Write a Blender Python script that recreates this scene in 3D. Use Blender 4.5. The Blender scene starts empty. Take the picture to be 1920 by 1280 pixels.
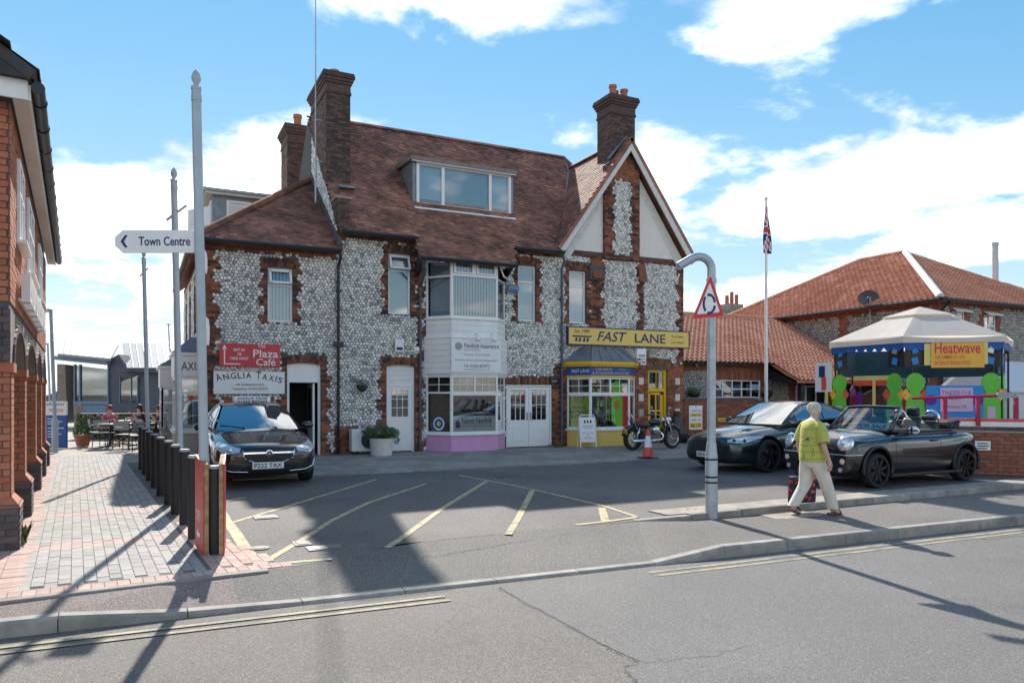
import bpy, bmesh, math, random
from mathutils import Vector, Matrix
R = math.radians
random.seed(7)
rnd = random.random
def ru(a, b): return a + (b - a) * rnd()
C = bpy.context.scene.collection
scene = bpy.context.scene
# ------------------------------------------------------------------ camera
# world: X runs along the flint house front, Y goes into the picture behind it, Z up
CAM = Vector((-4.80, -20.29, 1.65)); FPX = 1400.0; HOR = 738.0; TH = R(26.5)
RV = Vector((math.cos(TH), -math.sin(TH), 0)); FV = Vector((math.sin(TH), math.cos(TH), 0))
cd = bpy.data.cameras.new('camera'); cam = bpy.data.objects.new('camera', cd); C.objects.link(cam)
cam.location = CAM; cam.rotation_euler = (R(90), 0, -TH)
cd.sensor_width = 36; cd.lens = FPX / 1920 * 36; cd.shift_y = (HOR - 640) / 1920
cd.clip_start = 0.1; cd.clip_end = 3000
scene.camera = cam
# ------------------------------------------------------------------ sky and sun
SUN_EL = R(36); SH = Vector((-0.198, -0.98, 0)).normalized()        # way the shadows fall on the ground
w = bpy.data.worlds.new('World'); scene.world = w; w.use_nodes = True
nt = w.node_tree; nt.nodes.clear()
def wn(t, **k):
    n = nt.nodes.new(t)
    for a, b in k.items(): setattr(n, a, b)
    return n
sky = wn('ShaderNodeTexSky', sky_type='NISHITA', sun_disc=False, sun_elevation=SUN_EL, air_density=1.0, dust_density=0.0, ozone_density=3.0)
sky.sun_rotation = math.atan2(-SH.x, -SH.y)
tc = wn('ShaderNodeTexCoord'); sep = wn('ShaderNodeSeparateXYZ'); nt.links.new(tc.outputs['Generated'], sep.inputs[0])
# clouds lie on a flat layer: direction divided by height
mx = wn('ShaderNodeMath', operation='ADD'); mx.inputs[1].default_value = 0.16
nt.links.new(sep.outputs['Z'], mx.inputs[0])
dv = wn('ShaderNodeVectorMath', operation='DIVIDE'); cmb = wn('ShaderNodeCombineXYZ')
for i in range(3): nt.links.new(mx.outputs[0], cmb.inputs[i])
nt.links.new(tc.outputs['Generated'], dv.inputs[0]); nt.links.new(cmb.outputs[0], dv.inputs[1])
mp = wn('ShaderNodeMapping'); mp.inputs['Location'].default_value = (3.1, 0.6, 0.0); mp.inputs['Scale'].default_value = (1, 1, 0.25)
nt.links.new(dv.outputs[0], mp.inputs[0])
nz = wn('ShaderNodeTexNoise'); nz.inputs['Scale'].default_value = 1.7; nz.inputs['Detail'].default_value = 12; nz.inputs['Roughness'].default_value = 0.56; nz.inputs['Distortion'].default_value = 0.15
nt.links.new(mp.outputs[0], nz.inputs['Vector'])
rp = wn('ShaderNodeValToRGB'); rp.color_ramp.elements[0].position = 0.465; rp.color_ramp.elements[1].position = 0.60
rp.color_ramp.interpolation = 'EASE'
nt.links.new(nz.outputs['Fac'], rp.inputs[0])
hs = wn('ShaderNodeHueSaturation'); hs.inputs['Saturation'].default_value = 1.58; hs.inputs['Value'].default_value = 0.70
# soft shoulder so that the haze near the horizon keeps its colour: c / (1 + 0.25 c)
ml_ = wn('ShaderNodeVectorMath', operation='MULTIPLY_ADD'); ml_.inputs[1].default_value = (0.25, 0.25, 0.25); ml_.inputs[2].default_value = (1, 1, 1)
dv_s = wn('ShaderNodeVectorMath', operation='DIVIDE'); nt.links.new(sky.outputs[0], ml_.inputs[0]); nt.links.new(sky.outputs[0], dv_s.inputs[0]); nt.links.new(ml_.outputs[0], dv_s.inputs[1])
nt.links.new(dv_s.outputs[0], hs.inputs['Color'])
nz2 = wn('ShaderNodeTexNoise'); nz2.inputs['Scale'].default_value = 2.6; nz2.inputs['Detail'].default_value = 7
nt.links.new(mp.outputs[0], nz2.inputs['Vector'])
cr_ = wn('ShaderNodeValToRGB'); cr_.color_ramp.elements[0].position = 0.36; cr_.color_ramp.elements[0].color = (2.0, 2.03, 2.08, 1); cr_.color_ramp.elements[1].position = 0.62; cr_.color_ramp.elements[1].color = (4.4, 4.25, 4.05, 1)
nt.links.new(nz2.outputs['Fac'], cr_.inputs[0])
mix = wn('ShaderNodeMixRGB'); nt.links.new(cr_.outputs[0], mix.inputs[2])
nt.links.new(rp.outputs[0], mix.inputs[0]); nt.links.new(hs.outputs[0], mix.inputs[1])
bg = wn('ShaderNodeBackground'); bg.inputs['Strength'].default_value = 0.15
out = wn('ShaderNodeOutputWorld'); nt.links.new(mix.outputs[0], bg.inputs[0]); nt.links.new(bg.outputs[0], out.inputs[0])
sd = bpy.data.lights.new('sun', 'SUN'); sun = bpy.data.objects.new('sun', sd); C.objects.link(sun)
sd.energy = 2.0; sd.angle = R(0.6); sd.color = (1.0, 0.94, 0.85)
sdir = Vector((SH.x * math.cos(SUN_EL), SH.y * math.cos(SUN_EL), -math.sin(SUN_EL)))
sun.rotation_euler = sdir.to_track_quat('-Z', 'Y').to_euler(); sun.location = (0, 30, 30)
vs = scene.view_settings; vs.view_transform = 'Standard'; vs.look = 'None'; vs.gamma = 1; vs.use_curve_mapping = False
vs.exposure = 1.9
# ------------------------------------------------------------------ pixel helpers (a pixel of the 1920 px photo gives a direction)
def ray(px, py): return RV * ((px - 960) / FPX) + FV + Vector((0, 0, (HOR - py) / FPX))
def G(px, py, z=0.0):
    d = ray(px, py); t = (z - CAM.z) / d.z; return CAM + d * t
def PY(px, py, y=0.0):
    d = ray(px, py); return CAM + d * ((y - CAM.y) / d.y)
def PX(px, py, x=0.0):
    d = ray(px, py); return CAM + d * ((x - CAM.x) / d.x)
def PD(px, py, depth): return CAM + ray(px, py) * depth
def SX(px, y=0.0): return PY(px, 700, y).x
def SZ(px, py, y=0.0): return PY(px, py, y).z
# ------------------------------------------------------------------ mesh helpers
class MB:
    def __init__(s): s.v = []; s.f = []; s.t = []
    def face(s, pts, t=0.5):
        b = len(s.v); s.v += [tuple(p) for p in pts]; s.f.append(tuple(range(b, b + len(pts)))); s.t.append(t)
    def box(s, x0, x1, y0, y1, z0, z1, t=0.5):
        b = len(s.v)
        s.v += [(x, y, z) for z in (z0, z1) for y in (y0, y1) for x in (x0, x1)]
        for q in ((0, 2, 3, 1), (4, 5, 7, 6), (0, 1, 5, 4), (2, 6, 7, 3), (0, 4, 6, 2), (1, 3, 7, 5)):
            s.f.append(tuple(b + i for i in q)); s.t.append(t)
    def obox(s, c, a, b_, c_, t=0.5):
        """box from centre and three half vectors"""
        c, a, b_, c_ = Vector(c), Vector(a), Vector(b_), Vector(c_)
        b = len(s.v)
        s.v += [tuple(c + a * i + b_ * j + c_ * k) for k in (-1, 1) for j in (-1, 1) for i in (-1, 1)]
        for q in ((0, 2, 3, 1), (4, 5, 7, 6), (0, 1, 5, 4), (2, 6, 7, 3), (0, 4, 6, 2), (1, 3, 7, 5)):
            s.f.append(tuple(b + i for i in q)); s.t.append(t)
    def prism(s, pts, off, t=0.5):
        """polygon pts extruded by vector off, closed"""
        pts = [Vector(p) for p in pts]; off = Vector(off); n = len(pts); b = len(s.v)
        s.v += [tuple(p) for p in pts] + [tuple(p + off) for p in pts]
        s.f.append(tuple(range(b, b + n))); s.t.append(t)
        s.f.append(tuple(range(b + 2 * n - 1, b + n - 1, -1))); s.t.append(t)
        for i in range(n):
            j = (i + 1) % n; s.f.append((b + i, b + n + i, b + n + j, b + j)); s.t.append(t)
    def tube(s, pts, r, n=8, t=0.5, cap=True):
        pts = [Vector(p) for p in pts]; rr = r if isinstance(r, (list, tuple)) else [r] * len(pts)
        b = len(s.v); prev = None
        for i, p in enumerate(pts):
            d = (pts[min(i + 1, len(pts) - 1)] - pts[max(i - 1, 0)]).normalized()
            if prev is None:
                a = d.orthogonal().normalized()
            else:
                a = (prev - d * prev.dot(d)).normalized()
            prev = a; c = d.cross(a)
            for k in range(n):
                an = 2 * math.pi * k / n; s.v.append(tuple(p + (a * math.cos(an) + c * math.sin(an)) * rr[i]))
        for i in range(len(pts) - 1):
            for k in range(n):
                k2 = (k + 1) % n
                s.f.append((b + i * n + k, b + i * n + k2, b + (i + 1) * n + k2, b + (i + 1) * n + k)); s.t.append(t)
        if cap:
            s.f.append(tuple(b + k for k in range(n - 1, -1, -1))); s.t.append(t)
            e = b + (len(pts) - 1) * n; s.f.append(tuple(e + k for k in range(n))); s.t.append(t)
    def lathe(s, prof, c=(0, 0, 0), n=20, axis='Z', t=0.5):
        """prof: list of (r, h); revolved about an axis through c"""
        b = len(s.v); c = Vector(c)
        for r, h in prof:
            for k in range(n):
                a = 2 * math.pi * k / n; x, y = r * math.cos(a), r * math.sin(a)
                p = {'Z': (x, y, h), 'Y': (x, h, y), 'X': (h, x, y)}[axis]
                s.v.append(tuple(c + Vector(p)))
        for i in range(len(prof) - 1):
            for k in range(n):
                k2 = (k + 1) % n
                s.f.append((b + i * n + k, b + i * n + k2, b + (i + 1) * n + k2, b + (i + 1) * n + k)); s.t.append(t)
        s.f.append(tuple(b + k for k in range(n - 1, -1, -1))); s.t.append(t)
        e = b + (len(prof) - 1) * n; s.f.append(tuple(e + k for k in range(n))); s.t.append(t)
    def ball(s, c, rx, ry=None, rz=None, n=12, m=8, t=0.5):
        ry = ry or rx; rz = rz or rx; b = len(s.v)
        for i in range(m + 1):
            ph = math.pi * i / m
            for k in range(n):
                a = 2 * math.pi * k / n
                s.v.append((c[0] + rx * math.sin(ph) * math.cos(a), c[1] + ry * math.sin(ph) * math.sin(a), c[2] - rz * math.cos(ph)))
        for i in range(m):
            for k in range(n):
                k2 = (k + 1) % n; s.f.append((b + i * n + k, b + i * n + k2, b + (i + 1) * n + k2, b + (i + 1) * n + k)); s.t.append(t)
    def mesh(s, name, mats, smooth=False):
        me = bpy.data.meshes.new(name); me.from_pydata(s.v, [], s.f)
        for m in (mats if isinstance(mats, (list, tuple)) else [mats]): me.materials.append(m)
        a = me.attributes.new('tint', 'FLOAT', 'FACE'); a.data.foreach_set('value', s.t)
        bm = bmesh.new(); bm.from_mesh(me); bmesh.ops.remove_doubles(bm, verts=bm.verts, dist=1e-5) if smooth else None
        bmesh.ops.recalc_face_normals(bm, faces=bm.faces); bm.to_mesh(me); bm.free()
        if smooth: me.polygons.foreach_set('use_smooth', [True] * len(me.polygons))
        return me
    def build(s, name, mat, parent=None, smooth=False, bevel=0, loc=(0, 0, 0), rotz=0, auto=False):
        o = bpy.data.objects.new(name, s.mesh(name, mat, smooth or auto)); C.objects.link(o); o.location = loc; o.rotation_euler = (0, 0, rotz)
        if parent: o.parent = parent
        if bevel:
            b = o.modifiers.new('bevel', 'BEVEL'); b.width = bevel; b.segments = 2; b.limit_method = 'ANGLE'; b.angle_limit = R(40)
        if auto:
            o.data.set_sharp_from_angle(angle=R(38))
        return o
def tag(o, label, cat, group=None):
    o['label'] = label; o['category'] = cat
    if group: o['group'] = group
    return o
def thing(name, label, cat, loc=(0, 0, 0), rotz=0, group=None):
    o = bpy.data.objects.new(name, None); C.objects.link(o); o.location = loc; o.rotation_euler = (0, 0, rotz); o.empty_display_size = 0.2
    return tag(o, label, cat, group)
def struct(o): o['kind'] = 'structure'; return o
def stuff(o): o['kind'] = 'stuff'; return o
def copy_tree(o, parent=None, loc=None, rotz=None, label=None):
    c = o.copy(); C.objects.link(c); c.parent = parent
    if loc is not None: c.location = loc
    if rotz is not None: c.rotation_euler = (0, 0, rotz)
    if label: c['label'] = label
    for ch in list(o.children): copy_tree(ch, c)
    return c
def text(s, o, r, u, w, h, mat, parent=None, name='lettering', depth=0.003, shear=0, bold=0.0, fit=True):
    """flat lettering fitted in the rectangle from corner o along r (width w) and u (height h)"""
    cu = bpy.data.curves.new('t', 'FONT'); cu.body = s; cu.shear = shear; cu.offset = bold; cu.resolution_u = 3
    ob = bpy.data.objects.new('t', cu); me = bpy.data.meshes.new_from_object(ob)
    bpy.data.objects.remove(ob); bpy.data.curves.remove(cu)
    xs = [v.co.x for v in me.vertices]; ys = [v.co.y for v in me.vertices]
    x0, x1, y0, y1 = min(xs), max(xs), min(ys), max(ys)
    sx = w / (x1 - x0); sy = h / (y1 - y0)
    if not fit: sx = sy = min(sx, sy)
    o, r, u = Vector(o), Vector(r).normalized(), Vector(u).normalized(); n = r.cross(u)
    for v in me.vertices: v.co = o + r * ((v.co.x - x0) * sx) + u * ((v.co.y - y0) * sy) + n * depth
    me.materials.clear(); me.materials.append(mat)
    ob = bpy.data.objects.new(name, me); C.objects.link(ob)
    if parent: ob.parent = parent
    return ob
# ------------------------------------------------------------------ materials
def M(name, col, rough=0.6, metal=0.0, var=0.12, scale=6.0, bump=0.0, bscale=60.0, col2=None, coat=0.0, spec=0.5, dirt=None, detail=4):
    m = bpy.data.materials.new(name); m.use_nodes = True; n = m.node_tree; b = n.nodes['Principled BSDF']
    b.inputs['Roughness'].default_value = rough; b.inputs['Metallic'].default_value = metal
    b.inputs['Coat Weight'].default_value = coat; b.inputs['Coat Roughness'].default_value = 0.03; b.inputs['Specular IOR Level'].default_value = spec
    c4 = lambda c: (c[0], c[1], c[2], 1)
    tc = n.nodes.new('ShaderNodeTexCoord'); src = None
    if col2:
        at = n.nodes.new('ShaderNodeAttribute'); at.attribute_name = 'tint'
        mx = n.nodes.new('ShaderNodeMixRGB'); mx.inputs[1].default_value = c4(col); mx.inputs[2].default_value = c4(col2)
        n.links.new(at.outputs['Fac'], mx.inputs[0]); src = mx.outputs[0]
    if var:
        nz = n.nodes.new('ShaderNodeTexNoise'); nz.inputs['Scale'].default_value = scale; nz.inputs['Detail'].default_value = detail; nz.inputs['Roughness'].default_value = 0.6
        n.links.new(tc.outputs['Object'], nz.inputs['Vector'])
        mr = n.nodes.new('ShaderNodeMapRange'); mr.inputs[1].default_value = 0.3; mr.inputs[2].default_value = 0.7; mr.inputs[3].default_value = 1 - var; mr.inputs[4].default_value = 1 + var
        n.links.new(nz.outputs['Fac'], mr.inputs[0])
        ml = n.nodes.new('ShaderNodeMixRGB'); ml.blend_type = 'MULTIPLY'; ml.inputs[0].default_value = 1
        if src: n.links.new(src, ml.inputs[1])
        else: ml.inputs[1].default_value = c4(col)
        n.links.new(mr.outputs[0], ml.inputs[2]); src = ml.outputs[0]
    if dirt:
        nz2 = n.nodes.new('ShaderNodeTexNoise'); nz2.inputs['Scale'].default_value = dirt[1]; nz2.inputs['Detail'].default_value = 6; nz2.inputs['Roughness'].default_value = 0.65
        n.links.new(tc.outputs['Object'], nz2.inputs['Vector'])
        r2 = n.nodes.new('ShaderNodeValToRGB'); r2.color_ramp.elements[0].position = dirt[2]; r2.color_ramp.elements[1].position = dirt[2] + 0.16
        n.links.new(nz2.outputs['Fac'], r2.inputs[0])
        md = n.nodes.new('ShaderNodeMixRGB'); md.inputs[2].default_value = c4(dirt[0])
        n.links.new(r2.outputs[0], md.inputs[0])
        if src: n.links.new(src, md.inputs[1])
        else: md.inputs[1].default_value = c4(col)
        src = md.outputs[0]
    if src: n.links.new(src, b.inputs['Base Color'])
    else: b.inputs['Base Color'].default_value = c4(col)
    if bump:
        nb = n.nodes.new('ShaderNodeTexNoise'); nb.inputs['Scale'].default_value = bscale; nb.inputs['Detail'].default_value = 3
        n.links.new(tc.outputs['Object'], nb.inputs['Vector'])
        bp = n.nodes.new('ShaderNodeBump'); bp.inputs['Strength'].default_value = bump; bp.inputs['Distance'].default_value = 0.01
        n.links.new(nb.outputs['Fac'], bp.inputs['Height']); n.links.new(bp.outputs[0], b.inputs['Normal'])
    return m
def asphalt(name, col, speck, dark, big):
    """chippings of several tones, worn patches"""
    m = M(name, col, 0.85, var=big, scale=0.5, detail=6, bump=0.5, bscale=140, dirt=(tuple(c * 0.72 for c in col), 0.7, 0.6))
    n = m.node_tree; b = n.nodes['Principled BSDF']; src = b.inputs['Base Color'].links[0].from_socket
    tc = [x for x in n.nodes if x.type == 'TEX_COORD'][0]
    vo = n.nodes.new('ShaderNodeTexVoronoi'); vo.inputs['Scale'].default_value = 150
    n.links.new(tc.outputs['Object'], vo.inputs['Vector'])
    sp = n.nodes.new('ShaderNodeSeparateColor'); n.links.new(vo.outputs['Color'], sp.inputs[0])
    r = n.nodes.new('ShaderNodeValToRGB'); e = r.color_ramp.elements
    e[0].position = 0.0; e[0].color = (dark, dark, dark, 1); e[1].position = 0.3; e[1].color = (0.85, 0.85, 0.85, 1)
    x = e.new(0.8); x.color = (1.1, 1.1, 1.1, 1); x = e.new(0.97); x.color = (speck, speck, speck * 0.96, 1)
    n.links.new(sp.outputs[0], r.inputs[0])
    ml = n.nodes.new('ShaderNodeMixRGB'); ml.blend_type = 'MULTIPLY'; ml.inputs[0].default_value = 1
    n.links.new(src, ml.inputs[1]); n.links.new(r.outputs[0], ml.inputs[2]); n.links.new(ml.outputs[0], b.inputs['Base Color'])
    return m
def glassmat(name, tint=(0.75, 0.82, 0.84), refl=0.25, rough=0.02):
    m = bpy.data.materials.new(name); m.use_nodes = True; n = m.node_tree; n.nodes.clear()
    tr = n.nodes.new('ShaderNodeBsdfTransparent'); tr.inputs[0].default_value = (*tint, 1)
    gl = n.nodes.new('ShaderNodeBsdfGlossy'); gl.inputs['Roughness'].default_value = rough
    fr = n.nodes.new('ShaderNodeFresnel'); fr.inputs[0].default_value = 1.5
    ad = n.nodes.new('ShaderNodeMath'); ad.operation = 'ADD'; ad.inputs[1].default_value = refl; ad.use_clamp = True
    n.links.new(fr.outputs[0], ad.inputs[0])
    mx = n.nodes.new('ShaderNodeMixShader'); o = n.nodes.new('ShaderNodeOutputMaterial')
    n.links.new(ad.outputs[0], mx.inputs[0]); n.links.new(tr.outputs[0], mx.inputs[1]); n.links.new(gl.outputs[0], mx.inputs[2]); n.links.new(mx.outputs[0], o.inputs[0])
    return m
MT = dict(
    road=asphalt('road_asphalt', (0.15, 0.134, 0.118), 1.9, 0.55, 0.16),
    road2=asphalt('road_asphalt_newer', (0.153, 0.144, 0.136), 1.7, 0.6, 0.1),
    pave=asphalt('footway_asphalt', (0.138, 0.124, 0.111), 2.2, 0.5, 0.18),
    pave_red=asphalt('footway_reddish', (0.19, 0.15, 0.137), 2.2, 0.5, 0.15),
    court=asphalt('forecourt_tarmac', (0.124, 0.112, 0.102), 2.2, 0.5, 0.25),
    kerb=M('kerb_concrete', (0.33, 0.30, 0.26), 0.85, var=0.25, scale=5, bump=0.3, col2=(0.24, 0.22, 0.19), dirt=((0.15, 0.135, 0.12), 3.0, 0.58)),
    slab=M('paving_slab', (0.27, 0.225, 0.18), 0.85, var=0.25, scale=3, bump=0.2, col2=(0.38, 0.325, 0.265), dirt=((0.15, 0.13, 0.11), 1.7, 0.6)),
    paver=M('grey_paver', (0.29, 0.275, 0.255), 0.85, var=0.12, scale=9, bump=0.2, col2=(0.36, 0.34, 0.315)),
    paver_red=M('red_paver', (0.40, 0.26, 0.22), 0.85, var=0.14, scale=9, bump=0.2, col2=(0.48, 0.33, 0.28)),
    joint=M('joint_sand', (0.16, 0.145, 0.13), 0.95, var=0.2, scale=20),
    yellow=M('yellow_road_paint', (0.46, 0.38, 0.20), 0.8, var=0.25, scale=14, dirt=((0.16, 0.145, 0.13), 6.0, 0.50)),
    dyellow=M('worn_yellow_line', (0.36, 0.31, 0.20), 0.8, var=0.25, scale=14, dirt=((0.17, 0.155, 0.14), 3.0, 0.47)),
    iron=M('cast_iron', (0.16, 0.15, 0.145), 0.55, 0.4, var=0.2, scale=20, bump=0.4, bscale=90),
    palecover=M('pale_cover', (0.20, 0.18, 0.16), 0.7, var=0.2, scale=20, bump=0.3, bscale=90),
    mortar=M('lime_mortar', (0.10, 0.095, 0.09), 0.95, var=0.2, scale=9),
    flint=M('flint_cobbles', (0.28, 0.27, 0.255), 0.5, var=0.2, scale=35, col2=(0.96, 0.92, 0.84)),
    flint2=M('brown_flint', (0.20, 0.19, 0.17), 0.6, var=0.2, scale=35, col2=(0.50, 0.46, 0.40)),
    brick=M('old_red_brick', (0.055, 0.030, 0.024), 0.85, var=0.3, scale=5, bump=0.3, bscale=80, col2=(0.42, 0.14, 0.062)),
    darkbrick=M('sooty_brick', (0.060, 0.042, 0.036), 0.85, var=0.3, scale=10, bump=0.3, bscale=80, col2=(0.20, 0.115, 0.085)),
    newbrick=M('orange_brick', (0.36, 0.115, 0.055), 0.8, var=0.15, scale=10, bump=0.2, bscale=80, col2=(0.48, 0.17, 0.085)),
    bluebrick=M('blue_brick', (0.060, 0.045, 0.048), 0.6, var=0.2, scale=10, bump=0.2, bscale=80, col2=(0.12, 0.085, 0.085)),
    wallbrick=M('garden_wall_brick', (0.20, 0.065, 0.040), 0.85, var=0.22, scale=10, bump=0.3, bscale=80, col2=(0.34, 0.125, 0.070)),
    tile=M('plain_clay_tile', (0.13, 0.062, 0.042), 0.8, var=0.5, scale=1.1, detail=8, bump=0.3, bscale=50, col2=(0.46, 0.20, 0.125)),
    pantile=M('orange_pantile', (0.50, 0.175, 0.085), 0.7, var=0.18, scale=5, bump=0.1, col2=(0.74, 0.33, 0.19)),
    lead=M('lead_sheet', (0.22, 0.24, 0.26), 0.5, 0.3, var=0.2, scale=5),
    render=M('cream_render', (0.80, 0.74, 0.66), 0.9, var=0.07, scale=2, bump=0.1),
    white=M('white_upvc', (0.86, 0.84, 0.81), 0.35, var=0.03, scale=3),
    whitewood=M('white_painted_boards', (0.84, 0.82, 0.78), 0.5, var=0.06, scale=4),
    oldwhite=M('weathered_white_paint', (0.70, 0.67, 0.62), 0.7, var=0.1, scale=6, dirt=((0.33, 0.29, 0.25), 9.0, 0.60)),
    black=M('black_plastic', (0.018, 0.018, 0.020), 0.4, var=0.1),
    blackpaint=M('black_bollard_paint', (0.014, 0.014, 0.015), 0.5, var=0.25, scale=10),
    grey=M('grey_plastic', (0.32, 0.34, 0.36), 0.5, var=0.08),
    dkgrey=M('slate_cladding', (0.085, 0.10, 0.125), 0.6, var=0.12, scale=2),
    steel=M('galvanised_steel', (0.42, 0.46, 0.49), 0.5, 0.55, var=0.16, scale=7, detail=8),
    polegrey=M('grey_painted_pole', (0.42, 0.47, 0.50), 0.45, 0.1, var=0.1, scale=4),
    chrome=M('chrome', (0.80, 0.80, 0.82), 0.12, 1.0, var=0),
    rubber=M('tyre_rubber', (0.018, 0.018, 0.018), 0.8, var=0.2, scale=20),
    darkalloy=M('black_alloy', (0.025, 0.025, 0.028), 0.3, 0.6, var=0),
    carblack=M('black_car_paint', (0.006, 0.006, 0.008), 0.25, 0.0, var=0, coat=1.0),
    cargreen=M('dark_green_car_paint', (0.006, 0.022, 0.026), 0.28, 0.3, var=0, coat=1.0),
    trim=M('black_trim', (0.015, 0.015, 0.016), 0.5, var=0),
    seat=M('black_leather', (0.020, 0.020, 0.022), 0.45, var=0.1),
    lens=M('headlamp_lens', (0.62, 0.64, 0.66), 0.12, 0.35, var=0.2, scale=25, coat=1.0),
    amber=M('amber_lens', (0.75, 0.55, 0.42), 0.2, var=0),
    platewhite=M('white_number_plate', (0.78, 0.78, 0.76), 0.4, var=0),
    plateyel=M('yellow_number_plate', (0.80, 0.48, 0.03), 0.4, var=0.05),
    ink=M('black_ink', (0.015, 0.015, 0.018), 0.6, var=0),
    navy=M('navy_ink', (0.02, 0.035, 0.13), 0.6, var=0),
    signyel=M('yellow_sign_paint', (0.80, 0.56, 0.13), 0.5, var=0.04),
    shopyel=M('yellow_gloss_paint', (0.78, 0.46, 0.015), 0.4, var=0.08, scale=4),
    signblue=M('blue_sign_paint', (0.015, 0.09, 0.32), 0.4, var=0.05),
    red=M('red_sign_paint', (0.62, 0.045, 0.055), 0.5, var=0.05),
    signred=M('traffic_sign_red', (0.62, 0.02, 0.03), 0.35, var=0.0),
    oldred=M('weathered_red_panel', (0.50, 0.05, 0.04), 0.4, var=0.2, scale=8, dirt=((0.62, 0.42, 0.36), 7.0, 0.63)),
    ply=M('rotten_plywood', (0.36, 0.22, 0.11), 0.85, var=0.4, scale=14),
    signwhite=M('white_sign_board', (0.85, 0.83, 0.80), 0.45, var=0.03),
    pink=M('pink_painted_base', (0.66, 0.34, 0.56), 0.6, var=0.06, scale=3),
    lime=M('lime_poster', (0.70, 0.82, 0.07), 0.5, var=0.04),
    orange=M('fluorescent_orange', (0.80, 0.09, 0.05), 0.5, var=0.1, scale=8),
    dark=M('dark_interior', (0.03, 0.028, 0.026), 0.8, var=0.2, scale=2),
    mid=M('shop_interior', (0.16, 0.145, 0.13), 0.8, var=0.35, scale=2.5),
    blind_or_backing=M('pale_blind', (0.80, 0.82, 0.82), 0.7, var=0.05),
    frost=M('obscured_pane', (0.36, 0.47, 0.53), 0.25, var=0.06, scale=2),
    glass=glassmat('window_glass', refl=0.18), carglass=glassmat('car_glass', (0.70, 0.76, 0.76), 0.06),
    dkglass=glassmat('tinted_glass', (0.16, 0.22, 0.26), 0.2),
    timber=M('weathered_timber', (0.25, 0.20, 0.17), 0.8, var=0.2, scale=6),
    zinc=M('zinc_roof', (0.26, 0.26, 0.265), 0.5, 0.0, var=0.06),
    bluegrey=M('blue_grey_frame', (0.16, 0.26, 0.36), 0.5, var=0.05),
    leaf=M('green_leaf', (0.045, 0.085, 0.022), 0.55, var=0.3, scale=20, col2=(0.12, 0.17, 0.045)),
    terracotta=M('terracotta', (0.45, 0.16, 0.08), 0.8, var=0.15),
    soil=M('soil', (0.05, 0.038, 0.028), 0.95, var=0.3),
    skin=M('skin', (0.56, 0.33, 0.25), 0.5, var=0.08, scale=14),
    hair=M('white_hair', (0.62, 0.57, 0.50), 0.7, var=0.2, scale=40, bump=0.6, bscale=90),
    shirt=M('lime_green_shirt', (0.48, 0.47, 0.10), 0.8, var=0.14, scale=7),
    linen=M('cream_linen', (0.66, 0.60, 0.52), 0.85, var=0.08, scale=9, bump=0.4, bscale=14),
    shoe=M('brown_sandal', (0.10, 0.05, 0.03), 0.5, var=0.2),
    cream=M('cream_canvas', (0.80, 0.74, 0.66), 0.8, var=0.06, scale=3),
    royal=M('royal_blue_cloth', (0.01, 0.10, 0.36), 0.7, var=0.1),
    bandgreen=M('green_painted_board', (0.13, 0.52, 0.05), 0.6, var=0.06),
    skyblue=M('bright_blue_board', (0.02, 0.25, 0.62), 0.6, var=0.06),
    lilac=M('lilac_board', (0.60, 0.42, 0.60), 0.6, var=0.05),
    purple=M('purple_cloth', (0.14, 0.02, 0.26), 0.7, var=0.1),
    crimson=M('crimson_board', (0.40, 0.015, 0.06), 0.6, var=0.1),
    paleyel=M('pale_yellow_paint', (0.75, 0.62, 0.20), 0.6, var=0.05),
    bannerorange=M('orange_banner', (0.85, 0.45, 0.06), 0.6, var=0.04),
    tent=M('white_marquee', (0.78, 0.78, 0.79), 0.6, var=0.04),
    brown=M('brown_board', (0.05, 0.028, 0.02), 0.6, var=0.2),
    barrier=M('red_plastic_barrier', (0.66, 0.10, 0.08), 0.45, var=0.1),
    flagblue=M('flag_blue', (0.015, 0.03, 0.25), 0.7, var=0.05),
)
# ================================================================== GROUND
ROADZ = -0.17
ka, kb = G(0, 1197, ROADZ), G(1920, 983, ROADZ)
def kerb_y(x): return ka.y + (kb.y - ka.y) * (x - ka.x) / (kb.x - ka.x)
b = MB(); b.face([(-900, -900, -0.25), (900, -900, -0.25), (900, 1800, -0.25), (-900, 1800, -0.25)])
struct(b.build('ground', MT['court']))
b = MB(); b.face([(-80, kerb_y(-80), ROADZ), (-80, -60, ROADZ), (80, -60, ROADZ), (80, kerb_y(80), ROADZ)])
struct(b.build('road', MT['road']))
b = MB()                                                    # newer, greyer surfacing on the right with a ragged edge
pts = [G(1215, 1092, ROADZ), G(1300, 1117, ROADZ), G(1390, 1145, ROADZ), G(1490, 1200, ROADZ), G(1545, 1262, ROADZ), G(1180, 1248, ROADZ), G(1165, 1262, ROADZ), G(1205, 1290, ROADZ)]
pts = [G(935, 1100, ROADZ), G(985, 1130, ROADZ), G(1060, 1168, ROADZ), G(1130, 1208, ROADZ), G(1200, 1240, ROADZ), G(1168, 1250, ROADZ), G(1205, 1290, ROADZ)]
pts = [Vector((p.x, p.y, ROADZ + 0.004)) for p in pts] + [Vector((-1.0, -30, ROADZ + 0.004)), Vector((60, -30, ROADZ + 0.004)), Vector((60, kerb_y(60) - 0.02, ROADZ + 0.004)), Vector((1.0, kerb_y(1) - 0.02, ROADZ + 0.004))]
b.face(pts); struct(b.build('road_resurfacing', MT['road2']))
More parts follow.
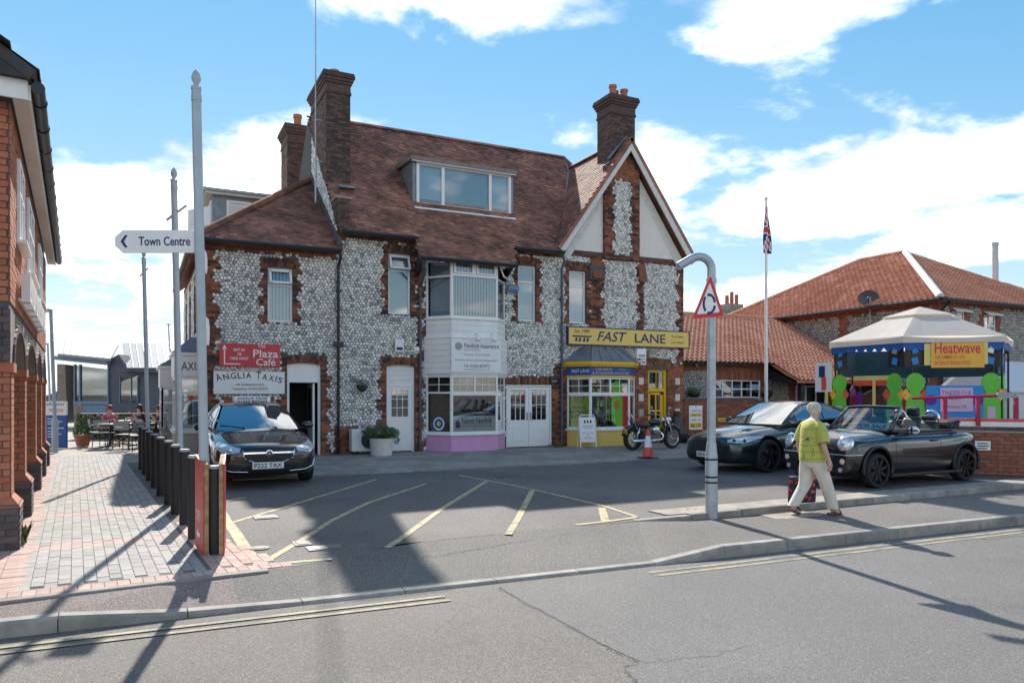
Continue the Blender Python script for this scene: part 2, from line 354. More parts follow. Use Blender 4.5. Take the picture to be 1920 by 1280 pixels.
# footway between the kerb and the forecourt, sloping down at the vehicle crossing
XA, XB, XC, XD = G(175, 1160, -0.05).x, G(400, 1140, -0.14).x, G(1241, 1050, -0.14).x, G(1365, 1030, -0.05).x
def lerp(a, b_, t): return a + (b_ - a) * max(0, min(1, t))
def kerb_top(x):
    k_ = math.floor((x + 9.0) / 0.91); a = -9.0 + 0.91 * k_; f_ = (x - a) / 0.91
    return kerb_top0(a) * (1 - f_) + kerb_top0(a + 0.91) * f_
def kerb_top0(x):
    if x < (XB + XC) / 2: return lerp(-0.05, -0.145, (x - XA) / (XB - XA))
    return lerp(-0.145, -0.045, (x - XC) / (XD - XC))
INY = -12.3
def back_z(x): return lerp(-0.005, -0.075, (x - 0.9) / 1.2)
def back_y(x): return lerp(-13.0, INY, (x + 3.6) / 1.5)
xs = [-60, -20, -12] + [-9 + 0.91 * i for i in range(28)] + [22, 30, 60]
def strip(x0, x1, mat, name):
    b = MB(); X = sorted(set([x0, x1] + [x for x in xs if x0 < x < x1]))
    for p, q in zip(X, X[1:]):
        b.face([(p, kerb_y(p) + 0.12, kerb_top(p)), (q, kerb_y(q) + 0.12, kerb_top(q)), (q, back_y(q), back_z(q)), (p, back_y(p), back_z(p))])
    return struct(b.build(name, mat))
strip(-60, -4.05, MT['pave_red'], 'footway_reddish'); strip(-4.05, 60, MT['pave'], 'footway')
# kerb stones
kerbs = struct(MB().build('kerb', MT['kerb']))
x = -9.0
while x < 16:
    x1 = x + 0.91; b = MB()
    a0, a1 = Vector((x + 0.004, kerb_y(x), 0)), Vector((x1 - 0.004, kerb_y(x1), 0)); n = Vector((0, 0.125, 0)); t = rnd()
    za, zb = kerb_top(x), kerb_top(x1); ch = 0.02
    P = lambda p, dy, z: (p.x, p.y + dy, z)
    ra = [P(a0, 0, ROADZ - 0.05), P(a0, 0.0, za - ch), P(a0, ch, za + 0.002), P(a0, 0.125, za + 0.002), P(a0, 0.125, ROADZ - 0.05)]
    rb = [P(a1, 0, ROADZ - 0.05), P(a1, 0.0, zb - ch), P(a1, ch, zb + 0.002), P(a1, 0.125, zb + 0.002), P(a1, 0.125, ROADZ - 0.05)]
    b.v = ra + rb; b.f = [(i, i + 1, i + 6, i + 5) for i in range(4)] + [(0, 4, 3, 2, 1), (5, 6, 7, 8, 9)]; b.t = [t] * 6
    b.build('kerb_stone', MT['kerb'], kerbs); x = x1
inner = struct(MB().build('inner_kerb', MT['kerb']))
x = 1.0
while x < 14:
    b = MB(); t = rnd(); z1 = lerp(0.0, 0.025, (x - 1) / 1.5)
    b.box(x + 0.004, x + 0.906, INY - 0.005, INY + 0.12, -0.2, z1, t); b.build('kerb_stone', MT['kerb'], inner, bevel=0.015); x += 0.91
b = MB(); b.box(1.6, 14, INY + 0.124, INY + 0.55, -0.1, 0.012); struct(b.build('kerb_haunch', MT['slab']))
# forecourt
b = MB(); b.face([(-5.0, -12.9, -0.007), (-3.5, -12.97, -0.007), (-2.2, back_y(-2.2), -0.007), (1.0, INY, -0.007), (40, INY + 0.12, -0.007), (40, 0, -0.007), (-5.6, 0, -0.007), (-5.2, -6, -0.007)])
struct(b.build('forecourt', MT['court']))
b = MB(); b.face([(-30, -3, -0.02), (-3, -3, -0.02), (-3, 60, -0.02), (-30, 60, -0.02)]); struct(b.build('alley_paving', MT['slab']))
# slab footpath along the house
slabs = struct(MB().build('slab_path', MT['slab']))
sm = []
for k in range(4):
    b = MB(); b.box(0.004, 0.596, 0.004, 0.596, -0.04, 0.018, [0.1, 0.35, 0.6, 0.95][k]); sm.append(b.mesh('slab', MT['slab']))
b = MB(); b.box(-3.2, 14.5, -5.05, -0.02, -0.05, 0.010); b.build('bedding', MT['joint'], slabs)
for j in range(8):
    x = -3.2 + (0.3 if j % 2 else 0)
    while x < 14.2:
        o = bpy.data.objects.new('slab', sm[int(rnd() * 4)]); C.objects.link(o); o.parent = slabs; o.location = (x, -5.0 + j * 0.6, ru(0, 0.004)); x += 0.6
b = MB(); x = -3.2
while x < 14:
    b = MB(); b.box(x, x + 0.9, -5.17, -5.04, -0.1, 0.022, rnd()); b.build('edging_stone', MT['kerb'], slabs, bevel=0.008); x += 0.91
# block paved path on the left
PO = Vector((-4.12, -12.95, 0)); PD_ = Vector((-0.067, 0.998, 0)).normalized(); PR = Vector((PD_.y, -PD_.x, 0))
path = struct(MB().build('block_paved_path', MT['joint']))
b = MB(); q = lambda u_, v_, z: PO + PR * u_ + PD_ * v_ + Vector((0, 0, z))
b.face([q(-4.5, 0, -0.008), q(0.7, 0, -0.008), q(0.35, 2.2, -0.008), q(-0.1, 3.2, -0.008), q(-0.1, 16, -0.008), q(-4.5, 16, -0.008)]); b.build('bedding', MT['joint'], path)
pm = {}
for key, mt in (('g', MT['paver']), ('r', MT['paver_red'])):
    for k in range(5):
        b = MB(); b.box(-0.047, 0.047, -0.097, 0.097, -0.03, 0, k / 4); pm[key, k] = b.mesh('paver', mt)
cells = []
def addp(u_, v_, key, rot):
    p = q(u_, v_, 0); r_ = p - CAM; cells.append((r_.length, p, key, rot))
for i in range(45):
    u_ = -0.05 - 0.1 * i - 0.1
    band = 15 <= i < 18
    if band: continue
    for j in range(78):
        v_ = 0.3 + 0.2 * j + (0.1 if i % 2 else 0)
        key = 'r' if any(abs(v_ - c_) < 0.16 for c_ in (2.2, 4.6, 7.2, 10.0)) else 'g'
        if u_ < -2.15 and v_ > 2.0: continue
        addp(u_, v_, key, 0)
for j in range(155):                                                     # red border laid crosswise
    for u_ in (-1.60, -1.80): addp(u_ - 0.05, 0.25 + 0.1 * j, 'r', 1)
for i in range(50): addp(0.6 - 0.1 * i, 0.1, 'r', 0)                     # red header course at the front
for j in range(30):
    for i in range(6):
        u_ = 0.05 + 0.1 * i - 0.06; v_ = 0.3 + 0.2 * (j // 2) + (0.1 if i % 2 else 0)
        if j % 2 == 0 and u_ < 0.62 - v_ * 0.2 and v_ < 3.2: addp(u_, v_, 'r', 0)
cells.sort(key=lambda c_: c_[0]); ang = math.atan2(PD_.y, PD_.x) - math.pi / 2
rest = {'g': MB(), 'r': MB()}
vis = 0
for d_, p, key, rot in cells:
    a_ = ang + (math.pi / 2 if rot else 0); p = p + Vector((0, 0, ru(-0.003, 0.002)))
    pr = p - CAM; inview = abs(pr.dot(RV) / pr.dot(FV)) < 0.69 if pr.dot(FV) > 0 else False
    if inview and vis < 300:
        vis += 1; o = bpy.data.objects.new('paver', pm[key, int(rnd() * 5)]); C.objects.link(o); o.parent = path; o.location = p; o.rotation_euler = (0, 0, a_)
    else:
        m_ = Matrix.Rotation(a_, 3, 'Z'); rest[key].obox(p - Vector((0, 0, 0.015)), m_ @ Vector((0.047, 0, 0)), m_ @ Vector((0, 0.097, 0)), (0, 0, 0.015), rnd())
stuff(rest['g'].build('grey_pavers', MT['paver'], path)); stuff(rest['r'].build('red_pavers', MT['paver_red'], path))
b = MB(); a0 = q(-4.5, -0.06, 0); a1 = q(0.40, -0.06, 0); b.obox((a0 + a1) / 2 - Vector((0, 0, 0.026)), (a1 - a0) / 2, (0, 0.05, 0), (0, 0, 0.03)); struct(b.build('path_edging', MT['kerb'], bevel=0.01))
# painted markings
def ribbon(pix, wd, z, mat, name, w2=None):
    P_ = [G(x_, y_, z) for x_, y_ in pix]; b = MB(); L = []
    for i, p in enumerate(P_):
        d = (P_[min(i + 1, len(P_) - 1)] - P_[max(0, i - 1)]); d.z = 0; d.normalize(); n = Vector((-d.y, d.x, 0)) * wd / 2
        L.append((p + n, p - n))
    for (a, c_), (d, e) in zip(L, L[1:]): b.face([a, d, e, c_])
    return struct(b.build(name, mat))
ZM = -0.004
for k, (pix, wd) in enumerate([([(416, 960), (424, 975), (441, 997), (465, 1035), (490, 1058)], 0.13), ([(490, 1058), (560, 1052), (622, 1047)], 0.075),
        ([(428, 981), (540, 948), (706, 898)], 0.075), ([(492, 1055), (560, 1015), (624, 974), (690, 942), (800, 906)], 0.08),
        ([(726, 1026), (760, 1003), (830, 952), (913, 901)], 0.085), ([(953, 1001), (972, 970), (998, 919)], 0.09),
        ([(860, 890), (971, 911), (1060, 931), (1137, 949), (1194, 968)], 0.075), ([(1128, 951), (1135, 976)], 0.11),
        ([(1080, 983), (1135, 977), (1194, 969)], 0.09), ([(414, 941), (458, 932)], 0.09)]):
    ribbon(pix, wd, ZM + 0.0005 * k, MT['yellow'], 'yellow_hatch_line')
def crack(pix, z, wd=0.012):
    P_ = [G(x_, y_, z) for x_, y_ in pix]; L = []; n = 14; b = MB()
    for a, c_ in zip(P_, P_[1:]):
        for i in range(n): L.append(a.lerp(c_, i / n) + Vector((ru(-.03, .03), ru(-.03, .03), 0)))
    for p, q_ in zip(L, L[1:]):
        d = (q_ - p).normalized(); n_ = Vector((-d.y, d.x, 0)) * wd * ru(.3, 1); b.face([p + n_, q_ + n_, q_ - n_, p - n_])
    struct(b.build('surface_crack', MT['joint']))
crack([(935, 1100), (985, 1130), (1060, 1168), (1130, 1208), (1200, 1240), (1168, 1250), (1205, 1290)], ROADZ + 0.0055, 0.005); crack([(1200, 1240), (1320, 1232), (1420, 1205)], ROADZ + 0.0055, 0.003); crack([(640, 1052), (860, 1022), (1090, 992)], -0.003, 0.006); crack([(403, 1080), (405, 1140)], -0.02, 0.008) if False else None
crack([(700, 900), (712, 912), (705, 925)], 0.002, .008); crack([(1000, 905), (1090, 898), (1160, 905)], 0.002, .008); crack([(1780, 1003), (1850, 1010), (1925, 1003)], ROADZ + .007, .012)
for off in (0.22, 0.36):                                                   # double yellow lines along the kerb
    for x0, x1 in ((-12, XB + 1.9), (XC - 0.4, 20)):
        b = MB(); n = 24
        for i in range(n):
            p, q_ = x0 + (x1 - x0) * i / n, x0 + (x1 - x0) * (i + 1) / n
            b.face([(p, kerb_y(p) - off, ROADZ + 0.008), (q_, kerb_y(q_) - off, ROADZ + 0.008), (q_, kerb_y(q_) - off - 0.055, ROADZ + 0.008), (p, kerb_y(p) - off - 0.055, ROADZ + 0.008)])
        struct(b.build('double_yellow_line', MT['dyellow']))
# covers in the ground
def cover(px, py, w_, h_, mat, label, name='manhole_cover', round_=False, rot=0.0, z=0.0):
    p = G(px, py, z); t = thing(name, label, 'manhole cover' if 'grate' not in name else 'drain grate', (p.x, p.y, z), rot)
    b = MB()
    if round_: b.lathe([(w_ / 2, -0.02), (w_ / 2, 0.006)], n=24)
    else: b.box(-w_ / 2, w_ / 2, -h_ / 2, h_ / 2, -0.02, 0.006)
    b.build('frame', mat, t); b = MB()
    if name == 'drain_grate':
        for i in range(9): b.box(-w_ / 2 + 0.03 + i * (w_ - 0.06) / 9, -w_ / 2 + 0.055 + i * (w_ - 0.06) / 9, -h_ / 2 + 0.03, h_ / 2 - 0.03, 0.004, 0.014)
        b.build('bars', MT['iron'], t)
    elif round_: b.lathe([(w_ / 2 - 0.03, 0), (w_ / 2 - 0.03, 0.011)], n=24); b.build('lid', mat, t)
    else: b.box(-w_ / 2 + 0.03, w_ / 2 - 0.03, -h_ / 2 + 0.03, h_ / 2 - 0.03, 0, 0.011); b.build('lid', mat, t)
    return t
cover(487, 1027, 0.2, 0.2, MT['palecover'], 'small round pale cover inside the yellow hatching', round_=True)
cover(566, 1018, 0.18, 0.26, MT['palecover'], 'small pale square cover on a yellow line')
cover(608, 1026, 0.36, 0.22, MT['iron'], 'long dark rectangular cover in the chimney shadow')
cover(498, 969, 0.30, 0.28, MT['palecover'], 'pale rectangular cover beside the taxi')
cover(962, 893, 0.6, 0.40, MT['iron'], 'black iron gully grate in the forecourt', 'drain_grate')
p = G(1477, 962, -0.07); b = MB(); pts = [G(1414, 963, -0.07), G(1458, 974, -0.07), G(1545, 966, -0.07), G(1480, 953, -0.07)]
b.prism([Vector((v.x, v.y, -0.075 + 0.012)) for v in pts], (0, 0, -0.03)); o = b.build('pavement_hatch', MT['slab']); tag(o, 'pale concrete inspection slab under the walking woman', 'slab')
# ================================================================== FLINT HOUSE
house = thing('flint_house', 'two storey flint and red brick house with shops, tall chimneys and clay tile roof', 'house')
EX = {}                                                    # rectangles kept free of flints, per wall
FRONT = lambda u_, v_, h: (u_, -h, v_)
SIDE = lambda u_, v_, h: (-3.31 - h, u_, v_)
def bricks(b, mp, key, u0, u1, v0, v1, proud=0.014, bias=0.5, spread=0.5, L=0.225, Hh=0.075, off=0, excl=True):
    n = max(1, round((v1 - v0) / Hh)); hh = (v1 - v0) / n
    if excl: EX.setdefault(key, []).append((u0 + .02, u1 - .02, v0 + .01, v1 - .01))
    for j in range(n):
        u_ = u0 - (L / 2 if (j + off) % 2 else 0)
        while u_ < u1 - 0.01:
            a, c_ = max(u_, u0), min(u_ + L, u1)
            if c_ - a > 0.03:
                t = max(0, min(1, bias + ru(-spread, spread))); pr = proud + ru(-0.003, 0.003)
                P_ = [mp(a + 0.005, v0 + j * hh + 0.005, pr), mp(c_ - 0.005, v0 + j * hh + 0.005, pr), mp(c_ - 0.005, v0 + (j + 1) * hh - 0.005, pr), mp(a + 0.005, v0 + (j + 1) * hh - 0.005, pr)]
                Q_ = [mp(a + 0.005, v0 + j * hh + 0.005, -0.005), mp(c_ - 0.005, v0 + j * hh + 0.005, -0.005), mp(c_ - 0.005, v0 + (j + 1) * hh - 0.005, -0.005), mp(a + 0.005, v0 + (j + 1) * hh - 0.005, -0.005)]
                b.face(P_, t)
                for i in range(4): b.face([P_[i], Q_[i], Q_[(i + 1) % 4], P_[(i + 1) % 4]], t)
            u_ += L
def quoin(b, mp, key, u0, v0, v1, w1, w2, side, bias=0.5, spread=0.5, step=4):
    """toothed brick strip growing from u0 to the right (side 1) or left (-1)"""
    hh = 0.075; j = 0; v_ = v0
    while v_ < v1 - 0.02:
        ve = min(v1, v_ + hh * step); w_ = w1 if j % 2 else w2
        bricks(b, mp, key, u0 if side > 0 else u0 - w_, u0 + w_ if side > 0 else u0, v_, ve, bias=bias, spread=spread); v_ = ve; j += 1
def arch(b, mp, key, u0, u1, vs_, rise, rings=2, bias=0.35, excl=True, ext=0.0):
    """segmental arch of bricks on edge over an opening"""
    w_ = (u1 - u0) / 2 + ext; cu = (u0 + u1) / 2; r = (w_ * w_ + rise * rise) / (2 * rise); cv = vs_ + rise - r; half = math.asin(w_ / r)
    for k in range(rings):
        r0 = r + k * 0.112; n = max(5, int(2 * half * r0 / 0.075))
        for i in range(n):
            a0 = -half + 2 * half * i / n + 0.004 / r0; a1 = -half + 2 * half * (i + 1) / n - 0.004 / r0; t = max(0, min(1, bias + ru(-0.4, 0.4)))
            pp = [(cu + math.sin(a) * q_, cv + math.cos(a) * q_) for a, q_ in ((a0, r0 + 0.004), (a1, r0 + 0.004), (a1, r0 + 0.108), (a0, r0 + 0.108))]
            P_ = [mp(x_, y_, 0.016) for x_, y_ in pp]; Q_ = [mp(x_, y_, -0.005) for x_, y_ in pp]; b.face(P_, t)
            for m_ in range(4): b.face([P_[m_], Q_[m_], Q_[(m_ + 1) % 4], P_[(m_ + 1) % 4]], t)
    if excl: EX.setdefault(key, []).append((u0 - ext, u1 + ext, vs_, vs_ + rise + 0.112 * rings))
def flints(mp, key, u0, u1, v0, v1, size=0.092, inside=None, lo=0.25, hi=1.0):
    b = MB(); dx = size; dy = size * 0.86; nu = int((u1 - u0) / dx) + 3; nv = int((v1 - v0) / dy) + 3; P_ = {}
    for j in range(-1, nv + 1):
        for i in range(-1, nu + 1):
            P_[i, j] = (u0 + (i + (0.5 if j % 2 else 0)) * dx + ru(-0.36, 0.36) * dx, v0 + j * dy + ru(-0.36, 0.36) * dy)
    ex = EX.get(key, [])
    for j in range(nv):
        for i in range(nu):
            c_ = P_[i, j]
            if not (u0 <= c_[0] <= u1 and v0 <= c_[1] <= v1): continue
            if inside and not inside(*c_): continue
            g = 0.012
            if any(a - g < c_[0] < d + g and e - g < c_[1] < f_ + g for a, d, e, f_ in ex): continue
            o_ = 1 if j % 2 else 0
            nb = [(i + 1, j), (i + o_, j + 1), (i + o_ - 1, j + 1), (i - 1, j), (i + o_ - 1, j - 1), (i + o_, j - 1)]
            if any(k not in P_ for k in nb): continue
            N_ = [P_[k] for k in nb]; ring = []
            for k in range(6):
                a, d = N_[k], N_[(k + 1) % 6]; m_ = ((a[0] + d[0]) / 2, (a[1] + d[1]) / 2)
                ring.append(((c_[0] + a[0] + d[0]) / 3, (c_[1] + a[1] + d[1]) / 3)); ring.append(((c_[0] + d[0]) / 2 * 0.985 + c_[0] * 0.015, (c_[1] + d[1]) / 2 * 0.985 + c_[1] * 0.015))
            s_ = ru(0.86, 0.96); t = lo + (hi - lo) * (rnd() ** 0.8) if rnd() > 0.1 else ru(0, 0.3); hgt = ru(0.018, 0.034)
            R0 = [mp(c_[0] + (x_ - c_[0]) * s_, c_[1] + (y_ - c_[1]) * s_, -0.004) for x_, y_ in ring]
            R1 = [mp(c_[0] + (x_ - c_[0]) * s_ * 0.86, c_[1] + (y_ - c_[1]) * s_ * 0.86, hgt * 0.65) for x_, y_ in ring]
            R2 = [mp(c_[0] + (x_ - c_[0]) * s_ * 0.55, c_[1] + (y_ - c_[1]) * s_ * 0.5, hgt) for x_, y_ in ring]
            base = len(b.v); b.v += R0 + R1
            for k in range(12):
                k2 = (k + 1) % 12; b.f.append((base + k, base + k2, base + 12 + k2, base + 12 + k)); b.t.append(t)
            b.v.append(mp(c_[0], c_[1], hgt)); cc_ = len(b.v) - 1
            for k in range(12): b.f.append((base + 12 + k, base + 12 + (k + 1) % 12, cc_)); b.t.append(t)
    return b
def fbuild(b, parent, mat=None):
    o = b.build('flints', mat or MT['flint'], parent); o.data.polygons.foreach_set('use_smooth', [True] * len(o.data.polygons)); return stuff(o)
def wallgrid(b, u0, u1, v0, v1, holes, mp, th):
    us = sorted(set([u0, u1] + [h for q_ in holes for h in q_[:2] if u0 < h < u1])); vs_ = sorted(set([v0, v1] + [h for q_ in holes for h in q_[2:] if v0 < h < v1]))
    def hole(i, j):
        if i < 0 or j < 0 or i >= len(us) - 1 or j >= len(vs_) - 1: return True
        cu, cv = (us[i] + us[i + 1]) / 2, (vs_[j] + vs_[j + 1]) / 2
        return any(a < cu < c_ and d < cv < e for a, c_, d, e in holes)
    for i in range(len(us) - 1):
        for j in range(len(vs_) - 1):
            if hole(i, j): continue
            a, c_, d, e = us[i], us[i + 1], vs_[j], vs_[j + 1]
            b.face([mp(a, d, 0), mp(c_, d, 0), mp(c_, e, 0), mp(a, e, 0)]); b.face([mp(a, d, -th), mp(a, e, -th), mp(c_, e, -th), mp(c_, d, -th)])
            for (di, dj, p, q_) in ((-1, 0, (a, d), (a, e)), (1, 0, (c_, d), (c_, e)), (0, -1, (a, d), (c_, d)), (0, 1, (a, e), (c_, e))):
                if hole(i + di, j + dj): b.face([mp(*p, 0), mp(*q_, 0), mp(*q_, -th), mp(*p, -th)])
W1, W2, W3, W4 = (-1.81, -1.17, 3.53, 4.96), (1.44, 2.10, 3.89, 5.60), (5.52, 6.15, 3.87, 5.58), (7.33, 7.97, 3.88, 5.55)
D1, D2, DD, YD = (-1.32, -0.43, 0, 2.47), (1.39, 2.23, 0, 2.47), (5.12, 6.71, 0, 1.93), (10.39, 11.19, 0, 2.45)
BAY1, BAY2 = (2.55, 5.08, 0, 5.75), (7.25, 9.85, 0.0, 2.62)
holes = [W1, W2, W3, W4, D1, D2, DD, YD, BAY1, BAY2]
b = MB(); wallgrid(b, -3.31, 0, 0, 5.5, holes, FRONT, 0.3); wallgrid(b, 0, 11.88, 0, 6.15, holes, FRONT, 0.3)
SW = [(3.6, 4.2, 3.4, 4.9), (6.0, 6.6, 3.4, 4.9), (8.2, 8.8, 3.4, 4.9)]
wallgrid(b, 0.3, 10.3, 0, 5.5, SW, SIDE, 0.3)
b.box(11.58, 11.88, 0.3, 8.2, 0, 6.15); b.box(-3.0, 11.6, 8.0, 8.3, 0, 6.15); b.box(-3.3, -0.01, 10.0, 10.3, 0, 5.5)
b.prism([(0.0, 0.3, 5.0), (0.0, 8.0, 5.0), (0.0, 8.0, 6.1), (0.0, 4.0, 10.35), (0.0, 0.3, 6.5)], (0.3, 0, 0))
b.prism([(6.95, 0.0, 6.15), (11.9, 0.0, 6.15), (9.47, 0.0, 9.6)], (0, 0.3, 0))
b.build('wall', MT['mortar'], house)
b = MB(); b.box(-3.0, 11.5, 2.6, 2.75, 0, 5.6); b.box(-3.0, 11.5, 0.32, 2.6, 2.95, 3.1); b.box(-3.0, 11.5, 0.32, 7.9, 5.62, 5.7); b.box(-3.0, 11.5, 0.3, 2.6, 0.0, 0.03)
for x_ in (0.1, 2.4, 5.3, 7.1, 10.1): b.box(x_, x_ + 0.1, 0.32, 2.6, 0.03, 5.6)
b.build('inside_walls', MT['mid'], house)
# bricks
b = MB(); K = 'front'
for hl in holes: EX.setdefault(K, []).append(hl)
quoin(b, FRONT, K, -3.31, 0, 5.35, 0.20, 0.34, 1, bias=0.38)
for (a, c_, d, e), drop in ((W1, 0.06), (W2, 0.06), (W3, 0.06), (W4, 0.06)):
    for sd_ in (-1, 1): quoin(b, FRONT, K, a if sd_ < 0 else c_, d - 0.05, e + 0.02, 0.13, 0.21, sd_, bias=0.33, step=3)
    arch(b, FRONT, K, a - 0.10, c_ + 0.10, e - 0.05, 0.09, bias=0.25, ext=0.04)
for a, c_, d, e in (D1, D2):
    quoin(b, FRONT, K, a, 0, e - 0.1, 0.16, 0.27, -1); quoin(b, FRONT, K, c_, 0, e - 0.1, 0.16, 0.27, 1); arch(b, FRONT, K, a - 0.08, c_ + 0.08, e - 0.10, 0.10, bias=0.3, ext=0.06)
bricks(b, FRONT, K, DD[0], DD[1] + 0.42, 1.94, 2.17, Hh=0.23, L=0.078, bias=0.4)                     # soldier course over double door
quoin(b, FRONT, K, DD[1], 0, 1.94, 0.42, 0.42, 1, bias=0.4); quoin(b, FRONT, K, DD[1] + 0.05, 2.2, 2.6, 0.3, 0.4, 1, bias=0.3)
bricks(b, FRONT, K, -3.31 + 0.42, -1.66, 0.0, 1.55, bias=0.7, spread=0.3); bricks(b, FRONT, K, -0.09, 0.55, 0, 0.75, bias=0.6)
quoin(b, FRONT, K, 2.28, 2.6, 5.95, 0.14, 0.26, 1, bias=0.4); quoin(b, FRONT, K, 7.1, 0, 2.5, 0.15, 0.15, 1, bias=0.3)
bricks(b, FRONT, K, -3.31, 0, 5.33, 5.5, bias=0.6, spread=0.3); bricks(b, FRONT, K, 0.0, 2.3, 5.92, 6.15, bias=0.55, spread=0.35)
bricks(b, FRONT, K, 5.5, 7.1, 5.92, 6.15, bias=0.55); bricks(b, FRONT, K, 7.0, 11.88, 6.0, 6.15, bias=0.25, spread=0.2)
quoin(b, FRONT, K, 11.88, 2.7, 6.0, 0.2, 0.33, -1, bias=0.35); quoin(b, FRONT, K, 0.0, 5.5, 6.05, 0.28, 0.16, 1)
# brickwork round the yellow door with single flint blocks
EX[K].append((10.98, 11.2, 0.0, 0.0))
for a, c_ in ((9.85, 10.39), (11.19, 11.88)): bricks(b, FRONT, K, a, c_, 0, 2.66, bias=0.62, spread=0.35)
arch(b, FRONT, K, YD[0] - 0.08, YD[1] + 0.08, YD[3] + 0.02, 0.13, bias=0.35, ext=0.08)
# pilaster of the gable
PL, PRR = 8.59, 9.96
for (za, zb, wl, pj) in ((3.78, 6.15, 0.0, 0.06),):
    quoin(b, FRONT, K, 8.12, 3.78, 6.0, 0.42, 0.54, 1, bias=0.33); quoin(b, FRONT, K, 10.22, 3.78, 6.0, 0.20, 0.32, -1, bias=0.3)
b.build('brickwork', MT['brick'], house)['kind'] = 'stuff'
# raised pilaster with flint panel in the gable
PIL = lambda u_, v_, h: (u_, -0.12 - h, v_)
b = MB(); b.box(PL, PRR, -0.12, 0.0, 6.02, 9.0); b.prism([(PL, -0.12, 9.0), (PRR, -0.12, 9.0), (9.47, -0.12, 9.62)], (0, 0.12, 0)); b.box(8.05, 8.62, -0.10, 0, 5.3, 5.75); b.build('pilaster_core', MT['mortar'], house)
b = MB(); quoin(b, PIL, 'pil', PL, 6.0, 8.6, 0.30, 0.40, 1, bias=0.35); quoin(b, PIL, 'pil', PRR, 6.0, 8.6, 0.30, 0.40, -1, bias=0.3)
bricks(b, PIL, 'pil', PL, PRR, 8.6, 9.0, bias=0.75, spread=0.25); bricks(b, PIL, 'pil', 9.0, 9.75, 9.0, 9.3, bias=0.75, spread=0.25); bricks(b, PIL, 'pil', PL, PRR, 6.0, 6.16, bias=0.2)
for k in range(34):
    for sx_, yy in ((PL, -0.12), ): b.box(sx_ - 0.012, sx_, -0.125, 0.0, 6.03 + k * 0.075, 6.095 + k * 0.075, ru(0, 0.8))
for x0, x1 in ((8.14, 8.56), (9.98, 10.26)):
    b.prism([(x0, -0.16, 5.35), (x1, -0.16, 5.35), (x1, -0.02, 5.95), (x0, -0.02, 5.95)], (0, 0.05, 0), 0.5)
b.build('pilaster_brick', MT['brick'], house)['kind'] = 'stuff'
fb = flints(PIL, 'pil', PL + 0.3, PRR - 0.3, 6.16, 8.6, lo=0.3); fbuild(fb, house)
fb = flints(FRONT, K, -3.3, 11.86, 0.02, 6.0, inside=lambda u_, v_: (v_ < 5.32 if u_ < 0 else True)); fbuild(fb, house)
for x_ in (10.0, 11.52):                                    # single flint blocks in the doorway piers
    for z_ in (0.9, 1.4, 1.95): b = MB(); b.box(x_, x_ + 0.2, -0.03, 0, z_, z_ + 0.24, rnd()); b.build('flint_block', MT['flint'], house, bevel=0.02)
# gable: render panels, barge boards
for pp in ([(7.05, -0.03, 6.2), (PL - 0.01, -0.03, 6.2), (PL - 0.01, -0.03, 8.3)], [(PRR + 0.01, -0.03, 6.2), (11.85, -0.03, 6.2), (PRR + 0.01, -0.03, 8.85)]):
    b = MB(); b.prism(pp, (0, 0.03, 0)); b.build('render_panel', MT['render'], house)
GA = Vector((9.47, 0, 9.95)); GP = 1.38
for sd_ in (-1, 1):
    b = MB(); e = Vector((9.47 + sd_ * 2.72, 0, 9.95 - 2.72 * GP)); d = (e - GA).normalized(); nn = Vector((-d.z, 0, d.x)) * (1 if sd_ > 0 else -1)
    nn = nn if nn.z < 0 else -nn
    b.prism([GA + Vector((0, -0.34, 0)), e + Vector((0, -0.34, 0)), e + Vector((0, -0.34, -0.02)) + nn * 0.26 , GA + Vector((0, -0.34, -0.42))], (0, 0.045, 0)); b.build('barge_board', MT['oldwhite'], house, bevel=0.006)
    b = MB(); b.prism([GA + Vector((0, -0.29, -0.08)), e + Vector((0, -0.29, 0.02)), e + Vector((0, -0.02, 0.02)), GA + Vector((0, -0.02, -0.08))], (0, 0, -0.03)); b.build('soffit', MT['oldwhite'], house)
    b = MB(); f0 = GA + Vector((0, -0.04, -0.42)); f1 = e + Vector((-sd_ * 0.12, -0.04, -0.02)) + nn * 0.3
    b.prism([f0, f1, f1 + nn * 0.22, f0 + Vector((0, 0, -0.35))], (0, 0.03, 0)); b.build('inner_board', MT['oldwhite'], house)
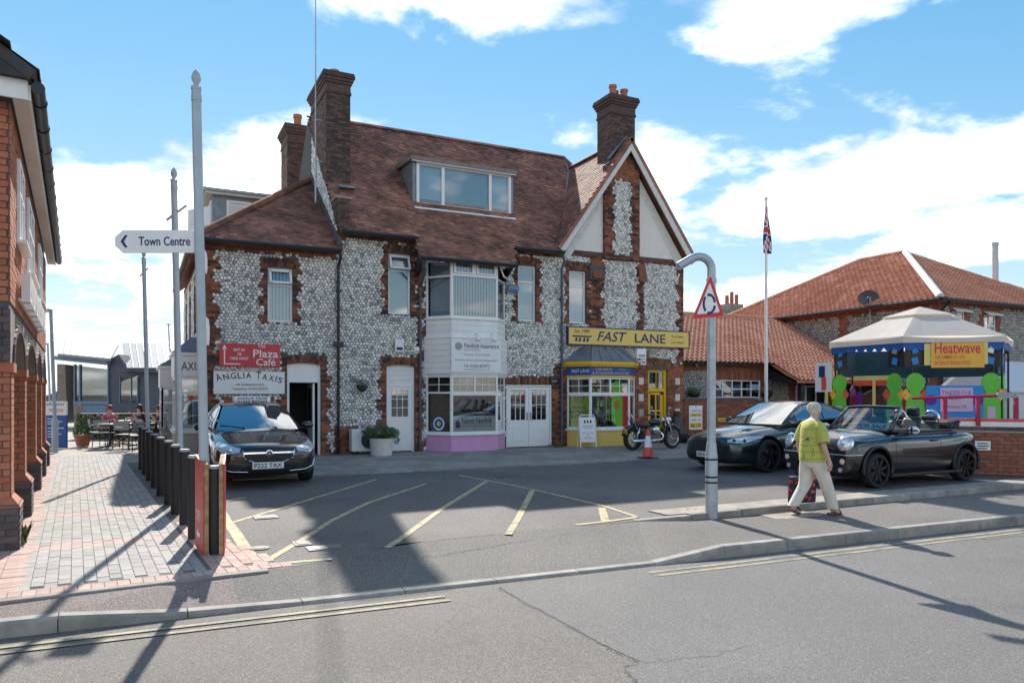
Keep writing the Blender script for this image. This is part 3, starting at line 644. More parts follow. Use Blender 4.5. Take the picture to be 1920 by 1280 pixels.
# ---- roofs
def roof_tiles(name, o, a, s, poly, gauge=0.115, wd=0.17, mat=None, parent=None, bias=0.45, pan=False):
    """tiles on the plane o + a*x + s*y inside polygon poly (x, y)"""
    o, a, s = Vector(o), Vector(a).normalized(), Vector(s).normalized(); n = a.cross(s); n = n if n.z > 0 else -n
    def ins(x_, y_):
        c_ = False
        for i in range(len(poly)):
            (x0, y0), (x1, y1) = poly[i], poly[i - 1]
            if (y0 > y_) != (y1 > y_) and x_ < (x1 - x0) * (y_ - y0) / (y1 - y0) + x0: c_ = not c_
        return c_
    b = MB(); xs_ = [p[0] for p in poly]; ys_ = [p[1] for p in poly]; j = 0; y_ = min(ys_)
    P3 = lambda x_, y_, h: o + a * x_ + s * y_ + n * h
    while y_ < max(ys_):
        x_ = min(xs_) - (wd / 2 if j % 2 and not pan else 0)
        while x_ < max(xs_):
            if ins(x_ + wd / 2, y_ + gauge * 0.5):
                t = max(0, min(1, bias + ru(-0.28, 0.28) + (0.5 if rnd() < 0.04 else 0) + (0.4 if math.sin(x_ * 1.9 + j * .9) * math.sin(j * .37 + x_ * .6) > .72 and rnd() < .6 else 0) - (0.25 if math.sin(x_ * .9 + 2) * math.sin(j * .11 + 1) > .55 else 0)))
                if not pan:
                    k = ru(-0.004, 0.004); l, r_ = x_ + 0.003, x_ + wd - 0.003; h0 = 0.034 + k; h1 = 0.016
                    A = [P3(l, y_ - 0.01, h0), P3(r_, y_ - 0.01, h0 + ru(-.003, .003)), P3(r_, y_ + gauge, h1), P3(l, y_ + gauge, h1)]
                    B_ = [P3(l, y_ - 0.01, h0 - 0.016), P3(r_, y_ - 0.01, h0 - 0.016)]
                    b.face(A, t); b.face([B_[0], B_[1], A[1], A[0]], t); b.face([B_[0], A[0], A[3]], t); b.face([A[1], B_[1], A[2]], t)
                else:
                    prof = [(0, 0.055), (0.18, 0.075), (0.36, 0.05), (0.55, 0.012), (0.75, 0.01), (1.0, 0.05)]
                    lo_ = [P3(x_ + f_ * wd, y_ - 0.03, h + 0.035) for f_, h in prof]; hi_ = [P3(x_ + f_ * wd, y_ + gauge, h) for f_, h in prof]; un = [p - n * 0.03 for p in lo_]
                    for k in range(5):
                        b.face([lo_[k], lo_[k + 1], hi_[k + 1], hi_[k]], t); b.face([un[k], un[k + 1], lo_[k + 1], lo_[k]], t)
            x_ += wd
        y_ += gauge; j += 1
    ob = b.build(name, mat or MT['tile'], parent, smooth=False); stuff(ob)
    base = MB(); base.prism([P3(x_, y_, 0.0) for x_, y_ in poly], n * -0.12); base.build('roof_deck', MT['tile'] if mat is None else mat, parent)
    return ob
sl = Vector((0, 4.3, 4.45)).normalized(); SLN = math.hypot(4.3, 4.45); ez = 6.05
roof = MB().build('roof', MT['tile'], house)
def yv(y_): return (y_ + 0.3) / 4.3 * SLN
roof_tiles('roof_tiles', (0, -0.3, ez), (1, 0, 0), sl, [(0.05, 0), (2.14, 0), (2.08, yv(-0.92)), (4.98, yv(-0.92)), (5.22, 0), (6.85, 0), (9.3, yv(3.3)), (9.5, SLN), (0.05, SLN)], parent=roof)
b = MB(); b.face([(0.05, 4, 10.49), (9.5, 4, 10.49), (11.9, 8.5, 5.85), (0.05, 8.5, 5.85)]); b.face([(9.46, 4, 10.48), (9.95, 3.3, 9.6), (9.95, 4.7, 9.6)]); b.build('rear_slope', MT['tile'], roof)
cs = Vector((1, 0, GP)).normalized(); cl = 2.72 * math.sqrt(1 + GP * GP)
def cv_(x_): return (x_ - 6.75) * math.sqrt(1 + GP * GP)
roof_tiles('roof_tiles', (6.75, -0.36, 9.95 - 2.72 * GP + 0.02), (0, 1, 0), cs, [(0, 0), (0.06, 0), (3.66, cv_(9.3)), (4.6, cl), (0, cl)], parent=roof, bias=0.5)
b = MB(); b.prism([(9.47, -0.36, 9.99), (12.19, -0.36, 9.99 - 2.72 * GP), (12.19, 8.2, 9.99 - 2.72 * GP), (9.47, 8.2, 9.99)], (-0.06, 0, -0.09)); b.build('right_slope', MT['tile'], roof)
ws = Vector((0, 3.6, 2.75)).normalized(); wl = math.hypot(3.6, 2.75)
roof_tiles('roof_tiles', (-3.6, -0.3, 5.53), (1, 0, 0), ws, [(0, 0), (3.62, 0), (3.62, wl)], parent=roof, bias=0.4)
roof_tiles('roof_tiles', (-3.6, 10.4, 5.53), (0, -1, 0), Vector((3.6, 0, 2.75)), [(0, 0), (10.7, 0), (7.1, wl), (0, wl)], parent=roof, bias=0.4, gauge=0.16, wd=0.2)
# ridge and hip tiles
def ridge(p, q_, mat, parent, r=0.11, L=0.33):
    p, q_ = Vector(p), Vector(q_); n = int((q_ - p).length / L); d = (q_ - p) / n
    for i in range(n):
        b = MB(); a = p + d * i; e = p + d * (i + 1) - d.normalized() * 0.012; sdv = d.cross(Vector((0, 0, 1))).normalized(); up = sdv.cross(d).normalized()
        A = [a + sdv * r * math.cos(t) * 1.1 + up * (r * math.sin(t) - 0.04) for t in [math.pi * k / 6 for k in range(7)]]
        E_ = [v + (e - a) for v in A]; t = ru(0.2, 0.8)
        for k in range(6): b.face([A[k], A[k + 1], E_[k + 1], E_[k]], t)
        b.face(A, t); b.face(E_[::-1], t); b.build('ridge_tile', mat, parent)
ridge((0.1, 4, 10.52), (9.5, 4, 10.52), MT['tile'], roof); ridge((9.47, 1.1, 10.0), (9.47, 4.2, 10.0), MT['tile'], roof)
ridge((-3.55, -0.25, 5.6), (-0.1, 3.25, 8.3), MT['brick'], roof, 0.12, 0.4); ridge((9.5, 4, 10.5), (9.95, 3.4, 9.75), MT['tile'], roof)
b = MB(); b.tube([(6.85, -0.3, 6.15), (9.3, 3.35, 9.83)], 0.05, 6); b.tube([(9.3, 3.35, 9.83), (9.5, 4.0, 10.45)], 0.05, 6); b.build('valley_lead', MT['lead'], roof)
b = MB(); b.prism([(-0.06, -0.32, 5.62), (-0.06, 3.35, 8.4), (-0.06, 3.35, 8.55), (-0.06, -0.32, 5.80)], (0.10, 0, 0)); b.build('verge_mortar', MT['mortar'], roof)
# flint gable end above the lower roof
GE = lambda u_, v_, h: (0.0 - h, u_, v_)
fb = flints(GE, 'ge', 0.0, 3.3, 5.5, 10.2, inside=lambda u_, v_: v_ < 6.3 + u_ * 1.035 - 0.1 and v_ > 5.6 + u_ * 0.70); fbuild(fb, house)
b = MB(); bricks(b, FRONT, 'none', 0.0, 0.34, 6.05, 6.95, bias=0.3); bricks(b, GE, 'none', 0.0, 0.4, 5.9, 6.95, bias=0.3); b.build('kneeler_brick', MT['darkbrick'], house)['kind'] = 'stuff'
b = MB(); b.box(0.005, 0.33, 0.005, 0.42, 5.9, 6.96); b.box(-0.05, 0.4, -0.06, 0.5, 6.96, 7.03); b.build('kneeler', MT['slab'], house)
# chimneys
def chimney(name, x0, x1, y0, y1, z0, z1, pots, bias):
    ch = MB(); ch.box(x0 + 0.012, x1 - 0.012, y0 + 0.012, y1 - 0.012, z0, z1 - 0.05); root = ch.build(name, MT['mortar'], house)
    b = MB(); F_ = lambda u_, v_, h: (u_, y0 - h + 0.012, v_); S_ = lambda u_, v_, h: (x0 - h + 0.012, u_, v_); T_ = lambda u_, v_, h: (x1 + h - 0.012, u_, v_); B_ = lambda u_, v_, h: (u_, y1 + h - 0.012, v_)
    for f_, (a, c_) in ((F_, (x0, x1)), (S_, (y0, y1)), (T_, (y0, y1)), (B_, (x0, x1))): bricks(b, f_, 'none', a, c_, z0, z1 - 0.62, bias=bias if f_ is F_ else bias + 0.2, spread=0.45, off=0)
    b.build('brick_shaft', MT['darkbrick'], root)['kind'] = 'stuff'
    for k, (g, za, zb) in enumerate(((0.03, -0.62, -0.54), (0.012, -0.54, -0.32), (0.05, -0.32, -0.24), (0.085, -0.24, -0.16), (0.12, -0.16, -0.06), (0.10, -0.06, 0.0))):
        b = MB(); b.box(x0 - g, x1 + g, y0 - g, y1 + g, z1 + za, z1 + zb, ru(0.1, 0.5)); b.build('corbel_course', MT['darkbrick'], root, bevel=0.008)
    for (px_, py_, hh, r_) in pots:
        b = MB(); b.lathe([(r_ * 1.0, z1), (r_ * 0.95, z1 + hh * 0.75), (r_ * 1.15, z1 + hh * 0.8), (r_ * 1.15, z1 + hh), (r_ * 0.85, z1 + hh), (r_ * 0.85, z1 + hh * 0.5)], (px_, py_, 0), 14); b.build('chimney_pot', MT['terracotta'], root, auto=True)
    return root
chimney('chimney', 0.0, 0.70, 1.32, 3.4, 7.3, 10.95, [(0.37, 1.9, 0.28, 0.13), (0.37, 2.7, 0.28, 0.13)], 0.3)
chimney('chimney', -0.35, 0.55, 5.6, 6.8, 7.2, 10.75, [(0.1, 6.2, 0.55, 0.13)], 0.45)
chimney('chimney', 9.0, 9.95, 0.12, 0.95, 9.0, 11.45, [(9.25, 0.4, 0.42, 0.12), (9.5, 0.65, 0.36, 0.12), (9.74, 0.45, 0.38, 0.12)], 0.4)
b = MB(); b.prism([(8.85, -0.1, 9.3), (9.47, -0.1, 10.05), (9.47, 0.14, 10.05), (8.85, 0.14, 9.3)], (0, 0, 0.03)); b.build('lead_flashing', MT['lead'], roof); b = MB(); b.box(0.3, 0.75, 0.95, 1.36, 7.55, 7.62); b.build('lead_flashing', MT['lead'], roof)
# ---- windows
def obx(b, p, r, n, u0, u1, d0, d1, z0, z1, t=0.5):
    """box in a face frame: along r, depth along -n (d>0 = into the wall)"""
    c_ = p + r * (u0 + u1) / 2 - n * (d0 + d1) / 2 + Vector((0, 0, (z0 + z1) / 2)); b.obox(c_, r * (u1 - u0) / 2, n * (d1 - d0) / 2, Vector((0, 0, (z1 - z0) / 2)), t)
def window(p, q_, z0, z1, parent, cols=1, tr=None, dep=0.06, fw=0.055, backing='frost', back_d=0.04, bars=None, low_bars=None, mat='white', name='window', opentop=(), glass='glass', split=None, sill=True):
    p, q_ = Vector((*p, 0)), Vector((*q_, 0)); L = (q_ - p).length; r = (q_ - p) / L; n = Vector((r.y, -r.x, 0)); b = MB()
    obx(b, p, r, n, 0, fw, 0, dep, z0, z1); obx(b, p, r, n, L - fw, L, 0, dep, z0, z1); obx(b, p, r, n, fw, L - fw, 0, dep, z0, z0 + fw); obx(b, p, r, n, fw, L - fw, 0, dep, z1 - fw, z1)
    split = split or [i / cols for i in range(cols + 1)]; us = [L * s_ for s_ in split]
    for u_ in us[1:-1]: obx(b, p, r, n, u_ - fw / 2, u_ + fw / 2, 0.002, dep, z0 + fw, z1 - fw)
    cells_ = []
    for i in range(len(us) - 1):
        a = us[i] + (fw if i == 0 else fw / 2); c_ = us[i + 1] - (fw if i == len(us) - 2 else fw / 2)
        if tr:
            obx(b, p, r, n, a, c_, 0.001, dep, tr - fw / 2, tr + fw / 2); cells_ += [(a, c_, z0 + fw, tr - fw / 2, 0, i), (a, c_, tr + fw / 2, z1 - fw, 1, i)]
        else: cells_ += [(a, c_, z0 + fw, z1 - fw, 0, i)]
    if sill: obx(b, p, r, n, -0.04, L + 0.04, -0.07, dep, z0 - 0.045, z0 - 0.002)
    wo = b.build(name, MT[mat], parent, bevel=0.006)
    for a, c_, d, e, top, i in cells_:
        g = MB(); op = top and i in opentop
        if op:                                              # top light tilted open
            tl = 0.16; s_ = MB(); H_ = e - d
            def tp(u_, v_, k): return p + r * u_ + Vector((0, 0, e - v_ * 0.96)) + n * (v_ / H_ * tl + 0.03 + k)
            for (ua, ub, va, vb) in ((a - .02, a + .035, 0, H_), (c_ - .035, c_ + .02, 0, H_), (a, c_, 0, .05), (a, c_, H_ - .05, H_)):
                A = [tp(ua, va, .02), tp(ub, va, .02), tp(ub, vb, .02), tp(ua, vb, .02)]; s_.prism(A, n * -0.04)
            s_.build('open_sash', MT[mat], wo); g.face([tp(a, 0.02, 0), tp(c_, 0.02, 0), tp(c_, H_, 0), tp(a, H_, 0)])
        else:
            A = p - n * 0.03; g.face([A + r * a + Vector((0, 0, d)), A + r * c_ + Vector((0, 0, d)), A + r * c_ + Vector((0, 0, e)), A + r * a + Vector((0, 0, e))])
            bb = bars if (top or not tr) else low_bars
            if bb:
                s_ = MB(); nx_, nz_ = bb
                for k in range(1, nx_): uu = a + (c_ - a) * k / nx_; obx(s_, p, r, n, uu - 0.009, uu + 0.009, 0.015, 0.035, d, e)
                for k in range(1, nz_): zz = d + (e - d) * k / nz_; obx(s_, p, r, n, a, c_, 0.017, 0.033, zz - 0.009, zz + 0.009)
                s_.build('glazing_bar', MT[mat], wo)
        g.build('pane', MT[glass], wo)
        if backing:
            k = MB(); A = p - n * (0.03 + back_d)
            if backing == 'slats':
                m_ = int((c_ - a) / 0.085)
                for j in range(m_): u_ = a + (c_ - a) * j / m_; k.face([A + r * (u_ + .004) + Vector((0, 0, d)), A + r * (u_ + (c_ - a) / m_ - .006) - n * 0.03 + Vector((0, 0, d)), A + r * (u_ + (c_ - a) / m_ - .006) - n * 0.03 + Vector((0, 0, e)), A + r * (u_ + .004) + Vector((0, 0, e))])
                k.build('blind_or_backing', MT['blind_or_backing'], wo)
            else:
                k.face([A + r * a + Vector((0, 0, d)), A + r * c_ + Vector((0, 0, d)), A + r * c_ + Vector((0, 0, e)), A + r * a + Vector((0, 0, e))]); k.build('blind_or_backing', MT[backing], wo)  # dark backing: no blind, a near-black sheet standing in for the unlit room
    return wo
window((W1[0], 0.08), (W1[1], 0.08), W1[2], W1[3], house, tr=4.50, backing='slats', opentop=(0,))
window((W2[0], 0.08), (W2[1], 0.08), W2[2], W2[3], house, tr=5.12, opentop=(0,)); window((W3[0], 0.08), (W3[1], 0.08), W3[2], W3[3], house, tr=5.08); window((W4[0], 0.08), (W4[1], 0.08), W4[2], W4[3], house, tr=5.06)
for a, c_, d, e in SW: window((-3.25, c_), (-3.25, a), d, e, house, tr=4.4)
b = MB()
for a, c_, d, e in SW:
    for s0, s1 in ((a - 0.25, a), (c_, c_ + 0.25)): bricks(b, SIDE, 'side', s0, s1, d - 0.05, e + 0.1, bias=0.5)
    bricks(b, SIDE, 'side', a - 0.25, c_ + 0.25, e + 0.1, e + 0.32, bias=0.5); EX['side'].append((a, c_, d, e))
quoin(b, SIDE, 'side', 0.0, 0, 5.4, 0.2, 0.36, 1); bricks(b, SIDE, 'side', 0, 10.3, 5.35, 5.5, bias=0.6); b.build('brickwork', MT['brick'], house)['kind'] = 'stuff'
fb = flints(SIDE, 'side', 0.0, 10.2, 0.0, 5.35, size=0.15); fbuild(fb, house)
# two storey bay
P0, P1, P2, P3_ = (2.55, 0.0), (3.06, -0.7), (4.50, -0.7), (5.08, 0.0)
bay = MB().build('bay', MT['white'], house)
def bay_ring(pts, g):
    """offset an open bay outline outward by g"""
    (a, b_, c_, d) = [Vector((*p, 0)) for p in pts]
    return [a + Vector((-g * 1.2, 0, 0)), b_ + Vector((-g * 0.55, -g, 0)), c_ + Vector((g * 0.55, -g, 0)), d + Vector((g * 1.2, 0, 0))]
def bay_slab(pts, g, z0, z1, mat, name, parent, bevel=0.004):
    b = MB(); rg = bay_ring(pts, g); b.prism([v + Vector((0, 0, z0)) for v in rg] , (0, 0, z1 - z0)); return b.build(name, mat, parent, bevel=bevel)
B1 = [P0, P1, P2, P3_]
bay_slab(B1, 0.0, 0.0, 0.47, MT['pink'], 'base_panel', bay); bay_slab(B1, 0.05, 0.47, 0.52, MT['white'], 'sill', bay)
def boards(pts, g, z0, z1, n, parent, mat='whitewood', name='cladding_board'):
    rg = bay_ring(pts, g); hh = (z1 - z0) / n
    for a, c_ in zip(rg, rg[1:]):
        r = (c_ - a).normalized(); nn = Vector((r.y, -r.x, 0)); L = (c_ - a).length
        for k in range(n):
            b = MB(); A = a + r * 0.012; E_ = c_ - r * 0.012; zl, zh = z0 + k * hh + 0.004, z0 + (k + 1) * hh
            b.prism([A + nn * 0.012 + Vector((0, 0, zl)), E_ + nn * 0.012 + Vector((0, 0, zl)), E_ + nn * 0.002 + Vector((0, 0, zh)), A + nn * 0.002 + Vector((0, 0, zh))], nn * -0.02); b.build(name, MT[mat], parent)
    b = MB(); b.prism([v + Vector((0, 0, z0)) for v in bay_ring(pts, g - 0.012)], (0, 0, z1 - z0)); b.build('board_backing', MT['whitewood'], parent)
boards(B1, 0.05, 2.22, 3.22, 6, bay); boards(B1, 0.0, 3.26, 3.76, 3, bay)
bay_slab(B1, 0.075, 3.22, 3.26, MT['white'], 'cornice', bay); bay_slab(B1, 0.05, 3.76, 3.81, MT['white'], 'sill', bay); bay_slab(B1, 0.02, 2.17, 2.22, MT['white'], 'head_rail', bay)
for (a, c_, nc, bk, opn) in ((P0, P1, 1, None, ()), (P1, P2, 1, 'slats', ()), (P2, P3_, 1, None, (0,))):
    if a == P1:
        window(a, c_, 3.81, 5.46, bay, 1, None, backing='slats', back_d=0.03, sill=False); 
    else: window(a, c_, 3.81, 5.46, bay, 1, 4.98, backing='frost', back_d=.12, opentop=opn, sill=False)
    window(a, c_, 0.52, 2.17, bay, 2 if a == P1 else 1, 1.68, backing=None, bars=(2, 2), sill=False, split=None) if a != P1 else None
wo = window(P1, P2, 1.66, 2.17, bay, 2, None, backing=None, bars=(3, 2), sill=False); wo = window(P1, P2, 0.52, 1.66, bay, 1, None, backing=None, sill=False)
b = MB(); rr_ = Vector((1, 0, 0))                            # upper front: two top lights over one wide pane
obx(b, Vector((3.06, -0.7, 0)), rr_, Vector((0, -1, 0)), 0.05, 1.39, -0.003, 0.05, 4.98, 5.05); obx(b, Vector((3.06, -0.7, 0)), rr_, Vector((0, -1, 0)), 0.69, 0.76, -0.004, 0.05, 5.05, 5.44)
for u_ in (0.07, 0.77): 
    for (ua, ub, za, zb) in ((u_, u_ + .05, 5.06, 5.44), (u_ + .56, u_ + .61, 5.06, 5.44), (u_ + .05, u_ + .56, 5.06, 5.10), (u_ + .05, u_ + .56, 5.40, 5.44)): obx(b, Vector((3.06, -0.7, 0)), rr_, Vector((0, -1, 0)), ua, ub, -0.03, 0.03, za, zb)
b.build('top_light_frame', MT['white'], bay); bay_slab(B1, 0.02, 5.46, 5.50, MT['white'], 'head_rail', bay)
b = MB(); b.prism([(2.12, -0.9, 5.36), (4.95, -0.9, 5.36), (5.2, 0.0, 5.75), (2.2, 0.0, 5.75)], (0, 0, 0.03)); b.build('soffit', MT['trim'], bay)
for x_ in (2.2, 4.98):
    b = MB(); b.prism([(x_, -0.7, 5.4), (x_, -0.05, 5.4), (x_, -0.05, 5.0), (x_, -.1, 5.0), (x_, -.68, 5.34)], (0.05, 0, 0)); b.build('bracket', MT['black'], bay)
b = MB(); b.box(2.7, 5.0, 1.2, 1.25, 0.55, 2.1); b.build('back_panel', MT['mid'], bay)
# signs in the bay
sg = thing('window_sign', 'white North Norfolk Insurance sign inside the bay window', 'sign', (3.12, -0.66, 0.56)); b = MB(); b.box(0.0, 1.32, 0, 0.01, 0, 0.46); b.build('board', MT['signwhite'], sg)
text('North Norfolk', (0.28, -0.003, 0.24), (1, 0, 0), (0, 0, 1), 0.95, 0.17, M('purple_ink', (0.10, 0.03, 0.18), var=0), sg); text('INSURANCE', (0.30, -0.003, 0.14), (1, 0, 0), (0, 0, 1), 0.9, 0.06, MT['grey'], sg)
b = MB(); b.prism([(0.08, -0.004, 0.12), (0.22, -0.004, 0.12), (0.22, -0.004, 0.26), (0.15, -0.004, 0.36), (0.08, -0.004, 0.26)], (0, 0.002, 0)); b.build('house_mark', M('purple_mark', (0.10, 0.03, 0.25), var=0), sg)
ctr = (Vector((*P0, 0)) + Vector((*P1, 0))) / 2; rdir = (Vector((*P1, 0)) - Vector((*P0, 0))).normalized(); nd = Vector((rdir.y, -rdir.x, 0))
sg = thing('round_sticker', 'round blue and white emblem sticker with gold centre in the bay side pane', 'sticker', ctr + Vector((0, 0, 0.80)))
for k, (r_, mt) in enumerate(((0.22, 'signblue'), (0.185, 'signwhite'), (0.14, 'signblue'), (0.07, 'signyel'))):
    b = MB(); b.face([rdir * r_ * math.cos(2 * math.pi * i / 28) + Vector((0, 0, r_ * math.sin(2 * math.pi * i / 28))) + nd * (-0.02 + 0.003 * k) for i in range(28)]); b.build('ring', MT[mt], sg)
sg = thing('insurance_sign', 'white insurance broker sign board on the clad bay above the pink base', 'sign', (3.02, -0.775, 2.27)); b = MB(); b.box(0, 1.55, -0.012, 0.0, 0, 0.93); b.build('board', MT['signwhite'], sg)
for s_, x_, z_, w_, h_, mt in (('Penfold Insurance', 0.40, 0.68, 1.08, 0.13, 'navy'), ('BROKERS', 0.40, 0.60, 0.5, 0.05, 'grey'), ('Previously   North Norfolk', 0.38, 0.46, 0.8, 0.055, 'navy'), ('Proud to still be Local and Independent', 0.12, 0.30, 1.32, 0.06, 'navy'), ('Tel: 01263 823977', 0.38, 0.13, 0.8, 0.085, 'navy'), ('www.penfoldinsurance.co.uk', 0.38, 0.05, 0.8, 0.045, 'navy')):
    text(s_, (x_, -0.016, z_), (1, 0, 0), (0, 0, 1), w_, h_, MT[mt], sg)
b = MB(); b.lathe([(0.11, -0.016), (0.11, -0.014)], (0.22, 0, 0.72), 20, 'Y'); b.build('round_mark', MT['grey'], sg)
# doors
def door_frame(hl, y_, z1, parent, mat='white', fw=0.07, name='door_frame'):
    b = MB(); a, c_, d, e = hl; b.box(a, a + fw, y_, y_ + 0.08, 0, e); b.box(c_ - fw, c_, y_, y_ + 0.08, 0, e); b.box(a + fw, c_ - fw, y_, y_ + 0.08, z1, z1 + fw); b.box(a + fw, c_ - fw, y_, y_ + 0.08, e - 0.04, e); return b.build(name, MT[mat], parent, bevel=0.005)
door_frame(D1, 0.06, 1.95, house); b = MB(); b.box(D1[0] + .07, D1[1] - .07, 0.07, 0.12, 2.02, 2.43); b.build('transom_panel', MT['white'], house)
dr = MB(); dr.box(-0.62, -0.57, 0.15, 0.85, 0.03, 1.93); dr = dr.build('door', MT['white'], house); b = MB(); b.box(-0.63, -0.565, 0.25, 0.75, 0.9, 1.8); b.build('pane', MT['dkglass'], dr)
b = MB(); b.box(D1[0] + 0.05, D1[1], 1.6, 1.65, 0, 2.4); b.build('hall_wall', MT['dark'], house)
door_frame(D2, 0.08, 1.85, house)
dr = MB(); dr.box(D2[0] + .07, D2[1] - .07, 0.10, 0.15, 0.03, 1.0); dr.box(D2[0] + .07, D2[0] + .17, 0.10, 0.15, 1.0, 1.85); dr.box(D2[1] - .17, D2[1] - .07, 0.10, 0.15, 1.0, 1.85); dr.box(D2[0] + .17, D2[1] - .17, 0.10, 0.15, 1.76, 1.85); dr = dr.build('door', MT['white'], house, bevel=0.005)
window((D2[0] + .15, 0.095), (D2[1] - .15, 0.095), 0.98, 1.78, dr, fw=0.025, backing=None, bars=(3, 3), sill=False, name='glazing')
for k in range(4): b = MB(); b.box(D2[0] + .07, D2[1] - .07, 0.09 + 0.002 * k, 0.13, 1.92 + k * 0.128, 2.044 + k * 0.128); b.build('transom_board', MT['whitewood'], house)
b = MB(); b.box(D2[0], D2[1], 1.2, 1.25, 0, 2.4); b.build('hall_wall', MT['mid'], house)
b = MB(); b.box(DD[0], DD[0] + .06, 0.03, 0.12, 0, DD[3]); b.box(DD[1] - .06, DD[1], 0.03, 0.12, 0, DD[3]); b.box(DD[0] + .06, DD[1] - .06, 0.03, 0.12, DD[3] - .06, DD[3]); b.build('door_frame', MT['white'], house, bevel=0.005)
mid_ = (DD[0] + DD[1]) / 2
for a, c_, hx in ((DD[0] + .07, mid_ - 0.005, mid_ - 0.06), (mid_ + 0.005, DD[1] - .07, mid_ + 0.06)):
    dr = MB(); dr.box(a, c_, 0.05, 0.10, 0.03, 0.82); dr.box(a, a + .1, 0.05, 0.10, 0.82, 1.86); dr.box(c_ - .1, c_, 0.05, 0.10, 0.82, 1.86); dr.box(a + .1, c_ - .1, 0.05, 0.10, 1.77, 1.86); dr = dr.build('door', MT['white'], house, bevel=0.005)
    window((a + .08, 0.045), (c_ - .08, 0.045), 0.82, 1.80, dr, fw=0.03, backing=None, bars=(3, 2), sill=False, name='glazing')
    b = MB(); b.box(a + .16, c_ - .16, 0.035, 0.06, 0.2, 0.66); b.build('raised_panel', MT['white'], dr, bevel=0.012)
    b = MB(); b.box(hx - .012, hx + .012, 0.0, 0.05, 0.85, 1.08); b.build('handle', MT['grey'], dr)
b = MB(); b.box(DD[0], DD[1], 1.2, 1.25, 0, 1.9); b.build('hall_wall', MT['mid'], house)
door_frame(YD, 0.05, 1.72, house, 'shopyel', 0.09)
window((YD[0] + .08, 0.07), (YD[1] - .08, 0.07), 1.80, 2.40, house, fw=0.03, mat='shopyel', backing=None, bars=(2, 1), sill=False, name='fanlight')
dr = MB(); a, c_ = YD[0] + .1, YD[1] - .1
dr.box(a, a + .07, 0.1, 0.15, 0.03, 1.7); dr.box(c_ - .12, c_, 0.1, 0.15, 0.03, 1.7); dr.box(a, c_, 0.1, 0.15, 0.03, 0.5); dr.box(a, c_, 0.1, 0.15, 1.62, 1.7); dr.box(a + .28, a + .33, 0.1, 0.15, 0.5, 1.62); dr.box(a, c_, 0.101, 0.149, 1.05, 1.1); dr = dr.build('door', MT['shopyel'], house, bevel=0.005)
b = MB(); b.face([(a, 0.13, 0.5), (c_, 0.13, 0.5), (c_, 0.13, 1.65), (a, 0.13, 1.65)]); b.build('pane', MT['dkglass'], dr)
# shop bay
Q0, Q1, Q2, Q3 = (7.25, 0.0), (7.68, -0.7), (9.16, -0.7), (9.85, 0.0); B2 = [Q0, Q1, Q2, Q3]
sb = MB().build('shop_bay', MT['white'], house)
bay_slab(B2, 0.0, 0.0, 0.50, MT['signyel'], 'base_panel', sb); bay_slab(B2, 0.06, 0.50, 0.56, MT['white'], 'sill', sb)
for a, c_ in ((Q0, Q1), (Q1, Q2), (Q2, Q3)):
    two = 2 if a == Q1 else 1
    window(a, c_, 1.64, 2.16, sb, two, None, backing=None, bars=(2, 2), sill=False); window(a, c_, 0.56, 1.64, sb, 1, None, backing=None, sill=False)
bay_slab(B2, 0.03, 2.16, 2.22, MT['shopyel'], 'moulding', sb); bay_slab(B2, 0.02, 2.22, 2.50, MT['signblue'], 'fascia', sb); bay_slab(B2, 0.10, 2.50, 2.56, MT['shopyel'], 'moulding', sb); bay_slab(B2, 0.15, 2.56, 2.66, MT['shopyel'], 'cornice', sb)
rg = bay_ring(B2, 0.17); tp_ = [Vector((7.75, -0.02, 3.12)), Vector((8.0, -0.25, 3.12)), Vector((9.0, -0.25, 3.12)), Vector((9.4, -0.02, 3.12))]; b = MB()
for i in range(3): b.face([rg[i] + Vector((0, 0, 2.66)), rg[i + 1] + Vector((0, 0, 2.66)), tp_[i + 1], tp_[i]])
b.face(tp_); b.build('lead_roof', MT['lead'], sb)
for i in range(3):
    for k in range(0, 5):
        f_ = k / 4 if i == 1 else (k / 2 if k < 3 else None)
        if f_ is None: continue
        b = MB(); b.tube([rg[i].lerp(rg[i + 1], f_) + Vector((0, 0, 2.67)), tp_[i].lerp(tp_[i + 1], f_) + Vector((0, 0, 0.01))], 0.014, 6); b.build('lead_roll', MT['lead'], sb)
text('FAST LANE', Vector((*Q0, 2.31)) + Vector((0.10, -0.16, 0)) + Vector((-.03, -.03, 0)), Vector((0.43, -0.7, 0)), (0, 0, 1), 0.62, 0.10, MT['signwhite'], sb, shear=0.2, depth=0.03)
cr = M('cream_lettering', (0.75, 0.62, 0.35), var=0)
text('CAR PARTS', (7.85, -0.725, 2.375), (1, 0, 0), (0, 0, 1), 0.6, 0.075, cr, sb); text('& ACCESSORIES', (7.74, -0.725, 2.26), (1, 0, 0), (0, 0, 1), 0.78, 0.075, cr, sb); text('01263 821228', (8.56, -0.725, 2.26), (1, 0, 0), (0, 0, 1), 0.52, 0.07, cr, sb); text('Telephone', (8.7, -0.725, 2.39), (1, 0, 0), (0, 0, 1), 0.3, 0.05, cr, sb)
b = MB(); r_ = (Vector((*Q1, 0)) - Vector((*Q0, 0))).normalized(); n_ = Vector((r_.y, -r_.x, 0)); A = Vector((*Q0, 0)) + r_ * 0.07 - n_ * 0.045
b.face([A + Vector((0, 0, .6)), A + r_ * 0.68 + Vector((0, 0, .6)), A + r_ * 0.68 + Vector((0, 0, 1.6)), A + Vector((0, 0, 1.6))]); o = b.build('window_poster', MT['lime']); tag(o, 'lime green keys cut poster filling the shop bay side window', 'poster')
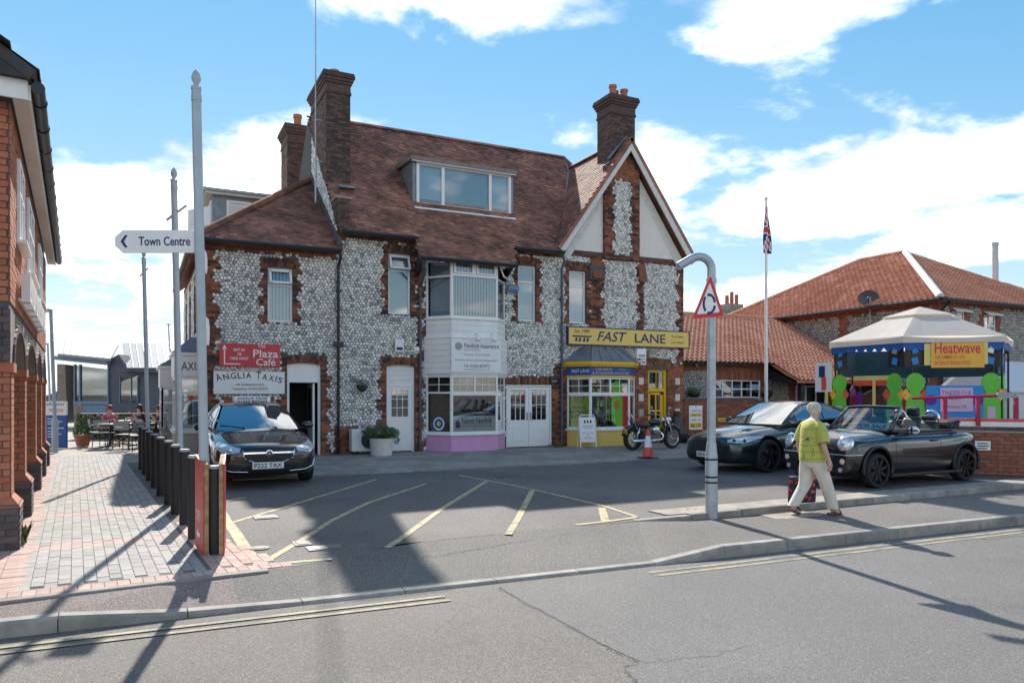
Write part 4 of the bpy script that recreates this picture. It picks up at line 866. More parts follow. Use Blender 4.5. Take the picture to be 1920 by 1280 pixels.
for s_, z_, w_ in (('KEYS', 1.46, .36), ('CUT', 1.34, .27), ('WATCH', 1.17, .48), ('BATTERIES', 1.03, .64), ('& STRAPS', 0.89, .58), ('TE', 0.70, .14)): text(s_, A + r_ * (0.34 - w_ / 2) + Vector((0, 0, z_)), r_, (0, 0, 1), w_, 0.10, MT['ink'], o, depth=0.006, bold=0.012)
# goods behind the shop window
sh = thing('shop_display', 'shelves of boxed car parts behind the shop bay window', 'display', (7.9, -0.3, 0.56))
b = MB(); b.box(-0.1, 1.3, 0.0, 0.5, 0, 0.06); b.box(-0.1, 1.3, 0.5, 0.54, 0, 1.5); b.box(-.1, 1.3, 0.2, 0.5, 0.42, 0.44); b.build('shelf', MT['mid'], sh)
for i in range(26):
    b = MB(); x_ = ru(-0.1, 1.1); z_ = random.choice((0.06, 0.06, 0.44, 0.44, 0.7)); y_ = ru(0.0, 0.2) if z_ < 0.4 else ru(0.2, 0.35); b.box(x_, x_ + ru(.08, .2), y_, y_ + .05, z_, z_ + ru(.1, .28)); b.build('box', MT[random.choice(['signblue', 'signwhite', 'lime', 'ink', 'plateyel', 'lilac', 'grey', 'ink', 'mid'])], sh)
ne = thing('open_sign', 'red OPEN sign hanging in the shop bay window', 'sign', (8.2, -0.6, 1.42)); text('OPEN', (0, 0, 0), (1, 0, 0), (0, 0, 1), 0.36, 0.13, MT['red'], ne); b = MB(); b.tube([(0.05, 0, 0.13), (0.05, 0, 0.22)], 0.004, 5); b.tube([(0.3, 0, 0.13), (0.3, 0, 0.22)], 0.004, 5); b.build('cord', MT['ink'], ne)
# dormer in the main roof
dm = MB().build('dormer', MT['white'], house)
dx0, dx1, dz0, dz1, dy = SX(775, 0.9), SX(962, 0.9), 7.30, 8.72, 0.95
window((dx0 + 0.12, dy), (dx1 - 0.04, dy), dz0, dz1 - 0.12, dm, 3, None, split=[0, 0.27, 0.77, 1.0], fw=0.09, dep=0.1, backing='frost', back_d=0.1)
for x_ in (dx0 + 0.0, dx1 - 0.06):
    b = MB(); b.prism([(x_, dy + 0.02, dz0 - 0.05), (x_, dy + 0.02, dz1 - 0.1), (x_, dy + 1.45, dz1 - 0.1)], (0.1, 0, 0)); b.build('cheek', MT['lead'], dm)
b = MB(); b.prism([(dx0 - 0.1, dy - 0.14, dz1 - 0.13), (dx0 - 0.1, dy - 0.14, dz1), (dx0 - 0.1, dy + 1.7, dz1 + 0.12), (dx0 - 0.1, dy + 1.7, dz1 - 0.02)], (dx1 - dx0 + 0.2, 0, 0)); b.build('flat_roof', MT['timber'], dm)
b = MB(); b.box(dx0 - 0.06, dx1 + 0.06, dy - 0.12, dy - 0.1, dz1 - 0.16, dz1 - 0.05); b.build('fascia', MT['white'], dm); b = MB(); b.prism([(dx0, dy - 0.02, dz0 - 0.02), (dx1, dy - 0.02, dz0 - 0.02), (dx1 + .02, dy - 0.25, dz0 - 0.17), (dx0 - .02, dy - 0.25, dz0 - 0.17)], (0, 0, 0.02)); b.build('apron', MT['white'], dm)
# dormer on the side roof
dm = MB().build('side_dormer', MT['lead'], house)
b = MB(); b.box(-2.85, -0.4, 3.78, 7.2, 6.0, 7.62); b.build('cheek', MT['lead'], dm); b = MB(); b.box(-3.05, -0.3, 3.6, 7.4, 7.62, 7.76); b.build('flat_roof', MT['oldwhite'], dm)
b = MB(); b.tube([(-3.05, 3.58, 7.74), (-0.6, 3.58, 7.74)], 0.06, 8); b.tube([(-3.08, 3.58, 7.74), (-3.08, 7.4, 7.74)], 0.06, 8); b.build('gutter', MT['polegrey'], dm)
window((-2.45, 3.74), (-1.75, 3.74), 6.65, 7.5, dm, fw=0.07, backing='blind_or_backing', sill=False); window((-2.89, 5.2), (-2.89, 4.0), 6.6, 7.5, dm, 2, fw=0.07, backing='frost', sill=False); window((-2.89, 7.0), (-2.89, 5.6), 6.6, 7.5, dm, 2, fw=0.07, backing='frost', sill=False)
# gutters and downpipes
gt = MB()
for pts in ([(-3.65, -0.36, 5.47), (0.02, -0.36, 5.47)], [(0.05, -0.36, 6.0), (2.2, -0.36, 6.0)], [(2.05, -0.97, 5.36), (5.02, -0.97, 5.36)], [(5.25, -0.36, 6.0), (6.95, -0.36, 6.02)], [(-3.66, -0.3, 5.47), (-3.66, 10.3, 5.47)]): gt.tube(pts, 0.058, 8)
gt.build('gutter', MT['black'], house, auto=True)
def pipe(pts, r=0.04, mat='black', name='downpipe', cl=()):
    b = MB(); b.tube(pts, r, 8); o = b.build(name, MT[mat], house, auto=True)
    for z_ in cl: p = pts[-1]; c_ = MB(); c_.box(p[0] - .06, p[0] + .06, p[1] - .045, p[1] + .06, z_, z_ + .05); c_.build('pipe_clip', MT[mat], o)
    return o
pipe([(0.0, -0.36, 5.44), (0.02, -0.34, 5.3), (0.02, -0.08, 5.1), (0.02, -0.08, 0.02)], cl=(4.4, 2.9, 1.5, 0.4))
b = MB(); b.box(-0.1, 0.14, -0.2, -0.03, 2.93, 3.06); b.build('hopper', MT['black'], house)
pipe([(2.18, -0.36, 5.95), (2.28, -0.3, 5.7), (2.36, -0.08, 5.5), (2.36, -0.08, 0.02)], mat='dkgrey', cl=(4.6, 3.2, 1.6)); pipe([(2.12, -0.95, 5.34), (2.3, -0.6, 5.0), (2.36, -0.09, 4.7)], mat='dkgrey')
pipe([(6.9, -0.34, 6.0), (6.98, -0.3, 5.75), (7.02, -0.08, 5.55), (7.02, -0.08, 0.02)], mat='dkgrey', cl=(4.6, 3.0, 1.4))

b = MB(); b.tube([(-0.22, 1.7, 7.2), (-0.22, 1.7, 13.8)], [0.028, 0.014], 8)
for z_ in (9.6, 8.4): b.box(-0.24, 0.05, 1.68, 1.72, z_, z_ + 0.03)
o = b.build('antenna_mast', MT['steel'], auto=True); tag(o, 'tall thin steel aerial mast clamped to the left brick chimney', 'aerial')
# ================================================================== SIGNS AND FITTINGS ON THE HOUSE
def board(name, label, x0, x1, z0, z1, mat, y=-0.05, th=0.03, border=None, cat='sign', frame=0.02):
    t = thing(name, label, cat, (x0, y, z0)); b = MB(); b.box(0, x1 - x0, 0, th, 0, z1 - z0); b.build('board', MT[mat], t)
    if border:
        b = MB(); w_, h_ = x1 - x0, z1 - z0
        for q_ in ((-frame, w_ + frame, -frame, 0), (-frame, w_ + frame, h_, h_ + frame), (-frame, 0, 0, h_), (w_, w_ + frame, 0, h_)): b.box(q_[0], q_[1], -0.012, th, q_[2], q_[3])
        b.build('frame', MT[border], t)
    return t
def put(t, s, x_, z_, w_, h_, mat, **k): return text(s, (x_, -0.004, z_), (1, 0, 0), (0, 0, 1), w_, h_, MT[mat] if isinstance(mat, str) else mat, t, **k)
t = board('shop_sign', 'long yellow FAST LANE shop sign with navy border', 7.22, 11.98, 3.22, 3.74, 'signyel', -0.16, 0.1, 'navy', frame=0.03)
put(t, 'FAST', 1.05, 0.11, 1.15, 0.32, 'navy', shear=0.3, bold=0.012); put(t, 'LANE', 2.52, 0.11, 1.25, 0.30, 'navy', shear=0.0, bold=0.012)
put(t, 'Est. 1989', 0.22, 0.36, 0.55, 0.10, 'ink'); put(t, '"A proper', 3.98, 0.31, 0.56, 0.10, 'ink'); put(t, 'car shop"', 4.02, 0.11, 0.54, 0.10, 'ink')
b = MB()
b.prism([(0.16, -0.006, 0.22), (0.82, -0.006, 0.22), (0.86, -0.006, 0.27), (0.12, -0.006, 0.27)], (0, 0.004, 0))
for x_ in (0.25, 0.38, 0.54, 0.67): b.prism([(x_ - 0.03, -0.006, 0.08), (x_ + 0.06, -0.006, 0.08), (x_ + 0.07, -0.006, 0.20), (x_ + 0.01, -0.006, 0.20)], (0, 0.004, 0))
b.build('bridge_mark', MT['navy'], t)
x0, x1 = SX(411), SX(524); t = board('cafe_sign', 'red Plaza Cafe sign with white arrow on the flint wall', x0, x1, SZ(411, 687), SZ(411, 643), 'red', -0.06); w_ = x1 - x0
put(t, 'The', 0.62 * w_, 0.50, 0.2, 0.10, 'signwhite'); put(t, 'Plaza', 0.55 * w_, 0.25, 0.62, 0.2, 'signwhite', bold=0.01); put(t, 'Café', 0.60 * w_, 0.04, 0.48, 0.18, 'signwhite', bold=0.01)
put(t, 'EAT IN', 0.23 * w_, 0.40, 0.26, 0.07, 'signwhite', bold=0.02); put(t, 'OR', 0.29 * w_, 0.29, 0.1, 0.07, 'signwhite', bold=0.02); put(t, 'TAKE AWAY', 0.165 * w_, 0.18, 0.46, 0.07, 'signwhite', bold=0.02)
b = MB(); b.box(0.105, 0.135, -0.005, 0, 0.06, 0.46); b.box(0.135, 0.5, -0.005, 0, 0.06, 0.085); b.prism([(0.06, -0.005, 0.44), (0.18, -0.005, 0.44), (0.12, -0.005, 0.56)], (0, 0.004, 0)); b.build('arrow', MT['signwhite'], t)
x0, x1 = SX(400), SX(533); t = board('taxi_sign', 'white Anglia Taxis of Sheringham sign with phone number', x0, x1, SZ(400, 738), SZ(400, 695), 'signwhite', -0.07, border='timber', frame=0.012); w_ = x1 - x0
s_ = 'ANGLIA TAXIS'; wd_ = dict(A=1.0, N=1.05, G=1.05, L=.8, I=.4, T=.9, X=1.0, S=.85); wd_[' '] = .5
tot = sum(wd_[c] for c in s_); acc = 0
for i, ch in enumerate(s_):                                  # arched lettering
    f_ = (acc + wd_[ch] / 2) / tot - 0.5; acc += wd_[ch]
    if ch == ' ': continue
    big = 0.185 if i in (0, 7) else 0.15; r_ = Vector((math.cos(-f_ * 0.8), 0, math.sin(-f_ * 0.8))); u_ = Vector((-r_.z, 0, r_.x)); lw = wd_[ch] / tot * w_ * 0.92 * (0.78 if ch != 'I' else 0.4)
    text(ch, Vector((w_ * (0.5 + f_ * 0.92) - lw / 2, -0.004, 0.27 + 0.13 * math.cos(f_ * 2.8))), r_, u_, lw, big, MT['ink'], t, bold=0.008)
put(t, 'OF SHERINGHAM', 0.30 * w_, 0.205, 0.70, 0.055, 'ink'); put(t, 'Telephone: 01263 822222', 0.25 * w_, 0.085, 0.88, 0.075, 'ink')
t = board('private_sign', 'small white PRIVATE sign behind the taxi', SX(448), SX(490), SZ(448, 768), SZ(448, 743), 'signwhite', -0.05); put(t, 'PRIVATE', 0.06, 0.18, SX(490) - SX(448) - 0.12, 0.10, 'ink', bold=0.02)
def fit(name, label, cat, x0, x1, z0, z1, d, mat, bev=0.015, strip=None):
    t = thing(name, label, cat, ((x0 + x1) / 2, 0, z0)); b = MB(); w_ = (x1 - x0) / 2; b.box(-w_, w_, -0.03 - d, -0.025, 0, z1 - z0); b.build('case', MT[mat], t, bevel=bev)
    b = MB(); h_ = z1 - z0; b.box(-w_ * 0.7, w_ * 0.7, -0.034 - d, -0.03 - d, h_ * 0.15, h_ * 0.4); b.build('front_panel', MT[strip or 'grey'], t); return t
fit('alarm_box', 'white alarm box with dark stripe above the white side door', 'alarm box', SX(739), SX(755), SZ(745, 660), SZ(745, 637), 0.08, 'white', strip='navy')
fit('junction_box', 'small plain white box beside the grey downpipe', 'box', SX(775), SX(785), SZ(780, 662), SZ(780, 650), 0.06, 'white')
fit('blue_alarm_box', 'blue alarm box beside the upper window right of the bay', 'alarm box', SX(950), SX(970), SZ(960, 548), SZ(960, 536), 0.1, 'bluegrey', strip='signblue')
fit('white_meter_box', 'white box hung under the yellow shop sign', 'box', SX(1189), SX(1206), SZ(1197, 672), SZ(1197, 654), 0.14, 'white')
fit('wall_notice', 'small white notice below the meter box by the yellow door', 'notice', SX(1200), SX(1210), SZ(1205, 684), SZ(1205, 667), 0.01, 'signwhite', bev=0)
fit('floodlight', 'square pale floodlight under the shop sign over the yellow door', 'floodlight', SX(1212), SX(1227), SZ(1220, 671), SZ(1220, 657), 0.12, 'slab', strip='cream')
fit('black_wall_box', 'small black box at the top right of the double doors', 'box', SX(1029), SX(1043), SZ(1036, 717), SZ(1036, 708), 0.08, 'black')
for px_ in (888, 918):                                       # two lamps over the broker sign
    x_ = SX(px_, -0.75); t = thing('sign_lamp', 'small white swan neck lamp over the broker name' if px_ == 888 else 'small white swan neck lamp near the right edge of the broker sign', 'lamp', (x_, -0.78, 3.25), group='lamps over the broker sign'); b = MB(); b.tube([(0, 0.02, 0.02), (0, -0.12, 0.12), (0, -0.25, 0.05)], 0.01, 6); b.build('arm', MT['white'], t); b = MB(); b.lathe([(0.02, 0.06), (0.07, 0.0), (0.085, -0.08), (0.05, -0.1)], (0, -0.27, -0.02), 12); b.build('shade', MT['white'], t, smooth=True)
# air conditioner and planter
t = thing('air_conditioner', 'white air conditioning unit with round fan grille by the wall', 'air conditioner', (SX(678), -0.35, 0.018)); b = MB(); b.box(-0.40, 0.40, -0.15, 0.15, 0.08, 0.68); b.build('case', MT['white'], t, bevel=0.02); b = MB(); b.lathe([(0.23, -0.156), (0.23, -0.15)], (0.08, 0, 0.38), 24, 'Y'); b.build('fan_opening', MT['ink'], t)
for r_ in (0.06, 0.1, 0.14, 0.18, 0.22):
    b = MB(); b.tube([(0.08 + r_ * math.cos(a), -0.162, 0.38 + r_ * math.sin(a)) for a in [2 * math.pi * k / 24 for k in range(25)]], 0.004, 4); b.build('grille_ring', MT['grey'], t)
for x_ in (-0.3, 0.3): b = MB(); b.box(x_ - .03, x_ + .03, -0.15, 0.15, 0, 0.08); b.build('foot', MT['black'], t)
def leafball(b, c, rx, ry, rz, n, s0, s1, fill=0.35):
    for i in range(n):
        v = Vector((random.gauss(0, 1), random.gauss(0, 1), random.gauss(0, 1))).normalized() * (fill + (1 - fill) * rnd() ** 0.5)
        p = Vector((c[0] + v.x * rx, c[1] + v.y * ry, c[2] + v.z * rz)); d = Vector((random.gauss(0, 1), random.gauss(0, 1), random.gauss(0, 0.7))).normalized(); e = d.orthogonal().normalized(); s_ = ru(s0, s1); t = rnd()
        b.face([p - d * s_, p + e * s_ * 0.4, p + d * s_, p - e * s_ * 0.4], t)
t = thing('bush_planter', 'round white tub with a bushy green shrub by the white door', 'planter', (SX(715, -1.0), -1.0, 0.018)); b = MB(); b.lathe([(0.27, 0), (0.28, 0.04), (0.31, 0.42), (0.33, 0.46), (0.28, 0.46), (0.27, 0.4)], n=24); b.build('tub', MT['oldwhite'], t, auto=True)
b = MB(); b.lathe([(0.27, 0.38), (0.27, 0.4)], n=16); b.build('soil', MT['soil'], t)
b = MB(); leafball(b, (-0.08, 0, 0.62), 0.46, 0.34, 0.2, 1500, 0.02, 0.05); leafball(b, (0.25, 0, 0.58), 0.25, 0.25, 0.16, 400, 0.02, 0.05); leafball(b, (0.4, -0.05, 0.42), 0.1, 0.1, 0.14, 90, 0.02, 0.04); b.build('foliage', MT['leaf'], t)['kind'] = 'stuff'
b = MB()
for i in range(7): b.tube([(0, 0, 0.38), (ru(-.3, .3), ru(-.2, .2), 0.7)], 0.01, 5)
b.build('stems', MT['timber'], t)
def weeds(px, py, z, n, s0, hgt, label):
    p = G(px, py, z); b = MB()
    for i in range(n):
        a = ru(0, 6.28); l = ru(0.4, 1) * hgt; o_ = Vector((ru(-s0, s0), ru(-s0, s0) * 0.4, 0)); d = Vector((math.cos(a) * 0.5, math.sin(a) * 0.5, 1)).normalized(); e = Vector((-math.sin(a), math.cos(a), 0)) * 0.014
        b.face([o_ - e, o_ + e, o_ + d * l * 0.6 + e * 1.3, o_ + d * l, o_ + d * l * 0.6 - e * 1.3], rnd())
    o = b.build('weeds', MT['leaf'], loc=(p.x, p.y, z)); tag(o, label, 'weeds')
weeds(1306, 965, -0.07, 70, 0.2, 0.11, 'green weeds growing at the foot of the sign post'); weeds(765, 843, 0.018, 40, 0.12, 0.3, 'spindly weed by the white side door'); weeds(1045, 838, 0.018, 60, 0.25, 0.14, 'low weeds beside the downpipe and double doors'); weeds(8, 1020, 0, 90, 0.2, 0.3, 'green weeds at the foot of the brick pier')
for px_, lab in ((675, 'small hanging basket with pink flowers on the flint wall'),):
    t = thing('hanging_basket', lab, 'hanging basket', (SX(px_), -0.22, SZ(px_, 728))); b = MB(); b.lathe([(0.03, -0.1), (0.13, -0.02), (0.17, 0.08), (0.15, 0.08)], n=12); b.build('bowl', MT['soil'], t, smooth=True); b = MB(); leafball(b, (0, 0, 0.13), 0.2, 0.16, 0.12, 160, 0.02, 0.04); b.build('leaves', MT['leaf'], t); b = MB(); leafball(b, (0, -0.02, 0.16), 0.19, 0.15, 0.12, 60, 0.02, 0.035); b.build('flowers', MT['lilac'], t); b = MB(); b.tube([(0, 0.2, 0.35), (0, 0.0, 0.4), (0, 0, 0.1)], 0.008, 5); b.build('bracket', MT['black'], t)
# taxi office windows on the side wall
def kiosk(name, label, x0, x1, y0, y1, zt, sign):
    t = thing(name, label, 'kiosk', (x1, y0, 0)); w_ = x1 - x0; d = y1 - y0; b = MB(); b.box(-w_, 0, 0, d, 0, 0.62); b.build('base_panel', MT['cream'], t); b = MB(); b.box(-w_ - .06, 0, -0.06, d + .05, 0.62, 0.68); b.build('sill', MT['whitewood'], t)
    window((-w_, 0), (0, 0), 0.68, zt - 0.62, t, 1, zt - 1.05, backing=None, sill=False, mat='whitewood', fw=0.07); window((-w_, d), (-w_, 0.0), 0.68, zt - 0.62, t, 2, zt - 1.05, backing=None, sill=False, mat='whitewood', fw=0.07)
    b = MB(); b.box(-w_ - .03, 0, -0.03, d + .03, zt - 0.62, zt - 0.08); b.build('fascia', MT['signwhite'], t); b = MB(); b.box(-w_ - .09, 0, -0.09, d + .06, zt - 0.08, zt); b.build('cornice', MT['whitewood'], t, bevel=0.02)
    b = MB(); b.prism([(-w_ - .07, -0.07, zt), (0, -0.07, zt), (0, 0.25, zt + 0.42), (-w_ * .35, 0.3, zt + 0.42)], (0, 0, 0.012)); b.prism([(-w_ - .07, -0.07, zt), (-w_ * .35, 0.3, zt + .42), (-w_ * .35, d - .2, zt + .42), (-w_ - .07, d, zt)], (0, 0, 0.012)); b.build('lead_roof', MT['lead'], t)
    b = MB(); b.box(-0.1, 0.0, 0.3, d, 0.7, zt - 0.7); b.build('back_panel', MT['mid'], t)
    if sign: text(sign, (-w_ + 0.02, -0.034, zt - 0.46), (1, 0, 0), (0, 0, 1), w_ - 0.06, 0.22, MT['ink'], t)
    return t
t = kiosk('taxi_kiosk', 'white shopfront bay with TAXIS on its fascia by the poles', -3.98, -3.345, 0.9, 2.7, 2.72, 'TAXIS'); kiosk('side_kiosk', 'smaller cream shopfront bay beyond the TAXIS bay', -4.25, -3.345, 3.4, 5.4, 2.45, None)
t = thing('window_plant', 'green plant in an orange pot hanging in the TAXIS window', 'plant', (-3.6, 0.99, 1.55)); b = MB(); b.lathe([(0.06, -0.1), (0.1, 0.05)], n=12); b.build('pot', MT['orange'], t); b = MB(); leafball(b, (0, 0, 0.12), 0.12, 0.04, 0.12, 90, 0.02, 0.05); b.build('leaves', MT['bandgreen'], t)
# ================================================================== STREET FURNITURE
def pole(px, py, top_py, r, label, lean, z=0.0, name='sign_pole'):
    p = G(px, py, z); Yc = (p - CAM).dot(FV); zt = CAM.z + (HOR - top_py) / FPX * Yc; t = thing(name, label, 'pole', (p.x, p.y, z)); L = -RV * lean * zt
    at = lambda h: (L * (h / zt)) + Vector((0, 0, h))
    b = MB(); b.tube([at(0), at(zt - 0.2)], r, 14); b.build('shaft', MT['polegrey'], t, auto=True)
    b = MB(); c_ = at(zt - 0.2); b.lathe([(r * 1.08, 0), (r * 1.08, 0.03), (r * 0.6, 0.04), (r * 0.55, 0.06), (r * 0.95, 0.10), (r * 1.0, 0.13), (r * 0.7, 0.18), (0.004, 0.215)], c_, 14); b.build('acorn_finial', MT['polegrey'], t, auto=True)
    b = MB(); b.lathe([(r + .004, -0.0), (r + .004, 0.06)], at(zt - 0.32), 14); b.build('collar', MT['polegrey'], t)
    return t, at, Yc
def finger(t, c, d, L, h, label=None, txt=None, arrow=True):
    """pointed finger board from c along d"""
    d = Vector(d).normalized(); u_ = Vector((0, 0, 1)); n_ = d.cross(u_); b = MB(); c = Vector(c); pts = [c + d * 0.0 - u_ * h / 2, c + d * (L - h * 0.35) - u_ * h / 2, c + d * L - u_ * h * 0.2, c + d * L + u_ * h * 0.2, c + d * (L - h * 0.35) + u_ * h / 2, c + u_ * h / 2]
    b.prism([p + n_ * 0.012 for p in pts], n_ * -0.024); o = b.build('finger_board', MT['signwhite'], t, bevel=0.003); return o
t, at, Yc = pole(386, 1033, 133, 0.048, 'tallest grey finger post with acorn top and Town Centre sign', 0.021); ZF = CAM.z + (HOR - 453) / FPX * Yc
fo = finger(t, at(ZF) - RV * 0.05, -RV, 0.83, 0.235)
c_ = at(ZF); text('Town Centre', c_ - RV * 0.63 - FV * 0.0135 + Vector((0, 0, -0.045)), RV, (0, 0, 1), 0.54, 0.095, MT['navy'], fo, bold=0.012)
b = MB(); o_ = c_ - RV * 0.82 - FV * 0.014; U = Vector((0, 0, 1))
b.prism([o_ + RV * 0.075 + U * 0.065, o_ + RV * 0.045 + U * 0.065, o_ + RV * 0.0, o_ + RV * 0.045 - U * 0.065, o_ + RV * 0.075 - U * 0.065, o_ + RV * 0.035], FV * 0.002); b.build('chevron', MT['navy'], fo)
fd = (at(ZF) + t.location - CAM); fd.z = 0; fd = (fd.normalized() + RV * 0.10).normalized(); finger(t, at(ZF - 0.12) + fd * 0.05, fd, 0.7, 0.235); finger(t, at(2.35) + fd * 0.05, fd, 0.8, 0.3)
t, at, Yc = pole(340, 944, 316, 0.046, 'grey finger post with a tilted white plate, behind the tallest post', 0.023); zc = CAM.z + (HOR - 400) / FPX * Yc
b = MB(); c_ = at(zc); b.tube([c_ - RV * 0.12 - U * 0.1, c_ + RV * 0.18 + U * 0.12], 0.018, 8); b.build('bracket', MT['polegrey'], t); b = MB(); c_ = c_ + RV * 0.2; b.prism([c_ + U * 0.16 + RV * 0.25 + FV * .2, c_ + U * 0.05, c_ - U * 0.27, c_ - U * 0.12 + RV * 0.25 + FV * .2], FV * 0.012); b.build('plate', MT['signwhite'], t)
t, at, Yc = pole(279, 866, 470, 0.046, 'grey pole with small cross bracket beside the far bollards', 0.025); zc = CAM.z + (HOR - 510) / FPX * Yc; b = MB(); c_ = at(zc); b.tube([c_ - RV * 0.1 - U * 0.1, c_ + RV * 0.1 + U * 0.1], 0.018, 8); b.tube([c_ - RV * 0.03 + U * 0.08, c_ + RV * 0.03 - U * 0.25], 0.012, 8); b.build('bracket', MT['polegrey'], t)
# bollards
bol = [(404, 1037), (363, 1009), (346, 982), (329, 962), (316, 944), (301, 928), (290, 913), (280, 900), (272, 888), (265, 879)]
for i, (px_, py_) in enumerate(bol):
    p = G(px_, py_); t = thing('bollard', ['', 'black bollard touching the back of the red sandwich board', 'black bollard second behind the red sandwich board', 'black bollard third behind the red sandwich board', 'black bollard beside the middle grey pole', 'black bollard just past the middle grey pole', 'black bollard in the middle of the farther half of the row', 'black bollard beside the small bracket pole', 'last but one black bollard before the cafe tables', 'end black bollard next to the cafe tables'][i] if i else 'black bollard between the two red sign panels', 'bollard', (p.x, p.y, 0), group='bollards along the path' if i else None)
    b = MB(); b.lathe([(0.062, 0), (0.062, 0.92 if i else 0.88)], n=16); b.build('post', MT['blackpaint'], t, auto=True); b = MB(); zt_ = 0.92 if i else 0.88; b.lathe([(0.064, zt_), (0.064, zt_ + .018), (0.055, zt_ + .03)], n=16); b.build('cap', MT['grey'], t, auto=True)
p = G(404, 1037); t = thing('red_sandwich_board', 'worn red sandwich board with rotten plywood edges round a bollard', 'sign', (p.x, p.y, 0))
for k, (a, e) in enumerate(((-RV * 0.326 + FV * 0.30, -RV * 0.075 - FV * 0.10), (-RV * 0.045 + FV * 0.37, RV * 0.10 - FV * 0.05))):
    d = e - a; dn = d.normalized(); n_ = d.cross(U).normalized(); n_ = n_ if (n_.dot(RV) < 0) == (k == 0) else -n_      # outward face
    q4 = [a + U * 0.02, e, e + U * 0.93, a + U * 1.0]; b = MB(); b.prism([v + n_ * 0.0 for v in q4], n_ * 0.012); pn = b.build('red_panel', MT['oldred'], t); b = MB(); b.prism([v - n_ * 0.002 for v in q4], n_ * -0.04); b.build('plywood_back', MT['ply'], t)
    if k == 0:
        for s__, h_ in (('OPEN', 0.32),): text(s__, a + d * 0.15 + U * h_ + n_ * 0.013, dn, U, 0.25, 0.11, MT['signwhite'], pn, depth=0.0)
        b = MB(); o_ = a + d * 0.25 + U * 0.18 + n_ * 0.014; b.prism([o_, o_ + dn * 0.1 + U * 0.06, o_ + dn * 0.1 + U * .02, o_ + dn * 0.2 + U * .02, o_ + dn * .2 - U * .02, o_ + dn * .1 - U * .02, o_ + dn * .1 - U * .06], n_ * 0.002); b.build('arrow', MT['signwhite'], pn)
# roundabout warning sign
p = G(1334, 971, -0.07); Yc = (p - CAM).dot(FV); zz = lambda py: CAM.z + (HOR - py) / FPX * Yc - p.z
t = thing('warning_sign', 'red triangular roundabout warning sign on a grey post with hooked top', 'road sign', (p.x, p.y, p.z)); s_ = Yc / FPX
b = MB(); b.lathe([(11.5 * s_, 0), (11.5 * s_, zz(858)), (8.5 * s_, zz(828))], n=18); b.build('base_section', MT['steel'], t, auto=True)
b = MB(); hk = [Vector((0, 0, zz(829))), Vector((0, 0, zz(505)))]
for k in range(1, 9): a = math.radians(k * 15); hk.append(-RV * (24 * s_) * (1 - math.cos(a)) + U * (zz(505) + 24 * s_ * math.sin(a)))
hk.append(hk[-1] - RV * 26 * s_ - U * 15 * s_); b.tube(hk, 8 * s_, 14); b.build('hooked_post', MT['steel'], t, auto=True)
b = MB(); b.lathe([(9.5 * s_, zz(530)), (9.5 * s_, zz(522))], n=18); b.build('collar', MT['steel'], t)
for zc in (zz(895), zz(905), zz(862)): b = MB(); b.lathe([(12.2 * s_, zc), (12.2 * s_, zc + 0.025)], n=18); b.build('cable_tie', MT['ink'], t)
SN = -FV; SR = RV
def tri(r_, z_, rad, d):
    pts = []; C0 = Vector((0, 0, 0)); V = [SR * x_ * s_ + U * zz(y_) for x_, y_ in ((-39, 599), (21, 593), (-5, 516))]
    cen = sum(V, Vector()) / 3; V = [cen + (v - cen) * r_ for v in V]
    for i in range(3):
        a, o_, e = V[i - 1], V[i], V[(i + 1) % 3]; da, de = (a - o_).normalized(), (e - o_).normalized()
        for k in range(6): f_ = k / 5; pts.append(o_ + (da * (1 - f_) ** 2 + de * f_ ** 2) * rad)
    return [v + SN * d for v in pts], cen
pts, cen = tri(1.0, 0, 0.06, 9.5 * s_); b = MB(); b.prism(pts, SN * 0.006); b.build('sign_plate', MT['signred'], t); b = MB(); b.prism([v - SN * 0.004 for v in pts], SN * 0.004); b.build('plate_back', MT['steel'], t)
pts, _ = tri(0.72, 0, 0.03, 9.5 * s_ + 0.007); b = MB(); b.prism(pts, SN * 0.002); b.build('white_face', MT['signwhite'], t)
cen = SR * -7 * s_ + U * zz(571)
for a0 in (10, 130, 250):
    b = MB(); A = []; 
    for k in range(9): a = R(a0 + k * 100 / 8); A.append((a, 1))
    o1 = [cen + SR * math.cos(a) * 12.5 * s_ + U * math.sin(a) * 19.5 * s_ for a, _ in A]; i1 = [cen + SR * math.cos(a) * 8.3 * s_ + U * math.sin(a) * 14.5 * s_ for a, _ in A]
    for k in range(8): b.face([v + SN * (9.5 * s_ + 0.011) for v in (o1[k], o1[k + 1], i1[k + 1], i1[k])])
    b.build('roundabout_arrow', MT['navy'], t)
# cones
def cone(px, py, h, label, small=False):
    p = G(px, py, 0.018 if not small else 0); t = thing('traffic_cone', label, 'traffic cone', p); b = MB(); b.box(-.19 * h / .7, .19 * h / .7, -.19 * h / .7, .19 * h / .7, 0, 0.03); b.build('base', MT['black'], t, bevel=0.01)
    r0, r1 = 0.135 * h / .7, 0.03
    rr2 = lambda f_: r0 + (r1 - r0) * f_
    for k, (a, e, mt) in enumerate(((0.04, 0.36, 'orange'), (0.36, 0.76, 'signwhite'), (0.76, 1.0, 'orange')) if not small else ((0.04, 1.0, 'orange'),)): b = MB(); b.lathe([(rr2(a), 0.03 + a * (h - .03)), (rr2(e), 0.03 + e * (h - .03))], n=20); b.build('band', MT[mt], t, auto=True)
cone(1215, 859, 0.74, 'red and white traffic cone in front of the motorcycle'); cone(1317, 833, 0.5, 'small plain orange cone against the curved wall', True)
